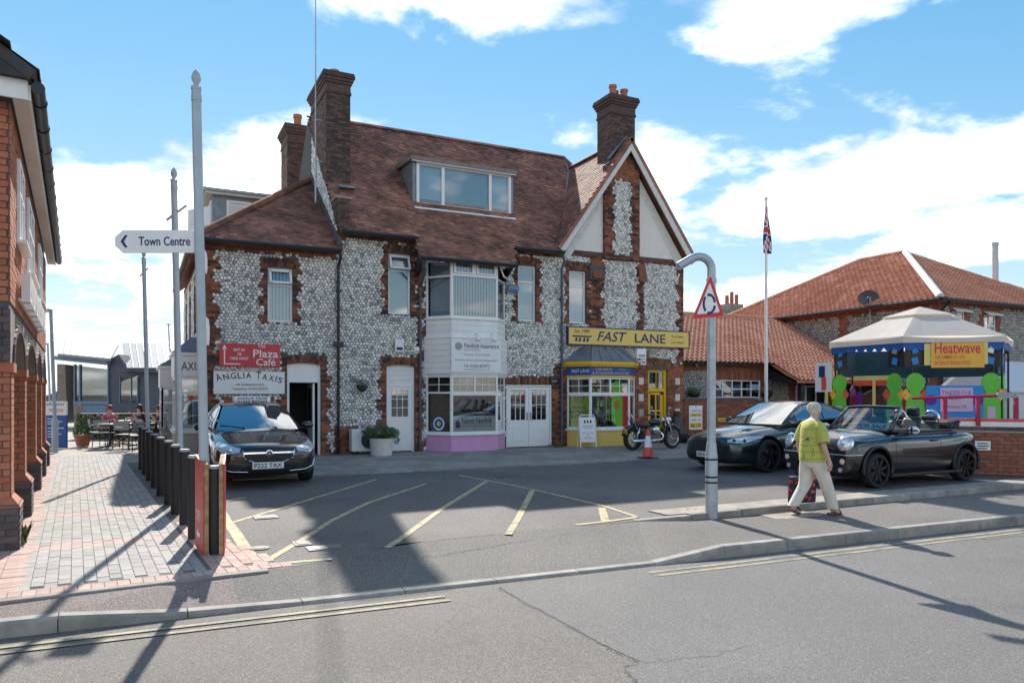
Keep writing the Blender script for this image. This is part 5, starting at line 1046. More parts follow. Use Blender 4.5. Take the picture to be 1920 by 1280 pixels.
# A-board, car seat, number plate board
t = thing('a_board', 'white pavement A-board with chrome frame in front of the shop bay', 'sign', (7.42, -1.0, 0.018), R(-14))
b = MB(); b.tube([(-.25, 0, 0.0), (-.25, 0.14, 0.9), (-.2, 0.16, 0.98), (.2, 0.16, 0.98), (.25, 0.14, 0.9), (.25, 0, 0.0)], 0.018, 8); b.build('frame', MT['signwhite'], t, auto=True); b = MB(); b.tube([(-.25, 0.32, 0.0), (-.25, 0.18, 0.9), (.25, 0.18, 0.9), (.25, 0.32, 0.0)], 0.018, 8); b.build('rear_frame', MT['signwhite'], t, auto=True)
bt = Vector((0, 0.14, 0.9)).normalized(); b = MB(); b.prism([Vector((-.23, -0.003, 0.0)) + bt * 0.16, Vector((.23, -0.003, 0.0)) + bt * 0.16, Vector((.23, -0.003, 0)) + bt * 0.93, Vector((-.23, -0.003, 0)) + bt * 0.93], (0, 0.01, 0)); pn = b.build('panel', MT['signwhite'], t)
for h_, w_ in ((0.66, 0.36), (0.60, 0.3)):
    b = MB(); b.prism([Vector((-w_ / 2, -0.005, 0)) + bt * h_, Vector((w_ / 2, -0.005, 0)) + bt * h_, Vector((w_ / 2, -0.005, 0)) + bt * (h_ + .012), Vector((-w_ / 2, -0.005, 0)) + bt * (h_ + .012)], (0, 0.002, 0)); b.build('print_line', MT['ink'], pn)
for s__, h_, w_ in (('We Cut Car Keys', 0.42, 0.38), ('&', 0.35, 0.04), ('Remotes', 0.27, 0.22)): text(s__, Vector((-w_ / 2, -0.004, 0)) + bt * h_, (1, 0, 0), bt, w_, 0.045, MT['ink'], pn)
b = MB()
for x_ in (-0.12, -0.03, 0.07): b.prism([Vector((x_, -0.006, 0)) + bt * 0.75, Vector((x_ + 0.07, -0.006, 0)) + bt * 0.75, Vector((x_ + 0.05, -0.006, 0)) + bt * 0.84, Vector((x_ + 0.02, -0.006, 0)) + bt * 0.84], (0, 0.002, 0))
b.build('bridge_mark', MT['ink'], pn)
t = thing('car_seat', 'black car seat standing on the paving by the curved wall', 'car seat', (SX(1282, -0.55), -0.55, 0.018), R(20)); b = MB(); b.box(-.26, .26, -0.5, 0.12, 0.06, 0.30); b.build('cushion', MT['seat'], t, bevel=0.09); b = MB(); b.prism([(-.25, 0.0, 0.2), (.25, 0.0, 0.2), (.2, 0.22, 0.88), (-.2, 0.22, 0.88)], (0, 0.14, 0.02)); b.build('backrest', MT['seat'], t, bevel=0.05); b = MB(); b.box(-.14, .14, 0.2, 0.32, 0.90, 1.06); b.build('headrest', MT['seat'], t, bevel=0.04); b = MB(); b.box(-.22, .22, -.4, .1, 0, .07); b.build('runner', MT['black'], t)
x0, x1 = SX(1290.5), SX(1315); t = board('number_plate_board', 'white board of sample number plates on the curved wall', x0, x1, SZ(1300, 805), SZ(1300, 760), 'signwhite', -0.05, 0.02); w_ = x1 - x0; h_ = SZ(1300, 760) - SZ(1300, 805)
for i, (z_, hh_, mt) in enumerate(((0.72, 0.12, 'platewhite'), (0.54, 0.13, 'plateyel'), (0.34, 0.13, 'platewhite'), (0.08, 0.2, 'plateyel'))):
    b = MB(); b.box(w_ * .06, w_ * .94, -0.006, 0, z_ * h_, (z_ + hh_) * h_); pl = b.build('sample_plate', MT[mt], t)
    if i < 3: text('ABC 123', (w_ * .2, -0.008, (z_ + .03) * h_), (1, 0, 0), (0, 0, 1), w_ * .66, hh_ * h_ * .6, MT['ink'], pl)
    else: text('ABC', (w_ * .12, -0.008, (z_ + .03) * h_), (1, 0, 0), (0, 0, 1), w_ * .32, hh_ * h_ * .6, MT['ink'], pl); text('123', (w_ * .56, -0.008, (z_ + .03) * h_), (1, 0, 0), (0, 0, 1), w_ * .3, hh_ * h_ * .6, MT['ink'], pl)
b = MB(); b.ball((w_ / 2, -0.005, h_ * 0.93), 0.02); b.build('hook', MT['ink'], t)
x0, x1 = SX(1344), SX(1367); t = board('plates_notice', 'small yellow number plates notice fixed to the curved wall', x0, x1, SZ(1355, 790), SZ(1355, 783), 'plateyel', -0.06); b = MB(); b.box(0.04, x1 - x0 - .04, -.004, 0, .05, .08); b.build('print_line', MT['ink'], t); b = MB(); b.box(x1 - x0 + 0.02, x1 - x0 + 0.2, -0.1, 0.03, -0.08, 0.16); b.build('letter_box', MT['black'], t)
# ================================================================== ARCADED BRICK BUILDING (left)
def translucent(m, c_, f_=0.45):
    n = m.node_tree; b = n.nodes['Principled BSDF']; o = [x for x in n.nodes if x.type == 'OUTPUT_MATERIAL'][0]; t = n.nodes.new('ShaderNodeBsdfTranslucent'); t.inputs[0].default_value = (*c_, 1); mx = n.nodes.new('ShaderNodeMixShader'); mx.inputs[0].default_value = f_
    n.links.new(b.outputs[0], mx.inputs[1]); n.links.new(t.outputs[0], mx.inputs[2]); n.links.new(mx.outputs[0], o.inputs[0])
translucent(MT['cream'], (0.80, 0.70, 0.58)); translucent(MT['tent'], (0.85, 0.85, 0.86), 0.35)
MT['caststone'] = M('cast_stone_band', (0.24, 0.19, 0.17), 0.85, var=0.2, scale=4, bump=0.2)
MT['slate'] = M('dark_roof_tile', (0.05, 0.045, 0.045), 0.7, var=0.3, scale=6)
LB0 = Vector((-6.02, -10.8, 0))
arc = thing('arcaded_building', 'orange brick building with arcade of piers and dark gutter along the path', 'building', LB0, ang)
# local frame of the building: x to the right (towards the path), y along the path, z up
def PL_(px, py, u_=0.0):
    n = PR; d = ray(px, py); o_ = LB0 + PR * u_; t_ = (o_ - CAM).dot(n) / d.dot(n); p = CAM + d * t_; return (p - LB0).dot(PD_), p.z
pv = [0.2, 2.7, 5.9, 8.4, 10.9]; ends = [v_ - 0.3 for v_ in pv[1:]]
bm_ = {}
for key, mt in (('o', 'newbrick'), ('b', 'bluebrick')):
    for k in range(4):
        b = MB(); b.box(-0.105, 0.105, -0.006, 0.006, -0.0325, 0.0325, k / 3); bm_[key, k] = b.mesh('brick', MT[mt])
cnt = 0
def face_bricks(parent, x0, x1, y, z0, z1, key, axis, single):
    """stretcher courses on a pier face; axis 'X' = face towards the street, 'Y' = face towards the path"""
    global cnt
    n = round((z1 - z0) / 0.075); rs = MB()
    for j in range(n):
        u_ = x0 - (0.1125 if j % 2 else 0)
        while u_ < x1 - 0.02:
            a, c_ = max(u_, x0), min(u_ + 0.225, x1)
            if c_ - a > 0.05:
                cz = z0 + (j + 0.5) * 0.075; cu = (a + c_) / 2
                loc = (cu, y, cz) if axis == 'X' else (y, cu, cz)
                if single and cnt < 300:
                    o = bpy.data.objects.new('brick', bm_[key, int(rnd() * 4)]); C.objects.link(o); o.parent = parent; o.location = loc; o.scale = ((c_ - a - 0.012) / 0.21, 1, 1); o.rotation_euler = (0, 0, 0 if axis == 'X' else math.pi / 2); cnt += 1
                else:
                    h_ = (c_ - a) / 2 - 0.006
                    if axis == 'X': rs.box(cu - h_, cu + h_, y - 0.006, y + 0.006, cz - .0325, cz + .0325, rnd())
                    else: rs.box(y - .006, y + .006, cu - h_, cu + h_, cz - .0325, cz + .0325, rnd())
            u_ += 0.225
    if rs.f: stuff(rs.build('brick_courses', MT['newbrick' if key == 'o' else 'bluebrick'], parent))
for i, v_ in enumerate(pv):
    pr_ = MB(); pr_.box(-0.42, -0.01, v_ - 0.2, v_ + 0.2, 0.0, 1.9); pr_.box(-0.5, 0.07, v_ - 0.28, v_ + 0.28, 0, 0.48); pr_ = pr_.build('pier', MT['mortar'], arc)
    one = i < 3
    face_bricks(pr_, v_ - 0.2, v_ + 0.2, -0.008, 0.55, 1.9, 'o', 'Y', one); face_bricks(pr_, -0.42, -0.01, v_ - 0.202, 0.55, 1.9, 'o', 'X', one)
    face_bricks(pr_, v_ - 0.28, v_ + 0.28, 0.072, 0.0, 0.45, 'b', 'Y', one); face_bricks(pr_, -0.5, 0.07, v_ - 0.282, 0.0, 0.45, 'b', 'X', one)
    b = MB(); A = [(-0.51, v_ - .29, .45), (0.085, v_ - .29, .45), (0.085, v_ + .29, .45), (-0.51, v_ + .29, .45)]; E_ = [(-0.43, v_ - .21, .56), (0.0, v_ - .21, .56), (0.0, v_ + .21, .56), (-0.43, v_ + .21, .56)]
    for k in range(4): b.face([A[k], A[(k + 1) % 4], E_[(k + 1) % 4], E_[k]], 0.6)
    b.build('plinth_slope', MT['newbrick'], pr_)
    b = MB(); b.box(-0.45, 0.02, v_ - 0.23, v_ + 0.23, 1.88, 1.98); b.build('impost', MT['newbrick'], pr_)
for v0, v1 in zip(pv, pv[1:]):
    a, c_ = v0 + 0.2, v1 - 0.2; r_ = (c_ - a) / 2; rise = min(r_, 0.42); N_ = 14
    arcp = [((a + c_) / 2 - r_ * math.cos(math.pi * k / N_), 1.98 + rise * math.sin(math.pi * k / N_)) for k in range(N_ + 1)]
    for k in range(N_):                                     # wall over the arch, in strips
        (p0, q0), (p1, q1) = arcp[k], arcp[k + 1]; b = MB() if k == 0 else b
        b.prism([(-0.40, p0, q0), (-0.40, p1, q1), (-0.40, p1, 2.55), (-0.40, p0, 2.55)], (0.39, 0, 0))
    b.build('arch_wall', MT['caststone'], arc)
    for k in range(N_): (p0, q0), (p1, q1) = arcp[k], arcp[k + 1]; b = MB(); m_ = ((p0 + p1) / 2 - (a + c_) / 2, (q0 + q1) / 2 - 1.9); l_ = math.hypot(*m_); ex_ = (m_[0] / l_ * .1, m_[1] / l_ * .1); b.prism([(-0.01, p0, q0), (-0.01, p1, q1), (-0.01, p1 + ex_[0], q1 + ex_[1]), (-0.01, p0 + ex_[0], q0 + ex_[1])], (0.02, 0, 0)); b.build('voussoir', MT['bluebrick'], arc)
for v_ in pv: b = MB(); b.box(-0.40, -0.012, v_ - 0.2, v_ + 0.2, 1.98, 2.55); b.build('spandrel', MT['caststone'], arc)
b = MB(); b.box(-8, -0.02, -0.08, 11.0, 2.55, 4.75); b.box(-8, -2.0, 0.3, 11, 0, 2.55); b.build('wall', MT['mortar'], arc)
LW = lambda u_, v_, h: (-0.02 + h, u_, v_); LS = lambda u_, v_, h: (u_, -0.08 - h, v_)
wv = []
for (pa, pb, ya, yb) in ((27, 41, 338, 462), (42, 63, 398, 532), (66, 74, 440, 560)):
    (va, za), (vb, zb) = PL_(pa, (ya + yb) / 2), PL_(pb, (ya + yb) / 2); zt_, zl_ = PL_(pa, ya)[1], PL_(pb, yb)[1]; wv.append((va, max(vb, va + 0.7), 3.05, 4.3))
wv = [(0.9, 1.9, 3.45, 4.4), (2.9, 4.5, 3.35, 4.4), (6.6, 8.0, 3.35, 4.4)]
EX['lw'] = []
b = MB(); bricks(b, LW, 'lwx', 0, 11.0, 2.55, 2.78, bias=0.5, excl=False) if False else None
for j in range(28):
    z_ = 2.62 + j * 0.075
    segs = [(-0.08, 11.0)]
    for a, c_, d, e in wv:
        if d - 0.03 < z_ + 0.03 < e + 0.03: segs = [q_ for s0, s1 in segs for q_ in ((s0, min(s1, a)), (max(s0, c_), s1)) if q_[1] - q_[0] > 0.05]
    for s0, s1 in segs: bricks(b, LW, 'x', s0, s1, z_, z_ + 0.075, excl=False, bias=0.5, off=j)
bricks(b, LS, 'x', -6, -0.02, 2.62, 4.72, excl=False); stuff(b.build('brick_courses', MT['newbrick'], arc))
b = MB(); bricks(b, LS, 'x', -1.2, 0.0, 2.0, 2.55, excl=False); stuff(b.build('blue_brick_band', MT['bluebrick'], arc))
b = MB(); b.box(-1.2, -0.4, -0.08, 0.3, 1.98, 2.55); b.box(-3, -0.5, -0.06, 0.1, 0, 1.98); b.build('end_wall', MT['newbrick'], arc)
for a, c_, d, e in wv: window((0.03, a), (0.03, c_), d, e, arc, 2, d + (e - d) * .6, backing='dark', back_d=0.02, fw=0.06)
b = MB(); b.prism([(0.02, -0.3, 4.72), (0.18, -0.3, 4.72), (0.18, 11.3, 4.72), (0.02, 11.3, 4.72)], (0, 0, 0.02)); b.build('soffit', MT['render'], arc)
b = MB(); b.box(0.16, 0.185, -0.3, 11.3, 4.70, 4.86); b.box(-5, 0.16, -0.32, -0.29, 4.70, 4.90); b.build('fascia', MT['whitewood'], arc)
b = MB(); b.tube([(0.25, -0.35, 4.83), (0.25, 11.35, 4.80)], 0.065, 10); g_ = b.build('gutter', MT['black'], arc, auto=True)
for k in range(13): b = MB(); b.lathe([(0.075, -0.02), (0.075, 0.02)], (0.25, 0.1 + k * 0.9, 4.828), 12, 'Y'); b.build('gutter_bracket', MT['black'], g_)
b = MB(); b.prism([(0.22, -0.4, 4.90), (0.22, 11.4, 4.90), (-3.5, 11.4, 7.5), (-3.5, -0.4, 7.5)], (0, 0, 0.08)); b.prism([(-3.5, -0.4, 7.5), (-3.5, 11.4, 7.5), (-8, 11.4, 4.9), (-8, -0.4, 4.9)], (0, 0, 0.08)); b.build('roof', MT['slate'], arc)
roof_tiles('roof_tiles', (0.24, -0.42, 4.98), (0, 1, 0), (-3.74, 0, 2.6), [(0, 0), (12, 0), (12, 4.7), (0, 4.7)], parent=arc, gauge=0.3, wd=0.3, mat=MT['slate'])
b = MB(); b.prism([(-0.2, -0.36, 4.9), (0.22, -0.36, 4.9), (-3.5, -0.36, 7.5), (-3.7, -0.36, 7.3)], (0, -0.05, 0)); b.build('verge_board', MT['slate'], arc)
v0_, z0_ = PL_(34, 570); t = thing('letter_sign', 'raised white block letters fixed along the orange brick wall', 'sign', LB0 + PR * 0.0 + PD_ * 1.0 + U * 2.75, ang); b = MB(); b.box(0.0, 0.03, 0.0, 5.6, 0.0, 0.03); b.build('rail', MT['oldwhite'], t)
for k in range(12):
    b = MB(); y_ = 0.1 + k * 0.46; b.box(0.03, 0.12, y_, y_ + 0.09, 0, 0.34); b.box(0.03, 0.12, y_ + 0.09, y_ + 0.3, 0.27 if k % 2 else 0.0, 0.34 if k % 2 else 0.07); b.box(0.03, 0.12, y_ + 0.26, y_ + 0.33, 0.0 if k % 3 else 0.14, 0.34); b.build('block_letter', MT['signwhite'], t)
# ================================================================== BACKGROUND LEFT
def slab(name, pix, Yc, th, mat, parent, back=0.0):
    o_ = parent.location; b = MB(); b.prism([PD(x_, y_, Yc) + FV * back - o_ for x_, y_ in pix], FV * th); return b.build(name, MT[mat], parent)
def slope(name, top, bot, Yc, run, mat, parent):
    o_ = parent.location; b = MB(); A = [PD(x_, y_, Yc) - o_ for x_, y_ in bot] + [PD(x_, y_, Yc + run) - o_ for x_, y_ in top[::-1]]; b.prism(A, (0, 0, -0.12)); return b.build(name, MT[mat], parent)
Y1 = 38.0; pb = PD(205, 800, Y1); cafe = thing('modern_cafe', 'modern slate blue cafe building with folded pale zinc roofs', 'building', (pb.x, pb.y, 0))
slab('wall', [(203, 700), (306, 690), (306, 800), (203, 800)], Y1, 5, 'dkgrey', cafe); slope('zinc_roof', [(110, 631), (222, 645)], [(108, 663), (207, 672)], Y1 - 0.6, 4.0, 'zinc', cafe); slab('fascia', [(103, 667), (207, 677), (207, 685), (103, 674)], Y1, 6, 'bluegrey', cafe, -0.3)
slope('zinc_roof', [(230, 643), (330, 643)], [(238, 690), (335, 690)], Y1 - 0.6, 4.5, 'zinc', cafe); slab('eaves_board', [(235, 690), (316, 690), (316, 699), (236, 696)], Y1, 0.4, 'dkgrey', cafe, -0.6)
slab('gable_infill', [(203, 674), (222, 664), (240, 690), (240, 712), (203, 706)], Y1, 1.0, 'dkgrey', cafe, 0.02)
for k in range(1, 8):
    f_ = k / 8; b = MB(); b.tube([PD(108 + 99 * f_, 663 + 9 * f_, Y1 - .62) - cafe.location + U * .02, PD(110 + 112 * f_, 631 + 14 * f_, Y1 + 3.4) - cafe.location + U * .02], .02, 5); b.build('seam', MT['grey'], cafe)
    b = MB(); b.tube([PD(238 + 97 * f_, 690, Y1 - .62) - cafe.location + U * .02, PD(230 + 100 * f_, 643, Y1 + 3.9) - cafe.location + U * .02], .02, 5); b.build('seam', MT['grey'], cafe)
slab('corner_window', [(142, 685), (203, 692), (203, 752), (142, 752)], Y1, 0.1, 'dkglass', cafe); slab('room', [(142, 685), (203, 692), (203, 775), (142, 775)], Y1, 0.1, 'mid', cafe, 3); slab('lower_panel', [(142, 756), (203, 756), (203, 778), (142, 778)], Y1, 0.2, 'bluegrey', cafe)
for x_ in (140, 150, 203): slab('mullion', [(x_, 683), (x_ + 2, 683), (x_ + 2, 778), (x_, 778)], Y1, 0.2, 'bluegrey', cafe, -0.1)
slab('sill_rail', [(140, 752), (206, 752), (206, 757), (140, 757)], Y1, 0.25, 'bluegrey', cafe, -0.12)
slab('timber_column', [(107, 682), (122, 684), (126, 790), (107, 790)], Y1, 0.8, 'timber', cafe); slab('ribbon_window', [(226, 716), (260, 704), (260, 751), (226, 752)], Y1, 0.05, 'dkglass', cafe, -0.06)
for x_ in (226, 247, 259): slab('mullion', [(x_, 707), (x_ + 1.2, 707), (x_ + 1.2, 754), (x_, 754)], Y1, 0.1, 'bluegrey', cafe, -0.12)
b = MB(); p = PD(316, 660, Y1 - 0.3) - cafe.location; b.tube([p + U * -0.5 + RV * 0.3, p + U * 0.2 + RV * 0.05, p + U * 1.4], 0.025, 6); b.tube([p + U * 1.4 - RV * .1, p + U * 1.4 + RV * .12], 0.02, 6); b.build('aerial', MT['dkgrey'], cafe)
# far dark canopy left of the cafe
pb = PD(90, 760, 44); t = thing('far_canopy', 'low dark canopy far off beyond the lamp posts', 'canopy', (pb.x, pb.y, 0)); slab('roof', [(80, 745), (108, 733), (142, 740), (142, 748), (80, 752)], 44, 3, 'dkgrey', t); slab('back_wall', [(80, 752), (142, 748), (142, 790), (80, 790)], 46, 0.3, 'dark', t)
for x_ in (84, 110): slab('post', [(x_, 748), (x_ + 2, 748), (x_ + 2, 792), (x_, 792)], 44, 0.1, 'dkgrey', t)
# hedge
Yh = 27.5; h0, h1 = PD(143, 823, Yh), PD(306, 823, Yh); L = (h1 - h0).length; hd = thing('hedge', 'clipped dark ivy hedge screen behind the cafe tables', 'hedge', ((h0 + h1) / 2).to_2d().to_3d(), -TH); b = MB(); b.box(-L / 2, L / 2, 0.1, 0.3, 0, 0.82); b.build('core', MT['soil'], hd); b = MB()
for i in range(5200): t_ = rnd(); x_ = ru(-L / 2, L / 2); z_ = ru(0.0, 0.9); p = Vector((x_, ru(-0.06, 0.05) if z_ < 0.85 else ru(0, 0.4), z_)); d = Vector((random.gauss(0, 1), random.gauss(0, .4), random.gauss(0, 1))).normalized(); e = d.cross(Vector((0, 1, 0.3))).normalized(); s_ = ru(0.03, 0.06); b.face([p - d * s_, p + e * s_ * .6, p + d * s_, p - e * s_ * .6], t_ * t_)
MT['ivy'] = M('ivy_leaf', (0.02, 0.032, 0.014), 0.5, var=0.3, scale=20, col2=(0.30, 0.28, 0.14)); stuff(b.build('leaves', MT['ivy'], hd))
b = MB(); b.box(-L / 2 - .05, -L / 2 + .05, -0.05, 0.3, 0, 1.25); b.build('end_post', MT['timber'], hd); b = MB(); b.box(-L / 2, L / 2, -.06, .34, .9, .93); b.build('rail', MT['timber'], hd)
# lamp posts
for i, (px_, py_, tp, lab) in enumerate(((103, 848, 583, 'grey street lamp standing in front of the blue store sign'), (94, 800, 645, 'more distant grey street lamp behind the first one'))):
    p = G(px_, py_); Yc = (p - CAM).dot(FV); zt = CAM.z + (HOR - tp) / FPX * Yc; t = thing('street_lamp', lab, 'street lamp', (p.x, p.y, 0)); b = MB(); b.tube([(0, 0, 0), (0, 0, 0.9), (0, 0, 0.95), -RV * 0.12 + U * zt], [0.085, 0.085, 0.05, 0.045], 12); b.build('column', MT['polegrey'], t, auto=True); b = MB(); c_ = -RV * 0.35 + U * (zt + 0.02); b.obox(c_, RV * 0.24, FV * 0.09, U * 0.045); b.build('lamp_head', MT['polegrey'], t, bevel=0.02)
p = G(105, 840); t = thing('store_sign', 'blue and white Linkway store totem sign beside a street lamp', 'sign', (p.x, p.y, 0), -TH); b = MB(); b.box(-.31, .31, 0, 0.08, 0, 1.0); b.build('blue_panel', MT['signblue'], t); b = MB(); b.box(-.31, .31, 0, 0.08, 1.002, 1.42); b.build('white_panel', MT['signwhite'], t)
put(t, 'LINKWAY', -.27, 1.29, .54, .085, 'ink'); put(t, 'TESCO', -.22, 1.10, .44, .095, 'red', bold=0.02)
for z_, w_ in ((.88, .3), (.8, .45), (.73, .36), (.6, .5), (.5, .3), (.42, .42), (.34, .3)): (lambda b: (b.box(-.26, -.26 + w_, -.004, 0, z_, z_ + .022), b.build('print_line', MT['signwhite'], t)))(MB())
p = G(155, 836); t = thing('terracotta_planter', 'terracotta pot of yellow green foliage by the hedge end', 'planter', (p.x, p.y, 0)); b = MB(); b.lathe([(0.17, 0), (0.24, 0.3), (0.26, 0.3), (0.26, 0.36), (0.2, 0.36)], n=16); b.build('pot', MT['terracotta'], t, auto=True); b = MB(); leafball(b, (0, 0, 0.52), 0.32, 0.3, 0.22, 350, 0.03, 0.07); b.build('foliage', MT['leaf'], t)['kind'] = 'stuff'
# cafe tables and chairs
def make_table(px, py, label):
    p = G(px, py); t = thing('cafe_table', label, 'table', (p.x, p.y, 0), group='cafe tables'); b = MB(); b.lathe([(0.44, 0.70), (0.45, 0.715), (0.45, 0.73)], n=20); b.build('table_top', MT['zinc'], t)
    b = MB(); b.tube([(0, 0, 0.03), (0, 0, 0.7)], 0.03, 8); b.build('stem', MT['black'], t)
    for k in range(4): a = k * math.pi / 2 + .4; b = MB(); b.tube([(0, 0, 0.06), (0.3 * math.cos(a), 0.3 * math.sin(a), 0.02)], 0.02, 6); b.build('foot', MT['black'], t)
make_table(207, 838, 'round cafe table where the red haired person sits'); make_table(262, 836, 'round cafe table next to the far bollards'); make_table(235, 827, 'round cafe table nearest the hedge')
def make_chair(loc, rz, label):
    t = thing('cafe_chair', label, 'chair', loc, rz, 'black metal cafe chairs')
    for sx_ in (-.24, .24):
        b = MB(); b.tube([(sx_, -.25, 0), (sx_, -.22, .64), (sx_, .2, .66), (sx_, .24, .84)], 0.014, 6); b.build('front_leg', MT['black'], t); b = MB(); b.tube([(sx_, .3, 0), (sx_, .2, .44), (sx_, -.2, .44)], 0.014, 6); b.build('rear_leg', MT['black'], t)
    for k in range(5): b = MB(); b.box(-.23, .23, -.22 + k * .09, -.15 + k * .09, .44, .455); b.build('seat_slat', MT['zinc'], t)
    for k in range(3): b = MB(); b.box(-.24, .24, .21 + k * .012, .225 + k * .012, .58 + k * .09, .65 + k * .09); b.build('back_slat', MT['zinc'], t)
    return t
ch = None
for px_, py_, rz, lab in ((183, 836, R(100), 'slatted cafe chair left of the first table, beside the planter'), (196, 838, R(160), 'slatted cafe chair with its back to the path at the first table'), (236, 842, R(150), 'slatted cafe chair standing out on the path side'), (247, 838, R(-60), 'slatted cafe chair between two tables'), (262, 845, R(190), 'slatted cafe chair next to the end bollard'), (222, 829, R(-80), 'slatted cafe chair facing the red haired person'), (255, 824, R(20), 'slatted cafe chair tucked close to the hedge'), (291, 846, R(-70), 'slatted cafe chair beside the cream shopfront bay')):
    p = G(px_, py_)
    ch = make_chair(p, rz, lab) if ch is None else copy_tree(ch, None, p, rz, lab)
# ================================================================== RIGHT SIDE BUILDINGS
GW = lambda u_, v_, h: (u_, -h, v_)
cw = thing('curved_wall', 'dark red brick garden wall with black coping curving down beside the house', 'wall', (11.9, 0.0, 0)); CX1 = SX(1408) - 11.9; CX2 = SX(1475) - 11.9; zt_ = SZ(1330, 750)
def wtop(x_): return zt_ if x_ < CX1 else zt_ - (zt_ - 0.85) * (0.5 - 0.5 * math.cos(math.pi * min(1, (x_ - CX1) / (CX2 - CX1))))
b = MB(); N_ = 30; X_ = [0.0] + [CX1 + (CX2 - CX1) * k / N_ for k in range(N_ + 1)] + [9.0]
for a, c_ in zip(X_, X_[1:]): b.prism([(a, 0.0, 0), (c_, 0.0, 0), (c_, 0.0, wtop(c_)), (a, 0.0, wtop(a))], (0, 0.22, 0))
b.build('core', MT['mortar'], cw); b = MB()
for j in range(20):
    z_ = j * 0.075; xe = max([x_ for x_ in [k * 0.05 for k in range(180)] if wtop(x_) > z_ + 0.075] or [0])
    if xe > 0.2: bricks(b, GW, 'none', 0.0, xe, z_, z_ + 0.075, excl=False, bias=0.4, off=j)
stuff(b.build('brick_courses', MT['wallbrick'], cw)); b = MB()
for a, c_ in zip(X_, X_[1:]): b.prism([(a, -0.05, wtop(a)), (c_, -0.05, wtop(c_)), (c_, -0.05, wtop(c_) + 0.09), (a, -0.05, wtop(a) + 0.09)], (0, 0.32, 0))
b.build('coping', MT['bluebrick'], cw)
# low pantiled building
lo = thing('pantile_annexe', 'low brick and flint building with orange pantile roof behind the curved wall', 'building', (12.0, 3.0, 0)); LWX = lambda u_, v_, h: (u_, -h, v_)
wx0, wx1 = SX(1338, 3.0) - 12, SX(1427, 3.0) - 12; wz0, wz1 = SZ(1380, 746, 3.0), SZ(1380, 712, 3.0); dx0_, dx1_ = SX(1491, 3.0) - 12, SX(1550, 3.0) - 12; ez_ = 3.02
b = MB(); wallgrid(b, -0.1, 11.6, 0, ez_, [(wx0, wx1, wz0, wz1), (dx0_, dx1_, 0, 2.05)], LWX, 0.25); b.box(-0.1, 11.6, 2.0, 2.1, 0, ez_); b.build('wall', MT['mortar'], lo)
EX['lo'] = [(wx0, wx1, wz0, wz1), (dx0_, dx1_, 0, 2.05)]; b = MB()
bricks(b, LWX, 'lo', -0.1, 9.0, 2.55, ez_, bias=0.5); bricks(b, LWX, 'lo', wx0 - .3, wx1 + .25, wz1, 2.55, Hh=0.23, L=0.078, bias=0.55); bricks(b, LWX, 'lo', wx0 - .3, wx0, 0, wz1, bias=.5); bricks(b, LWX, 'lo', wx1, wx1 + .25, 0, wz1, bias=.5); bricks(b, LWX, 'lo', dx0_ - .4, dx0_, 0, 2.55, bias=.5); bricks(b, LWX, 'lo', dx1_, 11.6, 0, 2.55, bias=.5)
stuff(b.build('brick_courses', MT['wallbrick'], lo)); fbuild(flints(LWX, 'lo', -0.1, 9.0, 0.6, 2.55, size=0.13, lo=0.3), lo, MT['flint2'])
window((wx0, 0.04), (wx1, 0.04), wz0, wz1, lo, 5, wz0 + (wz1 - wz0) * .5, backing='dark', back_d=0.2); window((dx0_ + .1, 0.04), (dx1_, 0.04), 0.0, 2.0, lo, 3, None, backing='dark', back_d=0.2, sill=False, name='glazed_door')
roof_tiles('pantiles', (-0.2, -0.45, ez_ - 0.08), (1, 0, 0), (0, 4.4, 2.35), [(0, 0), (6.8, 0), (6.8, -1.6), (11.8, -1.6), (11.8, 5.0), (0, 5.0)], gauge=0.30, wd=0.24, mat=MT['pantile'], parent=lo, pan=True, bias=0.5)
ridge((-0.2, 4.0, ez_ + 2.33), (11.6, 4.0, ez_ + 2.33), MT['pantile'], lo, 0.13, 0.4); b = MB(); b.prism([(-0.2, 4.0, ez_ + 2.25), (11.6, 4.0, ez_ + 2.25), (11.6, 8.4, ez_), (-0.2, 8.4, ez_)], (0, 0, .05)); b.build('rear_slope', MT['pantile'], lo)
b = MB(); b.tube([(-0.1, -0.5, ez_ - 0.1), (6.6, -0.5, ez_ - 0.1)], 0.06, 8); b.box(-0.1, 6.6, -0.42, -0.40, ez_ - .2, ez_ - .05); b.build('gutter', MT['black'], lo); b = MB(); b.tube([(0.25, -0.5, ez_ - .12), (0.3, -.4, ez_ - .3), (0.45, -0.08, ez_ - .55), (0.45, -0.08, 0)], 0.045, 8); b.build('downpipe', MT['black'], lo)
b = MB(); b.prism([(6.6, -1.75, ez_ - .85), (11.6, -1.75, ez_ - .85), (11.6, -0.0, ez_ - .12), (6.6, 0.0, ez_ - .12)], (0, 0, -0.08)); b.prism([(6.6, -1.75, ez_ - .85), (6.6, 0, ez_ - .1), (6.6, 0, ez_ - .75), (6.6, -1.75, ez_ - 1.0)], (0.06, 0, 0)); b.build('porch_canopy', MT['ink'], lo)
for x_ in (7.0, 11.2): b = MB(); b.box(x_, x_ + .15, -1.6, -1.45, 0, ez_ - .9); b.build('porch_post', MT['ink'], lo)
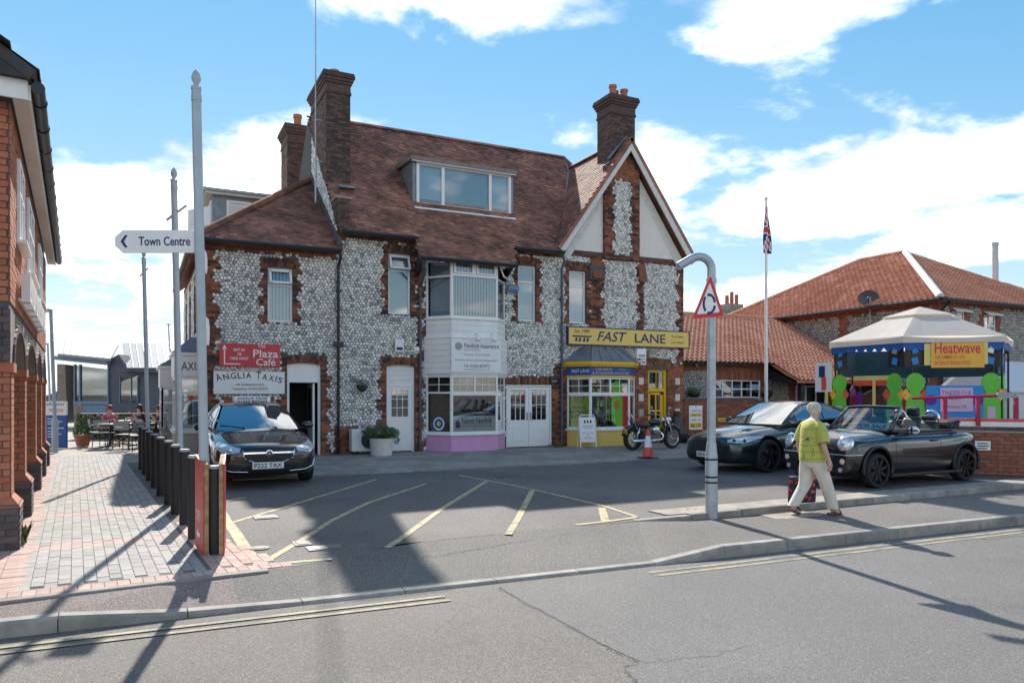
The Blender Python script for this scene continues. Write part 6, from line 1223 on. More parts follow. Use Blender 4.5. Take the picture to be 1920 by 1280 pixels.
for px_, lab in ((1303, 'flower basket on the annexe wall left of its window'), (1440, 'flower basket on the annexe wall beside the flagpole')):
    x_ = SX(px_, 2.7); t = thing('flower_basket', lab, 'hanging basket', (x_, 2.72, SZ(px_, 742, 2.7))); b = MB(); b.lathe([(0.05, -0.12), (0.2, 0.02), (0.24, 0.1), (0.2, 0.1)], n=12); b.build('bowl', MT['soil'], t, smooth=True); b = MB(); leafball(b, (0, 0, 0.18), 0.3, 0.2, 0.16, 260, 0.03, 0.06); b.build('leaves', MT['leaf'], t)['kind'] = 'stuff'; b = MB(); leafball(b, (0, 0, 0.2), 0.28, 0.2, 0.15, 40, 0.02, 0.04); b.build('flowers', MT['signyel'], t)['kind'] = 'stuff'; b = MB(); b.tube([(0, 0.26, 0.3), (0, 0.26, 0.05), (0, 0.1, 0.0)], 0.012, 5); b.build('bracket', MT['black'], t)
t = thing('wall_lantern', 'grey metal lantern at the left end of the annexe wall', 'lantern', (SX(1306, 2.9), 2.9, SZ(1306, 688, 2.9))); b = MB(); b.lathe([(0.06, 0), (0.1, 0.16), (0.14, 0.18), (0.03, 0.28)], n=10); b.build('lamp_shade', MT['grey'], t); b = MB(); b.tube([(0, 0.1, 0.3), (0, 0, 0.32), (0, 0, 0.26)], 0.012, 5); b.build('arm', MT['black'], t)
# large hipped flint building
bgx, bgy = 23.7, -1.2; big = thing('hipped_flint_building', 'large flint building with brick bands and hipped orange pantile roof', 'building', (bgx, bgy, 0)); BS = lambda u_, v_, h: (-h, u_, v_); BF = lambda u_, v_, h: (u_, -h, v_); bz = 5.5
bw = [(0.9, 1.75, 4.2, 5.0), (3.0, 3.85, 4.1, 4.95)]
b = MB(); wallgrid(b, 0, 12.5, 0, bz, [], BS, 0.3); wallgrid(b, 0, 10, 0, bz, bw, BF, 0.3); b.build('wall', MT['mortar'], big)
b = MB(); EX['bf'] = list(bw); bricks(b, BS, 'bs', 0, 12.5, 5.12, bz, bias=.5); bricks(b, BF, 'bf', 0, 10, 5.25, bz, bias=.5); quoin(b, BS, 'bs', 0, 0, 5.12, .3, .45, 1); quoin(b, BF, 'bf', 0, 0, 5.25, .3, .45, 1); bricks(b, BS, 'bs', 4.2, 4.7, 2.5, 5.12, bias=.5)
for a, c_, d, e in bw: bricks(b, BF, 'bf', a - .3, a, d - .6, e, bias=.5); bricks(b, BF, 'bf', c_, c_ + .3, d - .6, e, bias=.5); arch(b, BF, 'bf', a - .2, c_ + .2, e, .12, bias=.5)
stuff(b.build('brick_courses', MT['wallbrick'], big)); fbuild(flints(BS, 'bs', 0, 12.4, 2.0, 5.12, size=0.15, lo=.2, hi=.8), big, MT['flint2']); fbuild(flints(BF, 'bf', 0, 8, 1.5, 5.25, size=0.15, lo=.2, hi=.8), big, MT['flint2'])
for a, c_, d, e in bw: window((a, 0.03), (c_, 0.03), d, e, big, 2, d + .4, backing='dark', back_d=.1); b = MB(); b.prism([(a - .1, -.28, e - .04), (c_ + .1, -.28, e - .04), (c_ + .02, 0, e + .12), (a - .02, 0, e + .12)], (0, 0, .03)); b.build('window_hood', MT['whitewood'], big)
hw = 5.0; rz_ = 8.55; es = Vector((0, 0, 0)); ov = 0.4
roof_tiles('pantiles', (-ov, 12.9, bz - .1), (0, -1, 0), (hw + ov, 0, rz_ - bz + .1), [(0, 0), (12.9 + ov, 0), (12.9 - hw, math.hypot(hw + ov, rz_ - bz + .1)), (hw + ov, math.hypot(hw + ov, rz_ - bz + .1))], gauge=0.32, wd=0.26, mat=MT['pantile'], parent=big, pan=True, bias=.35)
roof_tiles('pantiles', (-ov, -ov, bz - .1), (1, 0, 0), (0, hw + ov, rz_ - bz + .1), [(0, 0), (2 * (hw + ov), 0), (hw + ov, math.hypot(hw + ov, rz_ - bz + .1))], gauge=0.32, wd=0.26, mat=MT['pantile'], parent=big, pan=True, bias=.35)
b = MB(); b.prism([(hw, hw, rz_ - .05), (2 * hw + ov, -ov, bz - .1), (2 * hw + ov, 12.9, bz - .1), (hw, 7.5, rz_ - .05)], (-0.05, 0, -.05)); b.build('right_slope', MT['pantile'], big)
ridge((-ov + .05, -ov + .05, bz), (hw, hw, rz_ + .05), MT['render'], big, .14, .4); ridge((hw, hw, rz_ + .05), (hw, 7.5, rz_ + .05), MT['pantile'], big, .14, .4); ridge((hw, 7.5, rz_ + .05), (-ov, 12.9, bz), MT['pantile'], big, .14, .4)
b = MB(); b.tube([(-ov - .04, -ov, bz - .13), (-ov - .04, 12.8, bz - .13)], .07, 8); b.tube([(-ov, -ov - .04, bz - .13), (10, -ov - .04, bz - .13)], .07, 8); b.build('gutter', MT['black'], big); b = MB(); b.tube([(.15, -.4, bz - .2), (.15, -.08, bz - .5), (.15, -.08, 0)], .05, 8); b.build('downpipe', MT['black'], big)
dv_ = PX(1632, 600, bgx - .1); t = thing('satellite_dish', 'grey oval satellite dish on a pole against the flint building', 'satellite dish', (bgx - .12, dv_.y, 4.6)); b = MB(); b.tube([(0, 0, 0), (0, 0, 1.25)], .025, 8); b.build('pole', MT['polegrey'], t); b = MB(); ax_ = (CAM - Vector((bgx, dv_.y, 5.8))).normalized(); r1_ = ax_.cross(U).normalized(); u1_ = r1_.cross(ax_); cc = Vector((-.1, 0, 1.2)); rings_ = []
for rr_ in (0.0, .15, .3, .42): rings_.append([cc + (r1_ * math.cos(2 * math.pi * k / 20) + u1_ * math.sin(2 * math.pi * k / 20) * .8) * rr_ - ax_ * (0.14 - .8 * rr_ * rr_) for k in range(20)])
for q0, q1 in zip(rings_, rings_[1:]):
    for k in range(20): b.face([q0[k], q0[(k + 1) % 20], q1[(k + 1) % 20], q1[k]])
b.build('dish', MT['dkgrey'], t, smooth=True); b = MB(); b.tube([cc - u1_ * .3, cc + ax_ * .4], .012, 6); b.ball(cc + ax_ * .42, .05); b.build('receiver_arm', MT['black'], t)
for z_ in (.1, .4): b = MB(); b.box(-.02, .12, -.03, .03, z_, z_ + .03); b.build('bracket', MT['polegrey'], t)
p = PD(1866, 530, 38); b = MB(); b.lathe([(.15, -1.2), (.15, 1.9), (.17, 1.9), (.17, 2.05)], n=14); o = b.build('roof_flue', MT['steel'], loc=p, auto=True); tag(o, 'plain round metal flue rising behind the hipped pantile roof', 'flue')
p = PD(1372, 578, 48); t = thing('far_chimney', 'distant stone chimney stack with three pots above the annexe ridge', 'chimney', (p.x, p.y, 0)); zb_ = p.z; b = MB(); b.box(-.75, .75, -.5, .5, 0, zb_); b.box(-.62, .62, -.4, .4, zb_, zb_ + .25); b.build('stack', MT['slab'], t)
for x_, h_ in ((-.4, .55), (0.0, .8), (.4, .65)): b = MB(); b.lathe([(.13, zb_ + .25), (.11, zb_ + .25 + h_)], (x_, 0, 0), 10); b.build('chimney_pot', MT['terracotta'], t)
# flagpole
fy = 1.2; fx = SX(1436.5, fy); fz = SZ(1436, 372, fy); t = thing('flagpole', 'tall white flagpole with limp Union flag behind the curved wall', 'flagpole', (fx, fy, 0)); b = MB(); b.tube([(0, 0, 0), (0, 0, fz - .05)], [.075, .04], 12); b.build('pole', MT['white'], t, auto=True); b = MB(); b.ball((0, 0, fz), .07); b.build('finial', MT['chrome'], t, smooth=True)
F0, F1 = SZ(1436, 385, fy), SZ(1436, 476, fy); FN = 34; FM = 12; flag = {}
def flagp(i, j):
    v_ = j / FN; u_ = i / FM; z_ = F0 - v_ * (F0 - F1) - u_ * 0.18 * (1 - v_); x_ = -0.02 + (u_ - .42) * (.10 + .26 * v_) ; y_ = 0.10 * math.sin(u_ * 9 + v_ * 3) * (0.5 + v_ * .5) - .05
    return Vector((x_, y_, z_))
def flagcol(i, j):
    u_, v_ = (i + .5) / FM, (j + .5) / FN; a = abs(u_ - .5); d1 = abs((u_ - .5) - (v_ - .5) * 1.0); d2 = abs((u_ - .5) + (v_ - .5) * 1.0)
    if a < .09 or abs(v_ - .5) < .06: return 'red'
    if a < .16 or abs(v_ - .5) < .10: return 'signwhite'
    if min(d1, d2) < .045: return 'red'
    if min(d1, d2) < .14: return 'signwhite'
    return 'flagblue'
for mt in ('red', 'signwhite', 'flagblue'):
    b = MB()
    for i in range(FM):
        for j in range(FN):
            if flagcol(i, j) == mt: b.face([flagp(i, j), flagp(i + 1, j), flagp(i + 1, j + 1), flagp(i, j + 1)])
    b.build({'red': 'red_crosses', 'signwhite': 'white_borders', 'flagblue': 'blue_field'}[mt], MT[mt], t)
# ================================================================== GAZEBO, TENT, WALLS ON THE RIGHT
gc = Vector((13.9, -7.27, 0)); gz = thing('bandstand_gazebo', 'hexagonal cream roofed gazebo dressed with painted boards and a Heatwave banner', 'gazebo', gc); A0 = math.radians(205.9)
hv = lambda r_, k, z_: Vector((r_ * math.cos(A0 + k * math.pi / 3), r_ * math.sin(A0 + k * math.pi / 3), z_))
b = MB()
for k in range(6):
    n_ = 5; e0, e1 = hv(2.32, k, 3.05), hv(2.32, k + 1, 3.05); t0, t1 = hv(0.75, k, 3.72), hv(0.75, k + 1, 3.72)
    for i in range(n_): f0, f1 = i / n_, (i + 1) / n_; sg_ = lambda f_: -0.05 * math.sin(math.pi * f_); b.face([e0.lerp(e1, f0) + U * sg_(f0), e0.lerp(e1, f1) + U * sg_(f1), t0.lerp(t1, f1), t0.lerp(t1, f0)])
    b.face([e0, e1, e1 - U * .16, e0 - U * .16])
b.build('canopy', MT['cream'], gz); b = MB()
for k in range(6): b.face([hv(.95, k, 3.70), hv(.95, k + 1, 3.70), Vector((0, 0, 3.98))]); b.face([hv(.95, k, 3.70), hv(.95, k + 1, 3.70), hv(.95, k + 1, 3.66), hv(.95, k, 3.66)])
b.build('vent_canopy', MT['cream'], gz)
for k in range(6):
    b = MB(); e0, e1 = hv(2.27, k, 2.9), hv(2.27, k + 1, 2.9); n_ = 8
    for i in range(n_):
        f0, f1 = i / n_, (i + 1) / n_; m_ = 8; top = [e0.lerp(e1, f0 + (f1 - f0) * j / m_) for j in range(m_ + 1)]; b.face(top[::-1] + [v - U * (.10 + .1 * math.sin(math.pi * j / m_)) for j, v in enumerate(top)])
    b.build('scalloped_valance', MT['royal'], gz)
    p = hv(2.15, k, 0); q_ = [hv(2.12, k + d, 0) for d in (-.07, .07)]
    for o_ in q_: b = MB(); b.tube([o_, o_ + U * 3.0], 0.025, 6); b.build('post', MT['black'], gz)
    for d0, d1 in ((-.22, 0.0), (0.0, .22)):
        a, e = hv(2.2, k, 0).lerp(hv(2.2, k + (1 if d1 > 0 else -1), 0), .01), hv(2.2, k, 0).lerp(hv(2.2, k + (1 if d1 > 0 else -1), 0), .21); d = e - a
        if k in (0, 1, 5):
            b = MB(); b.prism([a + U * 2.3, e + U * 2.3, e + U * 2.86, a + U * 2.86], d.cross(U).normalized() * 0.02); pn = b.build('black_panel', MT['brown' if d1 > 0 and k != 1 else 'ink'], gz)
            b = MB(); prof = [(0, 0), (1, 0), (1, 1.05), (.98, 1.2), (.86, 1.32), (.76, 1.38)] + [(.5 + .5 * math.cos(q_), 1.66 + .25 * math.sin(q_)) for q_ in [R(-55 + 290 * j_ / 14) for j_ in range(15)]] + [(.24, 1.38), (.14, 1.32), (.02, 1.2), (0, 1.05)]
            nn = d.cross(U).normalized(); nn = nn if nn.dot(p) > 0 else -nn
            b.prism([a + d * x_ + U * (0.25 + z_) + nn * .03 for x_, z_ in prof], nn * .02); gb = b.build('green_board', MT['bandgreen'], gz)
            for z_, mt in ((.86, 'orange'), ):
                for x_ in (0.0, 1.0): b = MB(); c_ = a + d * x_ + U * 1.63 + nn * .055; b.prism([c_ - d * .26, c_ - U * .15, c_ + d * .26, c_ + U * .15], nn * .006); b.build('diamond', MT[mt if x_ else 'bannerorange'], gb)
            b = MB(); c_ = a + d * .5 + U * 1.2 + nn * .056; dd_ = d.normalized(); b.prism([c_ - dd_ * .09 - U * .14, c_ + dd_ * .09 - U * .14, c_ + dd_ * .09 + U * .14, c_ - dd_ * .09 + U * .14], nn * .004); b.build('photo_card', MT[random.choice(['skyblue', 'terracotta', 'lilac'])], gb)
            for zz_ in (2.45, 2.72): b = MB(); c_ = a + d * .5 + U * zz_ + nn * .03; b.prism([c_ - dd_ * .05 - U * .1, c_ + dd_ * .09 - U * .06, c_ + dd_ * .05 + U * .1, c_ - dd_ * .09 + U * .06], nn * .004); b.build('picture', MT[random.choice(['signwhite', 'grey', 'skyblue'])], gb)
MT['teal'] = M('teal_cloth', (0.01, 0.07, 0.13), 0.8, var=0.2)
for k in (1, 2, 3, 4):                                       # inner hangings and boards on the far sides
    a, e = hv(2.1, k, 0), hv(2.1, k + 1, 0); d = e - a; nn = d.cross(U).normalized()
    b = MB(); b.prism([a + U * 2.12, e + U * 2.12, e + U * 2.86, a + U * 2.86], nn * .015); b.build('inner_hanging', MT['teal'], gz)
    for j, (f0, f1, z0, z1) in enumerate(((.06, .34, .2, 1.75), (.36, .62, .2, 1.1), (.66, .94, .2, 1.6))):
        b = MB(); b.prism([a + d * f0 + U * z0, a + d * f1 + U * z0, a + d * f1 + U * z1, a + d * (f0 * .5 + f1 * .5) + U * (z1 + .16), a + d * f0 + U * z1], nn * .02); b.build('painted_board', MT[('crimson', 'brown', 'purple', 'royal', 'brown', 'crimson', 'ink', 'royal', 'brown', 'purple', 'ink', 'crimson')[(k - 1) * 3 + j]], gz)
# banner face (between front vertex and right vertex)
m0, m1 = hv(2.24, 0, 0), hv(2.24, 1, 0); d = (m1 - m0).normalized(); nn = d.cross(U).normalized(); nn = nn if nn.dot(m0) > 0 else -nn; Lm = (m1 - m0).length
def bq(f0, f1, z0, z1, o_, mat, name, par=None): b = MB(); b.prism([m0 + d * Lm * f0 + U * z0 + nn * o_, m0 + d * Lm * f1 + U * z0 + nn * o_, m0 + d * Lm * f1 + U * z1 + nn * o_, m0 + d * Lm * f0 + U * z1 + nn * o_], nn * .012); return b.build(name, MT[mat], par or gz)
bq(.20, .30, 2.34, 2.86, .05, 'paleyel', 'side_flap'); bq(.76, .84, 2.36, 2.88, .05, 'paleyel', 'side_flap'); bn = bq(.265, .80, 2.28, 2.88, .08, 'bannerorange', 'banner')
text('Heatwave', m0 + d * Lm * .30 + U * 2.62 + nn * .094, d, U, Lm * .46, .27, MT['red'], bn, bold=.02, depth=0); text('THE SUMMER OF 1976', m0 + d * Lm * .30 + U * 2.49 + nn * .094, d, U, Lm * .30, .09, MT['red'], bn, depth=0, bold=.01); text('BRITAIN AT BOILING POINT', m0 + d * Lm * .30 + U * 2.35 + nn * .094, d, U, Lm * .36, .09, MT['red'], bn, depth=0, bold=.01)
bq(.22, .80, 0.1, 1.85, .04, 'skyblue', 'blue_front_panel'); lb = bq(.36, .69, 1.22, 1.80, .06, 'lilac', 'lilac_panel'); text('TYNESIDE CLUB', m0 + d * Lm * .38 + U * 1.60 + nn * .073, d, U, Lm * .29, .12, MT['signblue'], lb, depth=0); text('PRESENTS', m0 + d * Lm * .45 + U * 1.50 + nn * .073, d, U, Lm * .12, .05, MT['navy'], lb, depth=0); text('The Summer of 76', m0 + d * Lm * .42 + U * 1.30 + nn * .073, d, U, Lm * .2, .08, MT['navy'], lb, depth=0)
for f_, z_, mt in ((.34, .95, 'lilac'), (.27, 1.5, 'purple'), (.74, 1.5, 'purple'), (.69, .95, 'cream')):
    b = MB(); c_ = m0 + d * Lm * f_ + U * z_ + nn * .056; b.prism([c_ + d * .13 * math.cos(a) + U * .13 * math.sin(a) for a in [2 * math.pi * i / 16 for i in range(16)]], nn * .006); b.build('round_badge', MT[mt], gz)
# left side: crimson board with curtain, yellow frame, poster, orange valance inside
n0, n1 = hv(2.2, 0, 0), hv(2.2, -1, 0); dl = (n1 - n0).normalized(); Ll = (n1 - n0).length
def lq(f0, f1, z0, z1, o_, mat, name): b = MB(); nn_ = dl.cross(U).normalized(); nn_ = nn_ if nn_.dot(n0) > 0 else -nn_; b.prism([n0 + dl * Ll * f0 + U * z0 + nn_ * o_, n0 + dl * Ll * f1 + U * z0 + nn_ * o_, n0 + dl * Ll * f1 + U * z1 + nn_ * o_, n0 + dl * Ll * f0 + U * z1 + nn_ * o_], nn_ * .015); return b.build(name, MT[mat], gz)
lq(.18, .82, 2.0, 2.12, -.3, 'paleyel', 'inner_valance'); lq(.18, .82, 1.86, 2.0, -.32, 'orange', 'inner_valance'); lq(.46, .50, 0, 2.0, -.2, 'paleyel', 'yellow_post'); lq(.98, 1.02, 0, 2.2, .25, 'paleyel', 'yellow_post'); lq(.9, 1.16, 1.7, 2.5, .3, 'signwhite', 'poster'); lq(.98, 1.05, 1.75, 2.1, .32, 'orange', 'poster_figure'); lq(1.0, 1.09, 2.1, 2.4, .32, 'navy', 'poster_figure'); lq(.72, .80, .2, 1.7, -.35, 'purple', 'curtain'); lq(.78, .92, .2, 1.6, -.45, 'crimson', 'heart_board'); lq(.15, .48, .02, .12, -.18, 'paleyel', 'yellow_rail')
for s0 in (-.22, .22):
    b = MB(); c_ = hv(1.2, 3.4, 1.2); dd_ = Vector((.8, -.6, 0)); b.prism([c_ + dd_ * s0 * 1.2 + dd_ * .3 * math.cos(a) + U * (.3 * math.sin(a) + (.0 if math.sin(a) > 0 else .5 * math.sin(a))) for a in [2 * math.pi * i / 18 for i in range(18)]], (0.02, 0.02, 0)); b.build('heart_board', MT['crimson'], gz)

mq = thing('white_marquee', 'plain white ridge marquee tent behind the gazebo', 'tent', (21.6, -3.9, 0), R(-4)); b = MB(); b.prism([(0, -1.3, 0), (0, 1.3, 0), (0, 1.3, 1.75), (0, 0, 2.75), (0, -1.3, 1.75)], (0.02, 0, 0)); b.build('end_wall', MT['tent'], mq)
for s0 in (-1, 1): b = MB(); b.prism([(-.12, 0, 2.80), (-.12, s0 * 1.45, 1.70), (6, s0 * 1.45, 1.70), (6, 0, 2.80)], (0, 0, .02)); b.build('roof_sheet', MT['tent'], mq); b = MB(); b.box(0, 6, s0 * 1.3 - .01, s0 * 1.3 + .01, 0, 1.75); b.build('side_wall', MT['tent'], mq)
# low wall on the right with coping, sign, barrier, railing
rw0 = G(1830, 889); rw1 = G(1925, 893); dW = (rw1 - rw0).normalized(); angw = math.atan2(dW.y, dW.x); rw = thing('low_brick_wall', 'low orange red brick wall with dark coping at the car park edge', 'wall', rw0 - dW * 1.2, angw); b = MB(); b.box(0, 9, 0.012, .22, 0, .86); b.build('core', MT['mortar'], rw); b = MB(); bricks(b, lambda u_, v_, h: (u_, .012 - h, v_), 'none', 0, 9, 0, .86, excl=False, bias=.75, spread=.25); stuff(b.build('brick_courses', MT['wallbrick'], rw)); b = MB(); b.box(-.02, 9, -.03, .26, .86, .90); b.build('tile_course', MT['slab'], rw)
x_ = 0
while x_ < 9: b = MB(); b.box(x_, x_ + .215, -.02, .25, .902, .98, rnd()); b.build('coping_brick', MT['bluebrick'], rw); x_ += .225
t = board('wall_notice', 'small white parking notice on the low brick wall', 0, .27, 0, .19, 'signwhite', 0, .01); t.location = rw0 - dW * 0.05 + Vector((0, -.04, .5)); t.rotation_euler = (0, 0, angw)
for z_, w_ in ((.13, .18), (.08, .2), (.03, .16)): b = MB(); b.box(.04, .04 + w_, -.004, 0, z_, z_ + .018); b.build('print_line', MT['ink'], t)
p = rw0 + Vector((.5, 1.0, 0)); t = thing('plastic_barrier', 'red and white plastic pedestrian barrier behind the low wall', 'barrier', (p.x, p.y, 0), angw); b = MB(); b.box(-.6, 1.6, 0, .06, .82, 1.12); b.build('panel', MT['barrier'], t, bevel=.02); b = MB(); b.box(-.3, 1.5, -.01, 0, .9, 1.05); b.build('reflective_strip', MT['signwhite'], t); b = MB(); b.lathe([(.06, -.012), (.06, 0)], (-.45, 0, .97), 14, 'Y'); b.build('blue_disc', MT['signblue'], t)
for x_ in (-.5, 1.4): b = MB(); b.box(x_, x_ + .08, 0, .06, 0, .82); b.build('leg', MT['barrier'], t); b = MB(); b.box(x_ - .02, x_ + .1, -.3, .3, 0, .06); b.build('foot', MT['barrier'], t)
pr0, pr1 = PD(1738, 800, 16.4), PD(1905, 800, 15.9); dR = (pr1 - pr0); dR.z = 0; t = thing('red_railing', 'dark red tubular railing in front of the blue gazebo panel', 'railing', (pr0.x, pr0.y, 0), math.atan2(dR.y, dR.x)); LR = dR.length
b = MB(); b.tube([(-.3, 0, 1.55), (LR, 0, 1.62)], .03, 8); b.build('top_rail', MT['crimson'], t)
for x_ in (0.35, LR * .58, LR): b = MB(); b.box(x_ - .04, x_ + .04, -.04, .04, 0, 1.58); b.build('post', MT['crimson'], t)
b = MB(); b.box(LR - .35, LR - .02, -.05, .05, 1.56, 1.68); b.build('banner_roll', MT['grey'], t)
# ================================================================== VEHICLES
from mathutils.bvhtree import BVHTree
MT['screen'] = None
def screen_mat():
    m = bpy.data.materials.new('dark_reflective_glass'); m.use_nodes = True; n = m.node_tree; n.nodes.clear()
    df = n.nodes.new('ShaderNodeBsdfDiffuse'); df.inputs[0].default_value = (0.05, 0.065, 0.07, 1); gl = n.nodes.new('ShaderNodeBsdfGlossy'); gl.inputs['Roughness'].default_value = 0.02; gl.inputs[0].default_value = (.92, .97, 1, 1)
    fr = n.nodes.new('ShaderNodeLayerWeight'); fr.inputs[0].default_value = 0.35; mx = n.nodes.new('ShaderNodeMixShader'); o = n.nodes.new('ShaderNodeOutputMaterial')
    ad = n.nodes.new('ShaderNodeMath'); ad.operation = 'ADD'; ad.inputs[1].default_value = .26; ad.use_clamp = True; n.links.new(fr.outputs['Fresnel'], ad.inputs[0])
    n.links.new(ad.outputs[0], mx.inputs[0]); n.links.new(df.outputs[0], mx.inputs[1]); n.links.new(gl.outputs[0], mx.inputs[2]); n.links.new(mx.outputs[0], o.inputs[0]); return m
MT['screen'] = screen_mat()
def car_body(root, name, secs, mat, wheels, wr, hw_):
    """secs: (x, half width, bottom z, shoulder z, centre top z)"""
    b = MB(); ring_n = None; rows = []
    for (x_, w_, zb, zs, zt) in secs:
        half = [(0, zb), (w_ * .78, zb), (w_ * .94, zb + .05), (w_ * .995, zb + (zs - zb) * .33), (w_, zb + (zs - zb) * .62), (w_ * .975, zs - (zs - zb) * .12), (w_ * .90, zs), (w_ * .62, zs + (zt - zs) * .75), (w_ * .3, zt - (zt - zs) * .03), (0, zt)]
        full = half + [(-y_, z_) for y_, z_ in half[-2:0:-1]]; rows.append([(x_, y_, z_) for y_, z_ in full])
    n = len(rows[0])
    for r_ in rows: b.v += r_
    for i in range(len(rows) - 1):
        for k in range(n): b.f.append((i * n + k, i * n + (k + 1) % n, (i + 1) * n + (k + 1) % n, (i + 1) * n + k)); b.t.append(.5)
    b.f.append(tuple(range(n))); b.f.append(tuple(range(len(rows) * n - 1, (len(rows) - 1) * n - 1, -1))); b.t += [.5, .5]
    o = bpy.data.objects.new(name, b.mesh(name, mat)); C.objects.link(o); md = o.modifiers.new('s', 'SUBSURF'); md.levels = 2; md.render_levels = 2
    cut = MB()
    for x_, sgn in ((wheels[0], -1), (wheels[0], 1), (wheels[1], -1), (wheels[1], 1)): cut.lathe([(wr, hw_ - .30 if sgn > 0 else -hw_ - .2), (wr, hw_ + .2 if sgn > 0 else -hw_ + .30)], (x_, 0, wr - .05 + .02), 36, 'Y')
    co = bpy.data.objects.new('cut', cut.mesh('cut', mat)); C.objects.link(co); bo = o.modifiers.new('b', 'BOOLEAN'); bo.object = co; bo.operation = 'DIFFERENCE'; bo.solver = 'EXACT'
    dg = bpy.context.evaluated_depsgraph_get(); me = bpy.data.meshes.new_from_object(o.evaluated_get(dg)); bpy.data.objects.remove(co); o.modifiers.clear(); o.data = me; me.name = name
    me.materials.clear(); me.materials.append(mat); me.polygons.foreach_set('material_index', [0] * len(me.polygons)); me.polygons.foreach_set('use_smooth', [True] * len(me.polygons)); me.set_sharp_from_angle(angle=R(35)); o.parent = root
    bvh = BVHTree.FromPolygons([v.co for v in me.vertices], [tuple(p.vertices) for p in me.polygons]); return o, bvh
def proj(bvh, p, d, eps, far=3.0):
    d = Vector(d).normalized(); h = bvh.ray_cast(Vector(p) - d * far, d); return (h[0] - d * eps) if h[0] is not None else None
def patch(bvh, top, bot, d, mat, name, parent, eps=.006, n=14, m=4, back=.0):
    """sheet between two polylines laid on the body along direction d"""
    def samp(pl, f_):
        L_ = [0]; 
        for a, c_ in zip(pl, pl[1:]): L_.append(L_[-1] + (Vector(c_) - Vector(a)).length)
        t_ = f_ * L_[-1]
        for i in range(len(pl) - 1):
            if t_ <= L_[i + 1] + 1e-9: return Vector(pl[i]).lerp(Vector(pl[i + 1]), (t_ - L_[i]) / max(1e-9, L_[i + 1] - L_[i]))
        return Vector(pl[-1])
    g = [[proj(bvh, samp(top, i / n).lerp(samp(bot, i / n), j / m), d, eps) for j in range(m + 1)] for i in range(n + 1)]; b = MB()
    for i in range(n):
        for j in range(m):
            q4 = (g[i][j], g[i + 1][j], g[i + 1][j + 1], g[i][j + 1])
            if all(v is not None for v in q4): b.face(q4)
    return b.build(name, mat, parent, smooth=True)
def pline(bvh, pts, d, r_, mat, name, parent, eps=.0, n=30):
    P_ = []
    for a, c_ in zip(pts, pts[1:]):
        for i in range(n): v = proj(bvh, Vector(a).lerp(Vector(c_), i / n), d, eps); P_.append(v) if v is not None else None
    v = proj(bvh, pts[-1], d, eps); P_.append(v) if v is not None else None
    b = MB()
    if len(P_) > 2: b.tube(P_, r_, 6)
    return b.build(name, mat, parent, smooth=True)
def wheel(root, x_, y_, r_, wd, side, spokes, mat, rim_r=None, twin=False):
    """side -1/1 = outer face direction in y"""
    rr_ = rim_r or r_ * .70; b = MB(); prof = [(rr_, -wd / 2), (r_ * .93, -wd / 2), (r_, -wd / 2 + .03), (r_, wd / 2 - .03), (r_ * .93, wd / 2), (rr_, wd / 2), (rr_ * .96, 0)]
    hub = MB(); hub.lathe([(.05, -wd / 2 * .4), (.06, wd / 2 * .8 * side if side > 0 else -wd / 2 * .8)], (x_, y_, r_), 12, 'Y'); w_ = hub.build('wheel', mat, root, auto=True)
    t = MB(); n = 32
    for k in range(n):
        for i in range(len(prof)):
            pass
    t.lathe(prof, (x_, y_, r_), 36, 'Y'); t.f = t.f[:-2]; t.t = t.t[:-2]; t.build('tyre', MT['rubber'], w_, auto=True)
    rm = MB(); fy_ = y_ + side * (wd / 2 - .025)
    ring = [(rr_ * 1.0, side * (wd / 2 - .004)), (rr_ * .96, side * (wd / 2 + .004)), (rr_ * .92, side * (wd / 2 - .03)), (rr_ * .9, -side * wd * .3)]
    rm.lathe(ring, (x_, y_, r_), 36, 'Y'); rm.f = rm.f[:-2]; rm.t = rm.t[:-2]
    for k in range(spokes):
        a = 2 * math.pi * k / spokes + .3
        for da in ((-.09, .09) if twin else (0,)):
            u_ = Vector((math.cos(a + da), 0, math.sin(a + da))); v_ = Vector((-math.sin(a + da), 0, math.cos(a + da))); c_ = Vector((x_, fy_, r_)); hw2 = .018 if twin else .03
            rm.prism([c_ + u_ * .03 - v_ * hw2 * 1.1, c_ + u_ * rr_ * .95 - v_ * hw2 * .8, c_ + u_ * rr_ * .95 + v_ * hw2 * .8, c_ + u_ * .03 + v_ * hw2 * 1.1], (0, side * .02, 0))
    rm.lathe([(.055, side * (wd / 2 - .03)), (.05, side * (wd / 2 + .002))], (x_, y_, r_), 14, 'Y'); rm.build('rim', mat, w_, auto=True)
    dk = MB(); dk.lathe([(rr_ * .93, -side * .02), (rr_ * .93, -side * .01)], (x_, y_, r_), 24, 'Y'); dk.build('brake_disc', MT['iron'], w_); return w_
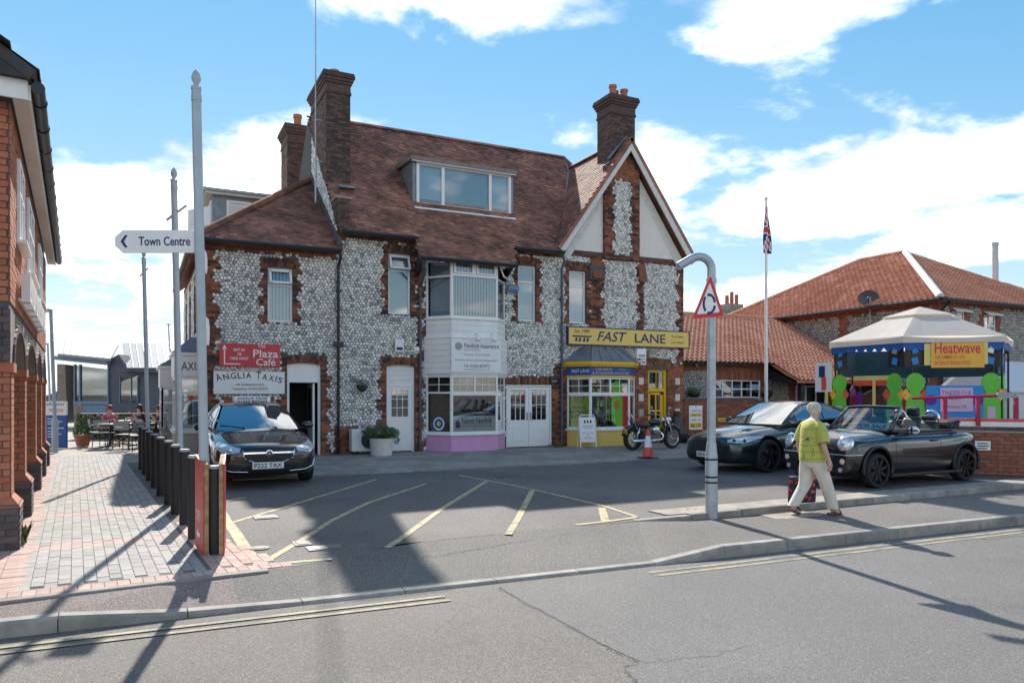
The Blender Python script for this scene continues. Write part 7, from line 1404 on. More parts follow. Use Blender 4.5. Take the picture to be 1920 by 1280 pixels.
def cabin(root, P, mat, screen, pillars=True):
    """P: belt and roof lines. fb/ft windscreen base/top x,z ; rt/rb rear; wb, wt half widths"""
    (fx_, fz_), (tx, tz), (rx, rz), (bx, bz_) = P['fb'], P['ft'], P['rt'], P['rb']; wb, wt = P['wb'], P['wt']; N = 10
    def arcx(x_, w_, z_, k, bow, crown): y_ = -w_ + 2 * w_ * k / N; f_ = 1 - (y_ / w_) ** 2; return Vector((x_ - bow * f_, y_, z_ + crown * f_))
    def sheet(rows, name, mt, smooth=True):
        b = MB()
        for r0, r1 in zip(rows, rows[1:]):
            for k in range(len(r0) - 1): b.face([r0[k], r0[k + 1], r1[k + 1], r1[k]])
        return b.build(name, mt, root, smooth=smooth)
    ws_ = [[arcx(fx_ + (tx - fx_) * f_, wb * .95 + (wt * .94 - wb * .95) * f_, fz_ + (tz - fz_) * (f_ ** .9), k, .16 * (1 - f_) + .06 * f_, .03 * f_) for k in range(N + 1)] for f_ in (0, .25, .5, .75, 1)]
    sheet(ws_, 'windscreen', screen)
    rf = [[arcx(tx + (rx - tx) * f_, wt * .94, tz + (rz - tz) * f_ + .035 * math.sin(math.pi * f_), k, .06 * (1 - f_) - .04 * f_, .03) for k in range(N + 1)] for f_ in (0, .2, .4, .6, .8, 1)]
    sheet(rf, 'roof', mat)
    rg_ = [[arcx(rx + (bx - rx) * f_, wt * .94 + (wb * .85 - wt * .94) * f_, rz + (bz_ - rz) * f_, k, -.04 - .08 * f_, .03 * (1 - f_)) for k in range(N + 1)] for f_ in (0, .3, .6, 1)]
    sheet(rg_, 'rear_screen', screen)
    M_ = 16
    for s0 in (-1, 1):
        def belt(f_): x_ = fx_ - .02 + (bx - fx_ + .02) * f_; return Vector((x_, s0 * (wb + (.02 * math.sin(math.pi * f_))), fz_ + (bz_ - fz_) * f_ + P.get('bd', 0) * math.sin(math.pi * f_)))
        def top(f_):
            x_ = fx_ + (bx - fx_) * f_
            if x_ < tx: g_ = (x_ - fx_) / (tx - fx_); z_ = fz_ + (tz - fz_) * g_ ** .9; w_ = wb + (wt - wb) * g_
            elif x_ < rx: g_ = (x_ - tx) / (rx - tx); z_ = tz + (rz - tz) * g_ + .035 * math.sin(math.pi * g_); w_ = wt
            else: g_ = (x_ - rx) / (bx - rx); z_ = rz + (bz_ - rz) * g_; w_ = wt + (wb - wt) * g_
            return Vector((x_, s0 * w_, z_ + .0))
        rows = [[belt(i / M_).lerp(top(i / M_), j / 4) + Vector((0, s0 * .02 * math.sin(math.pi * j / 4), 0)) for j in range(5)] for i in range(M_ + 1)]
        sheet(rows, 'side_panel', mat)
        for g0, g1 in P['win']:
            rows = []
            for i in range(13):
                f_ = g0 + (g1 - g0) * i / 12; B_, T_ = belt(f_), top(f_); h_ = (T_ - B_); mg = min(.45, .05 / max(.06, h_.length)); rows.append([B_.lerp(T_, mg * .6 + (1 - mg * 1.6) * j / 4) + Vector((0, s0 * (.02 * math.sin(math.pi * (mg * .6 + (1 - mg * 1.6) * j / 4)) + .006), 0)) for j in range(5)])
            sheet(rows, 'side_window', screen)
def mirror(root, x_, y_, z_, s0, mat):
    b = MB(); b.ball((x_, y_ + s0 * .13, z_), .075, .12, .075, 12, 8); b.tube([(x_, y_ - s0 * .02, z_ - .06), (x_, y_ + s0 * .1, z_ - .02)], .025, 6); return b.build('door_mirror', mat, root, smooth=True)
def plate(root, c_, r_, u_, w_, h_, s, mat='platewhite'):
    c_, r_, u_ = Vector(c_), Vector(r_).normalized(), Vector(u_).normalized(); n_ = r_.cross(u_); b = MB(); b.obox(c_, r_ * w_ / 2, u_ * h_ / 2, n_ * .006); o = b.build('number_plate', MT[mat], root); text(s, c_ - r_ * w_ * .44 - u_ * h_ * .34 + n_ * .007, r_, u_, w_ * (.88 if len(s) > 5 else .5), h_ * .68, MT['ink'], o, depth=0.001, bold=.015); return o
# ---- black taxi saloon
tx_ = thing('black_taxi', 'black saloon taxi with roof sign parked facing the street beside the house', 'car', (-2.76, -6.62, 0), R(90))
W_ = .925
secs = [(0.0, .55, .30, .60, .66), (.05, .70, .24, .66, .72), (.16, .81, .20, .70, .77), (.38, .89, .18, .76, .83), (.75, .915, .18, .83, .91), (1.2, .925, .18, .90, .98), (1.6, .925, .18, .94, 1.0), (2.6, .925, .18, .97, 1.02), (3.6, .92, .18, 1.0, 1.05), (4.3, .89, .22, 1.0, 1.06), (4.65, .82, .28, .98, 1.04), (4.8, .70, .36, .92, .98)]
body, bv = car_body(tx_, 'body', secs, MT['carblack'], (.95, 3.70), .37, W_)
for x_ in (.95, 3.70):
    for s0 in (-1, 1): wheel(tx_, x_, s0 * (W_ - .125), .335, .22, s0, 10, MT['steel'])
cabin(tx_, dict(fb=(1.42, .96), ft=(2.18, 1.40), rt=(3.35, 1.41), rb=(4.25, 1.06), wb=.80, wt=.60, win=((.17, .47), (.49, .80)), bd=.03), MT['carblack'], MT['screen'])
fx = (1, 0, 0)
patch(bv, [(0, -.44, .66), (0, -.25, .675), (0, .25, .675), (0, .44, .66)], [(0, -.40, .52), (0, -.22, .445), (0, .22, .445), (0, .40, .52)], fx, MT['ink'], 'grille', tx_, .004, 20, 5)
for z0, z1, zc_ in ((.63, .60, .665), (.56, .53, 0), (.51, .49, 0)): patch(bv, [(0, -.42, z0), (0, .42, z0)], [(0, -.42, z1), (0, .42, z1)], fx, MT['chrome'] if zc_ else MT['trim'], 'grille_bar', tx_, .014, 20, 2)
pline(bv, [(0, -.44, .665), (0, -.41, .52), (0, -.22, .44), (0, .22, .44), (0, .41, .52), (0, .44, .665)], fx, .009, MT['chrome'], 'grille_surround', tx_, .004, 12)
b = MB(); c_ = proj(bv, (0, 0, .605), fx, .02); b.lathe([(.062, 0), (.062, -.012), (.05, -.016)], c_, 24, 'X'); bd = b.build('badge', MT['chrome'], tx_, auto=True); b = MB(); b.lathe([(.045, -.017), (.045, -.019)], c_, 20, 'X'); b.build('badge_disc', MT['ink'], bd); b = MB(); b.prism([c_ + Vector((-.021, -.03, .02)), c_ + Vector((-.021, .035, .012)), c_ + Vector((-.021, .0, .0)), c_ + Vector((-.021, .03, -.025)), c_ + Vector((-.021, -.035, -.01)), c_ + Vector((-.021, 0.0, .004))], (.002, 0, 0)); b.build('griffin_mark', MT['chrome'], bd)
for s0 in (-1, 1):
    dv2 = Vector((1, -s0 * .55, 0)); patch(bv, [(.0, s0 * .50, .70), (.1, s0 * .70, .745), (.45, s0 * .87, .80)], [(.0, s0 * .50, .635), (.1, s0 * .72, .60), (.42, s0 * .89, .70)], dv2, MT['lens'], 'headlight', tx_, .006, 14, 5)
    b = MB(); c_ = proj(bv, (.05, s0 * .66, .665), dv2, .004); b.ball(c_, .03, .045, .04, 12, 8); b.build('headlamp_bulb', MT['chrome'], tx_, smooth=True)
    patch(bv, [(0, s0 * .50, .40), (.1, s0 * .78, .46)], [(0, s0 * .42, .30), (.1, s0 * .80, .34)], dv2, MT['trim'], 'lower_intake', tx_, .005, 10, 3); pline(bv, [(0, s0 * .36, .285), (.05, s0 * .62, .30), (.15, s0 * .80, .36), (.2, s0 * .84, .47)], dv2, .013, MT['chrome'], 'bumper_trim', tx_, .004, 10); mirror(tx_, 1.75, s0 * .88, 1.02, s0, MT['carblack'])
    for x_ in (1.75, 2.85, 3.7): pline(bv, [(x_, s0 * 1, .28), (x_, s0 * 1, .93)], (0, -s0, 0), .004, MT['ink'], 'door_gap', tx_, .0, 10)
    for x_ in (2.65, 3.5): c_ = proj(bv, (x_, s0, .84), (0, -s0, 0), .02); b = MB(); b.box(c_.x - .1, c_.x + .1, c_.y - .015, c_.y + .015, c_.z - .015, c_.z + .015); b.build('door_handle', MT['carblack'], tx_, bevel=.008)
patch(bv, [(0, -.42, .36), (0, .42, .36)], [(0, -.40, .25), (0, .40, .25)], fx, MT['trim'], 'lower_grille', tx_, .005, 16, 3); pline(bv, [(.4, -.60, 2), (1.3, -.62, 2)], (0, 0, -1), .006, MT['ink'], 'bonnet_crease', tx_, 0, 20); pline(bv, [(.4, .60, 2), (1.3, .62, 2)], (0, 0, -1), .006, MT['ink'], 'bonnet_crease', tx_, 0, 20)
c_ = proj(bv, (0, 0, .40), fx, .02); plate(tx_, (c_.x - .01, 0.02, .395), (0, -1, 0), (0, 0, 1), .53, .115, 'P222 TAX')
for y_ in (-.35, .25): b = MB(); b.tube([(1.33, y_, 1.0), (1.52, y_ + .42, 1.05)], .01, 5); b.build('wiper', MT['ink'], tx_)
b = MB(); b.box(2.2, 2.42, -.36, .36, 1.455, 1.60); rs_ = b.build('roof_sign', MT['signwhite'], tx_, bevel=.05); text('ANGLIA TAXIS', (2.195, .29, 1.54), (0, -1, 0), (0, 0, 1), .58, .045, MT['navy'], rs_, bold=.02); text('01263 822222', (2.195, .29, 1.475), (0, -1, 0), (0, 0, 1), .58, .05, MT['navy'], rs_, bold=.02)
# ---- dark green saloon
jg = thing('dark_green_saloon', 'dark green sporty saloon with black wheels parked beside the convertible', 'car', (6.05, -7.85, 0), R(5)); W_ = .93
secs = [(0.0, .50, .30, .58, .66), (.06, .66, .22, .64, .74), (.18, .78, .17, .68, .80), (.42, .88, .16, .74, .86), (.8, .92, .16, .80, .92), (1.3, .93, .16, .87, .97), (1.7, .93, .16, .91, 1.0), (2.7, .93, .16, .94, 1.02), (3.7, .93, .16, .98, 1.05), (4.4, .90, .20, 1.0, 1.08), (4.8, .82, .28, .98, 1.06), (4.95, .70, .36, .92, 1.0)]
body, bv = car_body(jg, 'body', secs, MT['cargreen'], (.92, 3.83), .40, W_)
for x_ in (.92, 3.83):
    for s0 in (-1, 1): wheel(jg, x_, s0 * (W_ - .13), .345, .24, s0, 5, MT['darkalloy'], rim_r=.275, twin=True)
cabin(jg, dict(fb=(1.45, .99), ft=(2.3, 1.42), rt=(3.2, 1.43), rb=(4.45, 1.10), wb=.80, wt=.58, win=((.16, .45), (.47, .80)), bd=.03), MT['cargreen'], MT['screen'])
patch(bv, [(0, -.36, .66), (0, .36, .66)], [(0, -.30, .40), (0, .30, .40)], fx, MT['ink'], 'grille', jg, .006, 16, 5); pline(bv, [(0, -.36, .665), (0, -.30, .40), (0, .30, .40), (0, .36, .665), (0, -.36, .665)], fx, .012, MT['trim'], 'grille_surround', jg, .004, 12)
c_ = proj(bv, (0, 0, .36), fx, .02); plate(jg, (c_.x - .01, 0.0, .36), (0, -1, 0), (0, 0, 1), .52, .115, 'BR60'); patch(bv, [(0, -.7, .30), (0, .7, .30)], [(0, -.68, .2), (0, .68, .2)], fx, MT['trim'], 'lower_grille', jg, .005, 16, 3)
for s0 in (-1, 1):
    dv2 = Vector((1, -s0 * 1.0, 0)); patch(bv, [(.08, s0 * .52, .69), (.3, s0 * .75, .745), (.78, s0 * .90, .765)], [(.08, s0 * .50, .64), (.25, s0 * .80, .625), (.78, s0 * .92, .755)], dv2, MT['lens'], 'headlight', jg, .006, 14, 5)
    for x_, y_ in ((.14, .64), (.3, .77)): c_ = proj(bv, (x_, s0 * y_, .675), dv2, .003); b = MB(); b.ball(c_, .035, .035, .035, 12, 8); b.build('headlamp_bulb', MT['ink'], jg, smooth=True)
    patch(bv, [(.12, s0 * .62, .40), (.4, s0 * .86, .42)], [(.12, s0 * .60, .30), (.4, s0 * .88, .36)], dv2, MT['trim'], 'lower_intake', jg, .005, 8, 3); mirror(jg, 1.85, s0 * .90, 1.03, s0, MT['cargreen'])
    for x_ in (1.62, 2.75, 3.75): pline(bv, [(x_, s0 * 1, .28), (x_, s0 * 1, .93)], (0, -s0, 0), .004, MT['ink'], 'door_gap', jg, 0, 10)
    for x_ in (2.6, 3.55): c_ = proj(bv, (x_, s0, .86), (0, -s0, 0), .02); b = MB(); b.box(c_.x - .1, c_.x + .1, c_.y - .015, c_.y + .015, c_.z - .015, c_.z + .015); b.build('door_handle', MT['cargreen'], jg, bevel=.008)
    patch(bv, [(1.38, s0, .66), (1.62, s0, .68)], [(1.38, s0, .60), (1.62, s0, .64)], (0, -s0, 0), MT['chrome'], 'side_vent', jg, .005, 6, 2); pline(bv, [(.5, s0 * .45, 2), (1.4, s0 * .62, 2)], (0, 0, -1), .008, MT['cargreen'], 'bonnet_crease', jg, .002, 20); patch(bv, [(.62, s0 * .40, 2), (.85, s0 * .42, 2)], [(.64, s0 * .56, 2), (.82, s0 * .56, 2)], (0, 0, -1), MT['ink'], 'bonnet_vent', jg, .004, 6, 3)
# ---- convertible
mn = thing('black_convertible', 'small black open top convertible for sale with round headlights and black wheels', 'car', (6.12, -10.62, 0), R(0)); W_ = .84
secs = [(0.0, .62, .30, .66, .74), (.03, .71, .22, .75, .82), (.10, .78, .18, .81, .89), (.28, .815, .17, .85, .95), (.7, .835, .17, .88, .985), (1.15, .84, .17, .90, 1.0), (1.5, .84, .17, .90, .97), (2.3, .84, .17, .89, .93), (3.0, .84, .19, .91, .96), (3.4, .81, .24, .91, .97), (3.58, .74, .30, .88, .93), (3.64, .64, .36, .82, .86)]
body, bv = car_body(mn, 'body', secs, MT['carblack'], (.66, 3.13), .365, W_)
for x_ in (.66, 3.13):
    for s0 in (-1, 1):
        wheel(mn, x_, s0 * (W_ - .10), .305, .20, s0, 8, MT['darkalloy'], rim_r=.235); b = MB(); b.tube([(x_ + .372 * math.cos(a), s0 * (W_ - .012), .345 + .372 * math.sin(a)) for a in [R(-22 + k * 224 / 24) for k in range(25)]], .03, 6); b.build('arch_trim', MT['trim'], mn, smooth=True)
cock = MB(); cock.box(1.42, 2.95, -.66, .66, .885, .975); cock.build('cockpit_floor', MT['ink'], mn)
# windscreen with frame
N = 10; wsb = [Vector((1.20 - .14 * (1 - (y_ / .66) ** 2), y_, .985)) for y_ in [-.66 + 1.32 * k / N for k in range(N + 1)]]; wst = [Vector((1.62 - .06 * (1 - (y_ / .56) ** 2), y_, 1.385 + .02 * (1 - (y_ / .56) ** 2))) for y_ in [-.56 + 1.12 * k / N for k in range(N + 1)]]
b = MB(); [b.face([wsb[k], wsb[k + 1], wst[k + 1], wst[k]]) for k in range(N)]; b.build('windscreen', MT['carglass'], mn, smooth=True); b = MB(); b.tube(wst, .03, 8); b.tube([wsb[0], wst[0]], .032, 8); b.tube([wsb[-1], wst[-1]], .032, 8); b.build('screen_frame', MT['carblack'], mn, smooth=True)
b = MB(); b.prism([(1.15, -.64, .955), (1.5, -.66, .95), (1.5, .66, .95), (1.15, .64, .955)], (0, 0, .03)); b.build('dashboard', MT['trim'], mn)
fs = MB(); c_ = Vector((1.34, -.40, 1.05)); fd_ = Vector((0.0, 1, 0)); fu = Vector((.65, 0, .76)); fs.prism([c_ - fd_ * .12 - fu * .06, c_ + fd_ * .58 - fu * .06, c_ + fd_ * .58 + fu * .07, c_ - fd_ * .12 + fu * .07], (.004, 0, -.003)); fo = fs.build('for_sale_sign', MT['signwhite'], mn); text('FOR SALE', c_ + fd_ * .53 - fu * .045 - Vector((.006, 0, 0)), -fd_, fu, .60, .09, MT['ink'], fo, bold=.02, depth=0.002)
for s0 in (-1, 1):
    b = MB(); b.tube([(1.15, s0 * .80, .90), (1.5, s0 * .80, .905), (2.9, s0 * .79, .93)], .018, 6); b.build('belt_trim', MT['trim'], mn, smooth=True)
    b = MB(); b.box(1.75, 2.15, s0 * .36 - .23, s0 * .36 + .23, .80, 1.0); b.prism([(2.05, s0 * .36 - .22, .85), (2.05, s0 * .36 + .22, .85), (2.2, s0 * .36 + .17, 1.2), (2.2, s0 * .36 - .17, 1.2)], (.1, 0, .02)); b.build('seat', MT['seat'], mn, bevel=.05); b = MB(); b.box(2.2, 2.3, s0 * .36 - .13, s0 * .36 + .13, 1.22, 1.40); b.build('headrest', MT['seat'], mn, bevel=.045)
    b = MB(); b.prism([(2.62, s0 * .34 - .2, .9), (2.62, s0 * .34 + .2, .9), (2.72, s0 * .34 + .17, 1.12), (2.72, s0 * .34 - .17, 1.12)], (.1, 0, .0)); b.build('rear_seat', MT['seat'], mn, bevel=.04); b = MB(); b.box(2.7, 2.8, s0 * .34 - .15, s0 * .34 + .15, 1.13, 1.24); b.build('rear_headrest', MT['seat'], mn, bevel=.04)
    b = MB(); b.tube([(2.82, s0 * .34 - .15, 1.0)] + [(2.82, s0 * .34 - .15 * math.cos(a), 1.2 + .12 * math.sin(a)) for a in [math.pi * k / 10 for k in range(11)]] + [(2.82, s0 * .34 + .15, 1.0)], .022, 8); b.build('roll_hoop', MT['chrome'], mn, smooth=True)
    dv2 = Vector((1, -s0 * .35, -.25)); c_ = proj(bv, (.14, s0 * .60, .76), dv2, .0); dn_ = -dv2.normalized(); r1_ = dn_.cross(U).normalized(); u1_ = r1_.cross(dn_)
    for rad, dep_, mt, nm in ((.150, .012, 'chrome', 'headlight_rim'), (.132, .034, 'lens', 'headlight'), (.045, .048, 'chrome', 'headlamp_bulb')):
        b = MB(); rg2 = [[c_ + (r1_ * math.cos(2 * math.pi * k / 24) * .9 + u1_ * math.sin(2 * math.pi * k / 24)) * rad * q_ + dn_ * (dep_ * (1.3 - q_ * q_ * .9)) for k in range(24)] for q_ in (1.0, .7, .35)]; rg2.insert(0, [v - dn_ * .06 for v in rg2[0]])
        for q0, q1 in zip(rg2, rg2[1:]): [b.face([q0[k], q0[(k + 1) % 24], q1[(k + 1) % 24], q1[k]]) for k in range(24)]
        b.face(rg2[-1]); b.build(nm, MT[mt], mn, smooth=True)
    dv3 = Vector((1, -s0 * .3, 0)); c_ = proj(bv, (.06, s0 * .60, .47), dv3, .006); b = MB(); b.lathe([(.05, .0), (.05, -.012), (.03, -.02)], c_, 16, 'X'); b.build('indicator', MT['amber'], mn, smooth=True); c_ = proj(bv, (.06, s0 * .56, .32), dv3, .006); b = MB(); b.lathe([(.04, .0), (.04, -.012)], c_, 16, 'X'); b.build('fog_lamp', MT['lens'], mn)
    pline(bv, [(.0, s0 * .2, .585), (.08, s0 * .7, .585), (.25, s0 * .83, .585)], dv3, .010, MT['chrome'], 'bumper_trim', mn, .003, 10); pline(bv, [(1.12, s0, .3), (1.14, s0, .9)], (0, -s0, 0), .004, MT['ink'], 'door_gap', mn, 0, 10); pline(bv, [(2.35, s0, .36), (2.4, s0, .9)], (0, -s0, 0), .004, MT['ink'], 'door_gap', mn, 0, 10)
    c_ = proj(bv, (2.2, s0, .80), (0, -s0, 0), .02); b = MB(); b.box(c_.x - .09, c_.x + .09, c_.y - .015, c_.y + .015, c_.z - .018, c_.z + .018); b.build('door_handle', MT['carblack'], mn, bevel=.008)
    b = MB(); b.ball((1.42, s0 * .96, 1.0), .06, .11, .07, 14, 8); mo = b.build('door_mirror', MT['signwhite'], mn, smooth=True); b = MB(); b.tube([(1.42, s0 * .80, .93), (1.42, s0 * .92, .97)], .025, 6); b.build('mirror_arm', MT['trim'], mo); b = MB(); b.obox((1.375, s0 * .96, 1.0), (.02, 0, 0), (0, .1, 0), (0, 0, .014)); b.obox((1.375, s0 * .96, 1.0), (.02, 0, 0), (0, .014, 0), (0, 0, .062)); b.build('mirror_cross', MT['ink'], mo)
    b = MB(); b.box(.99, 3.0, s0 * .83 - .02, s0 * .83 + .02, .17, .23); b.build('sill_skirt', MT['trim'], mn, bevel=.015); c_ = proj(bv, (1.0, s0, .72), (0, -s0, 0), .006); text('S', c_ + Vector((-.03, 0, -.02)), (-s0 * -1, 0, 0) if s0 < 0 else (-1, 0, 0), (0, 0, 1), .05, .05, MT['chrome'], mn, name='side_badge', depth=.004)
patch(bv, [(0, -.45, .56), (0, .45, .56)], [(0, -.42, .44), (0, .42, .44)], fx, MT['ink'], 'grille', mn, .006, 14, 3); patch(bv, [(0, -.55, .34), (0, .55, .34)], [(0, -.55, .24), (0, .55, .24)], fx, MT['trim'], 'lower_grille', mn, .005, 14, 3); pline(bv, [(.0, -.2, .585), (.0, .2, .585)], fx, .010, MT['chrome'], 'bumper_trim', mn, .003, 10)
c_ = proj(bv, (0, 0, .40), fx, .02); b = MB(); b.obox((c_.x - .01, 0, .40), (.006, 0, 0), (0, .26, 0), (0, 0, .055)); b.build('number_plate', MT['platewhite'], mn)
b = MB(); b.prism([(2.95, -.62, .95), (2.95, .62, .95), (3.4, .55, .98), (3.4, -.55, .98)], (0, 0, .17)); b.build('folded_hood', MT['seat'], mn, bevel=.06); b = MB(); b.tube([(3.0, -.66, 1.0), (3.1, -.7, 1.12), (3.45, -.5, 1.12)], .03, 6); b.build('hood_frame', MT['trim'], mn)
b = MB(); b.tube([(1.6, .15, 1.4), (1.75, .15, 1.52)], .006, 5); b.build('aerial', MT['ink'], mn)
for y_ in (-.4, .2): b = MB(); b.tube([(1.10, y_, .965), (1.22, y_ + .45, 1.0)], .01, 5); b.build('wiper', MT['ink'], mn)
# ---- motorcycle
mb = thing('motorcycle', 'black cruiser motorcycle with chrome exhaust parked in front of the shop', 'motorcycle', (7.98, -2.5, .018), R(4)); RR = .33
def bwheel(x_, r_, wd, nm):
    hub = MB(); hub.lathe([(.05, -.06), (.05, .06)], (x_, 0, r_), 12, 'Y'); w_ = hub.build('wheel', MT['chrome'], mb, auto=True); t = MB(); t.lathe([(r_ * .72, -wd / 2), (r_ * .94, -wd / 2), (r_, -wd / 4), (r_, wd / 4), (r_ * .94, wd / 2), (r_ * .72, wd / 2)], (x_, 0, r_), 32, 'Y'); t.f = t.f[:-2]; t.t = t.t[:-2]; t.build('tyre', MT['rubber'], w_, auto=True)
    t = MB(); t.lathe([(r_ * .74, -wd * .35), (r_ * .70, -wd * .3), (r_ * .70, wd * .3), (r_ * .74, wd * .35)], (x_, 0, r_), 32, 'Y'); t.f = t.f[:-2]; t.t = t.t[:-2]; t.build('rim', MT['darkalloy'] if x_ < .5 else MT['chrome'], w_, smooth=True); t = MB()
    for k in range(26): a = 2 * math.pi * k / 26; t.tube([(x_ + .05 * math.cos(a + .5), .03 * (-1) ** k, r_ + .05 * math.sin(a + .5)), (x_ + r_ * .71 * math.cos(a), 0, r_ + r_ * .71 * math.sin(a))], .004, 4)
    t.build('spokes', MT['chrome'], w_)
bwheel(0, .32, .15, 'rear'); bwheel(1.5, .33, .10, 'front')
def mpart(name, mt, fn, smooth=True, bevel=0): b = MB(); fn(b); return b.build(name, MT[mt], mb, smooth=smooth, bevel=bevel)
mpart('frame', 'black', lambda b: (b.tube([(0, .09, .32), (.45, .1, .36), (.95, .1, .28), (1.15, .06, .6), (1.2, 0, .82), (.7, 0, .68), (.2, .1, .6), (0, .09, .32)], .022, 8), b.tube([(0, -.09, .32), (.45, -.1, .36), (.95, -.1, .28), (1.15, -.06, .6), (1.2, 0, .82)], .022, 8)))
mpart('fork', 'chrome', lambda b: [b.tube([(1.5, s0 * .09, .33), (1.36, s0 * .09, .62), (1.2, s0 * .09, .95)], .022, 8) for s0 in (-1, 1)]); mpart('fuel_tank', 'carblack', lambda b: b.ball((.86, 0, .80), .27, .13, .11, 16, 10)); mpart('seat', 'seat', lambda b: (b.ball((.42, 0, .70), .24, .13, .06, 14, 8), b.ball((.1, 0, .74), .17, .11, .06, 14, 8)))
mpart('rear_mudguard', 'carblack', lambda b: b.tube([(.3 * math.cos(a) * 1.2, 0, .32 + .37 * math.sin(a)) for a in [R(20 + k * 16) for k in range(10)]], .07, 8)); mpart('front_mudguard', 'carblack', lambda b: b.tube([(1.5 + .36 * math.cos(a), 0, .33 + .36 * math.sin(a)) for a in [R(30 + k * 14) for k in range(8)]], .05, 8))
mpart('engine', 'iron', lambda b: (b.box(.5, .92, -.12, .12, .28, .46), b.tube([(.62, -.02, .44), (.52, -.04, .66)], [.09, .075], 12), b.tube([(.8, .02, .44), (.9, .0, .66)], [.09, .075], 12)), False, .02)
mpart('air_cleaner', 'chrome', lambda b: b.lathe([(.11, -.2), (.11, -.15), (.08, -.14)], (.72, 0, .58), 20, 'Y')); mpart('exhaust', 'chrome', lambda b: (b.tube([(.9, -.1, .55), (1.02, -.16, .42), (.95, -.18, .30), (.6, -.18, .27), (-.15, -.18, .28)], [.028, .028, .03, .045, .05], 10)))
mpart('handlebar', 'chrome', lambda b: b.tube([(1.0, -.40, 1.0), (1.12, -.3, 1.05), (1.18, -.1, .96), (1.18, .1, .96), (1.12, .3, 1.05), (1.0, .40, 1.0)], .016, 8)); mpart('grips', 'ink', lambda b: [b.tube([(.9, s0 * .44, .98), (1.02, s0 * .39, 1.01)], .022, 8) for s0 in (-1, 1)]); mpart('headlamp', 'chrome', lambda b: b.ball((1.36, 0, .86), .1, .09, .09, 14, 8))
mpart('mirror', 'chrome', lambda b: [(b.tube([(1.1, s0 * .3, 1.05), (1.05, s0 * .38, 1.2)], .008, 6), b.ball((1.05, s0 * .40, 1.22), .015, .06, .04)) for s0 in (-1, 1)]); mpart('sissy_bar', 'chrome', lambda b: b.tube([(.08, .1, .6), (-.12, .1, 1.0), (-.16, .05, 1.06), (-.16, -.05, 1.06), (-.12, -.1, 1.0), (.08, -.1, .6)], .014, 8)); [mpart('shock_absorber', 'chrome', lambda b: b.tube([(.05, s0 * .12, .36), (.15, s0 * .12, .64)], .03, 8)) for s0 in (-1, 1)]
b = MB(); b.obox((-.33, -.03, .55), (.004, 0, .0), (0, .10, 0), (-.02, 0, .085)); b.build('number_plate', MT['plateyel'], mb); mpart('tail_lamp', 'red', lambda b: b.ball((-.3, 0, .68), .04, .06, .03)); mpart('stand', 'black', lambda b: b.tube([(.6, .1, .28), (.62, .32, .0)], .014, 6))
# ================================================================== PEOPLE
def skin(name, mat, parent, V, E_, Rd, sub=2, root=0):
    me = bpy.data.meshes.new(name); bm = bmesh.new(); ly = bm.verts.layers.skin.verify(); vs_ = []
    for i, (p, r_) in enumerate(zip(V, Rd)): v = bm.verts.new(p); v[ly].radius = r_ if isinstance(r_, tuple) else (r_, r_); v[ly].use_root = (i == root); vs_.append(v)
    for a, c_ in E_: bm.edges.new((vs_[a], vs_[c_]))
    bm.to_mesh(me); bm.free(); me.materials.append(mat); o = bpy.data.objects.new(name, me); C.objects.link(o); o.parent = parent
    m_ = o.modifiers.new('skin', 'SKIN'); m_.use_smooth_shade = True; s_ = o.modifiers.new('sub', 'SUBSURF'); s_.levels = sub; s_.render_levels = sub; return o
class Sk:
    def __init__(s): s.V = []; s.E = []; s.R = []
    def chain(s, pts, rad, start=None):
        prev = start
        for p, r_ in zip(pts, rad):
            s.V.append(Vector(p)); s.R.append(r_); i = len(s.V) - 1
            if prev is not None: s.E.append((prev, i))
            prev = i
        return prev
def hand(k, wrist, d, curl, side, start):
    """palm and five fingers from the wrist; d = hand direction, side = thumb side vector"""
    d = Vector(d).normalized(); s_ = Vector(side).normalized(); c_ = Vector(curl).normalized(); pm_ = k.chain([wrist + d * .05], [(.032, .02)], start)
    for i, (off, L_) in enumerate(((-.027, .062), (-.009, .075), (.009, .078), (.026, .07))):
        a = wrist + d * .085 + s_ * off; k.chain([a, a + d * L_ * .5 + c_ * .012, a + d * L_ * .85 + c_ * .035], [.0105, .009, .0075], pm_)
    a = wrist + d * .035 + s_ * .035; k.chain([a, a + d * .035 + s_ * .014 + c_ * .012, a + d * .06 + s_ * .012 + c_ * .026], [.012, .010, .008], pm_)
wp = (G(1490, 966, -.065) + G(1556, 963, -.065)) / 2; wm = thing('person', 'white haired person in a lime green patterned top and cream trousers walking with a bag', 'person', (wp.x, wp.y, -.063), R(-10)); V3 = Vector
hipz = .80; k = Sk()
pel = k.chain([(0, 0, .84)], [(.13, .15)]); ch_ = k.chain([(.0, 0, 1.0), (.01, 0, 1.16), (.01, 0, 1.27)], [(.125, .15), (.125, .155), (.09, .13)], pel)
nk = k.chain([(.025, 0, 1.355), (.045, 0, 1.41)], [.05, .052], ch_); hdv = k.chain([(.06, 0, 1.47), (.06, 0, 1.535)], [(.082, .07), (.072, .062)], nk)
for s0, (kx, ax, az, tx2) in ((-1, (.16, .27, .075, .40)), (1, (-.04, -.27, .11, -.20))):
    an = k.chain([(.0, s0 * .085, .78), (kx, s0 * .09, .45), (ax, s0 * .085, az)], [(.095, .09), .06, .04], pel); k.chain([(ax + .04, s0 * .09, az - .035 if s0 < 0 else .045), (tx2, s0 * .095, .03 if s0 < 0 else .02)], [(.035, .035), (.022, .035)], an)
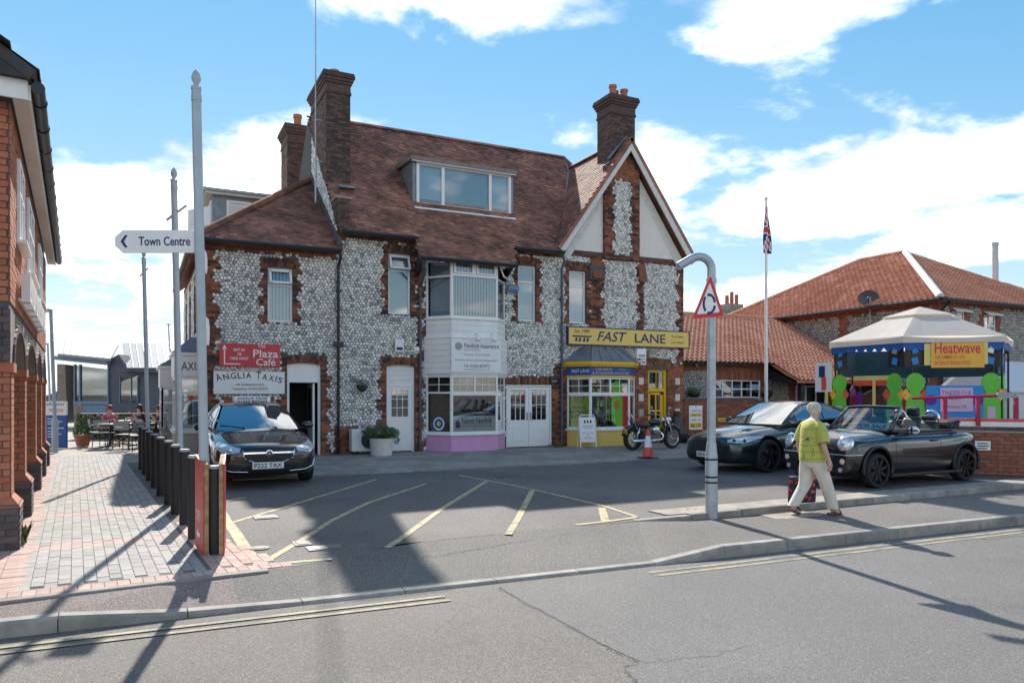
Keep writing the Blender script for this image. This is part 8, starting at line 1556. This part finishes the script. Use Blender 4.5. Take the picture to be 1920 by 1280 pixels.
for s0, (ex_, ey, ez2, wx_, wy, wz) in ((-1, (-.02, -.25, 1.0, .06, -.27, .78)), (1, (-.05, .24, .98, .03, .26, .76))):
    sh_ = k.chain([(0, s0 * .16, 1.28), (ex_, ey, ez2), (wx_, wy, wz)], [.055, .042, .030], ch_); hand(k, V3((wx_, wy, wz)), (.12, s0 * .02, -1), (0.15, -s0, 0), (1, 0, 0), sh_)
body = skin('body', MT['skin'], wm, k.V, k.E, k.R)
def loft(b, rings, n=20):
    base = len(b.v)
    for (c_, ax, ay) in rings:
        for k_ in range(n): a_ = 2 * math.pi * k_ / n; b.v.append(tuple(V3(c_) + V3((ax * math.cos(a_), ay * math.sin(a_), 0))))
    for i in range(len(rings) - 1):
        for k_ in range(n): b.f.append((base + i * n + k_, base + i * n + (k_ + 1) % n, base + (i + 1) * n + (k_ + 1) % n, base + (i + 1) * n + k_)); b.t.append(.5)
b = MB(); loft(b, [((.005, 0, .765), .168, .205), ((0, 0, .80), .166, .204), ((-.005, 0, .92), .160, .20), ((-.005, 0, 1.03), .152, .192), ((0, 0, 1.14), .150, .195), ((.0, 0, 1.22), .140, .20), ((.0, 0, 1.28), .115, .19), ((.008, 0, 1.325), .085, .145), ((.018, 0, 1.35), .062, .075)])
for s0, e_ in ((-1, (-.02, -.265, 1.03)), (1, (-.03, .255, 1.03))): b.tube([(0, s0 * .10, 1.285), (-.002, s0 * .17, 1.26), (-.008, s0 * .225, 1.17), e_], [.06, .075, .076, .082], 16, cap=False)
shirt = b.build('shirt', MT['shirt'], wm); md = shirt.modifiers.new('sub', 'SUBSURF'); md.levels = 1; md.render_levels = 2; shirt.data.polygons.foreach_set('use_smooth', [True] * len(shirt.data.polygons))
b = MB(); loft(b, [((0, 0, .90), .145, .18), ((.0, 0, .82), .155, .19), ((.005, 0, .74), .152, .188), ((.01, 0, .68), .13, .175)])
for s0, (kx, ax_, az) in ((-1, (.16, .27, .09)), (1, (-.04, -.25, .13))): loft(b, [((.0, s0 * .085, .78), .125, .098), ((kx * .3, s0 * .09, .66), .122, .098), ((kx * .7, s0 * .092, .54), .108, .092), ((kx, s0 * .092, .43), .096, .088), (((kx * .6 + ax_ * .4), s0 * .09, .31), .09, .086), (((kx * .2 + ax_ * .8), s0 * .088, .19), .084, .082), ((ax_, s0 * .086, az), .082, .08)])
tr_ = b.build('trousers', MT['linen'], wm); md = tr_.modifiers.new('sub', 'SUBSURF'); md.levels = 1; md.render_levels = 2; tr_.data.polygons.foreach_set('use_smooth', [True] * len(tr_.data.polygons))
b = MB(); b.ball((.035, 0, 1.50), .095, .083, .085, 20, 14)
for i in range(120): a = ru(0, 6.28); ph = ru(-.3, 1.4); p = Vector((.03 + .095 * math.cos(a) * math.cos(ph), .084 * math.sin(a) * math.cos(ph), 1.50 + .086 * math.sin(ph))); (b.ball(p, .018, .018, .014, 6, 4) if p.x < .075 or p.z > 1.56 else None)
b.build('hair', MT['hair'], wm, smooth=True)
b = MB(); b.ball((.135, 0, 1.475), .018, .014, .022, 8, 6); b.build('nose', MT['skin'], wm, smooth=True)
for s0 in (-1, 1): b = MB(); b.ball((.055, s0 * .078, 1.48), .018, .01, .028, 8, 6); b.build('ear', MT['skin'], wm, smooth=True); b = MB(); b.ball((.122, s0 * .034, 1.50), .014, .03, .018, 10, 6); b.tube([(.115, s0 * .06, 1.503), (.05, s0 * .082, 1.503)], .005, 5); b.build('sunglasses', MT['brown'], wm, smooth=True)
b = MB(); b.ball((.128, 0, 1.435), .012, .026, .006, 10, 6); b.build('mouth', M('lips', (.42, .18, .15), .5, var=0), wm, smooth=True)
for s0, (x0, z0, x1, z1) in ((-1, (.20, .0, .43, .0)), (1, (-.33, .055, -.12, .0))):
    b = MB(); b.prism([(x0, s0 * .09 - .045, z0), (x1 - .05, s0 * .09 - .05, z1), (x1, s0 * .09, z1), (x1 - .05, s0 * .09 + .05, z1), (x0, s0 * .09 + .045, z0)], (0, 0, .028)); sh_ = b.build('sandal', MT['shoe'], wm, bevel=.008); mx_ = (x0 + x1) / 2 + .03; mz = (z0 + z1) / 2
    for dx_ in (-.06, .03): b = MB(); b.tube([(mx_ + dx_, s0 * .09 - .052, mz + .02), (mx_ + dx_, s0 * .09, mz + .085 - .2 * max(0, dx_)), (mx_ + dx_, s0 * .09 + .052, mz + .02)], .012, 6); b.build('strap', MT['shoe'], sh_, smooth=True)
dkp = M('shirt_print', (.05, .06, .05), .8, var=0)                                  # printed lines on the top
dg = bpy.context.evaluated_depsgraph_get(); se = shirt.evaluated_get(dg); sme = se.to_mesh(); sbv = BVHTree.FromPolygons([v.co.copy() for v in sme.vertices], [tuple(p.vertices) for p in sme.polygons]); se.to_mesh_clear()
def sprint(pts, r_=.0022, nm='print_line', mt=None):
    P_ = []
    for (a0, z0), (a1, z1) in zip(pts, pts[1:]):
        for i in range(10):
            f_ = i / 10; a = R(a0 + (a1 - a0) * f_); z_ = z0 + (z1 - z0) * f_; d = V3((math.cos(a), math.sin(a), 0)); h = sbv.ray_cast(V3((0, 0, z_)) + d * 1.0, -d)
            if h[0] is not None and (h[0] - V3((0, 0, z_))).length < .26: P_.append(h[0] + d * .001)
    if len(P_) > 2: b = MB(); b.tube(P_, r_, 5); b.build(nm, mt or dkp, wm, smooth=True)
for z_ in (1.215, 1.10, .99, .90, .80): sprint([(150, z_ + .01), (200, z_ - .006), (250, z_ + .004), (300, z_ - .004), (330, z_)])
for a0, z0, h_ in ((235, .83, .13), (300, 1.12, .1), (190, .80, .06)): sprint([(a0 - 5, z0), (a0, z0 + h_), (a0 + 5, z0)], .0022)
sprint([(196, 1.055), (206, 1.09), (216, 1.06)], .012, 'print_patch'); sprint([(178, 1.04), (181, 1.04)], .016, 'print_patch', MT['terracotta'])
bg_ = thing('shopping_bag', 'dark navy shopping bag with red pattern carried by the walking person', 'bag', (wp.x, wp.y, -.063), R(-10)); MT['navycloth'] = M('navy_bag_cloth', (.012, .018, .04), .7, var=.2)
b = MB(); b.prism([(-.16, .22, .13), (.24, .22, .13), (.26, .22, .50), (-.14, .22, .52)], (0, .13, 0)); bb_ = b.build('bag_body', MT['navycloth'], bg_, bevel=.02)
for i in range(8): z_ = ru(.17, .45); y_ = ru(.23, .31); b = MB(); b.prism([(-.165 + z_ * .03, y_, z_), (-.165 + z_ * .03, y_ + .025, z_ + .01), (-.165 + z_ * .03, y_ + .02, z_ + .05), (-.165 + z_ * .03, y_ - .01, z_ + .03)], (-.004, 0, 0)); b.build('red_motif', MT['red'], bb_)
for i in range(16): x_, z_ = ru(-.12, .2), ru(.16, .46); b = MB(); b.prism([(x_, .217, z_), (x_ + .03, .217, z_ + .012), (x_ + .025, .217, z_ + .05), (x_ - .01, .217, z_ + .035)], (0, -.002, 0)); b.build('red_motif', MT['red'], bb_)
b = MB(); b.tube([(-.05, .28, .51), (.0, .27, .68), (.06, .27, .70), (.1, .28, .68), (.15, .28, .51)], .01, 6); b.build('handle', MT['navycloth'], bg_, smooth=True)
def sitter(px, py, rz, top, hairm, label):
    p = G(px, py); t = thing('seated_person', label, 'person', (p.x, p.y, 0), rz); k = Sk(); pel = k.chain([(0, 0, .52)], [(.13, .16)]); ch_ = k.chain([(.03, 0, .75), (.05, 0, .95)], [(.11, .15), (.09, .15)], pel); nk = k.chain([(.08, 0, 1.05)], [.05], ch_); k.chain([(.11, 0, 1.15), (.11, 0, 1.22)], [(.085, .07), (.07, .06)], nk)
    for s0 in (-1, 1):
        k.chain([(.12, s0 * .09, .50), (.42, s0 * .1, .48), (.42, s0 * .1, .1), (.5, s0 * .1, .05)], [.08, .06, .045, .04], pel); sh_ = k.chain([(.05, s0 * .18, .93), (.15, s0 * .22, .72), (.34, s0 * .1, .80 if s0 < 0 else .98)], [.05, .04, .032], ch_); hand(k, V3((.34, s0 * .1, .80 if s0 < 0 else .98)), (.6, -s0 * .3, .3), (0, 0, -1), (0, s0, 0), sh_)
    skin('body', MT['skin'], t, k.V, k.E, k.R, 1); k = Sk(); pel = k.chain([(0, 0, .50)], [(.15, .18)]); ch_ = k.chain([(.03, 0, .75), (.05, 0, .96)], [(.135, .175), (.09, .16)], pel)
    for s0 in (-1, 1): k.chain([(.06, s0 * .19, .92), (.12, s0 * .22, .78)], [.065, .055], ch_)
    skin('top', top, t, k.V, k.E, k.R, 1); k = Sk(); pel = k.chain([(0, 0, .5)], [(.14, .17)])
    for s0 in (-1, 1): k.chain([(.14, s0 * .09, .5), (.42, s0 * .1, .48), (.43, s0 * .1, .14)], [.095, .075, .055], pel)
    skin('trousers', MT['navycloth'], t, k.V, k.E, k.R, 1); b = MB(); b.ball((.08, 0, 1.20), .105, .095, .10, 14, 10); b.ball((.02, 0, 1.08), .06, .085, .10, 10, 8); b.build('hair', hairm, t, smooth=True)
sitter(203, 833, R(-60), M('pink_top', (.5, .12, .22), .8), M('red_hair', (.28, .04, .03), .6), 'seated person with long red hair and pink top at a cafe table'); sitter(266, 829, R(200), M('black_top', (.02, .02, .022), .8), M('dark_hair', (.03, .02, .015), .6), 'seated person with dark hair in a black top'); sitter(303, 834, R(190), M('black_vest', (.025, .02, .02), .8), M('brown_hair', (.12, .06, .03), .6), 'seated person with brown hair beside the shopfront bay')
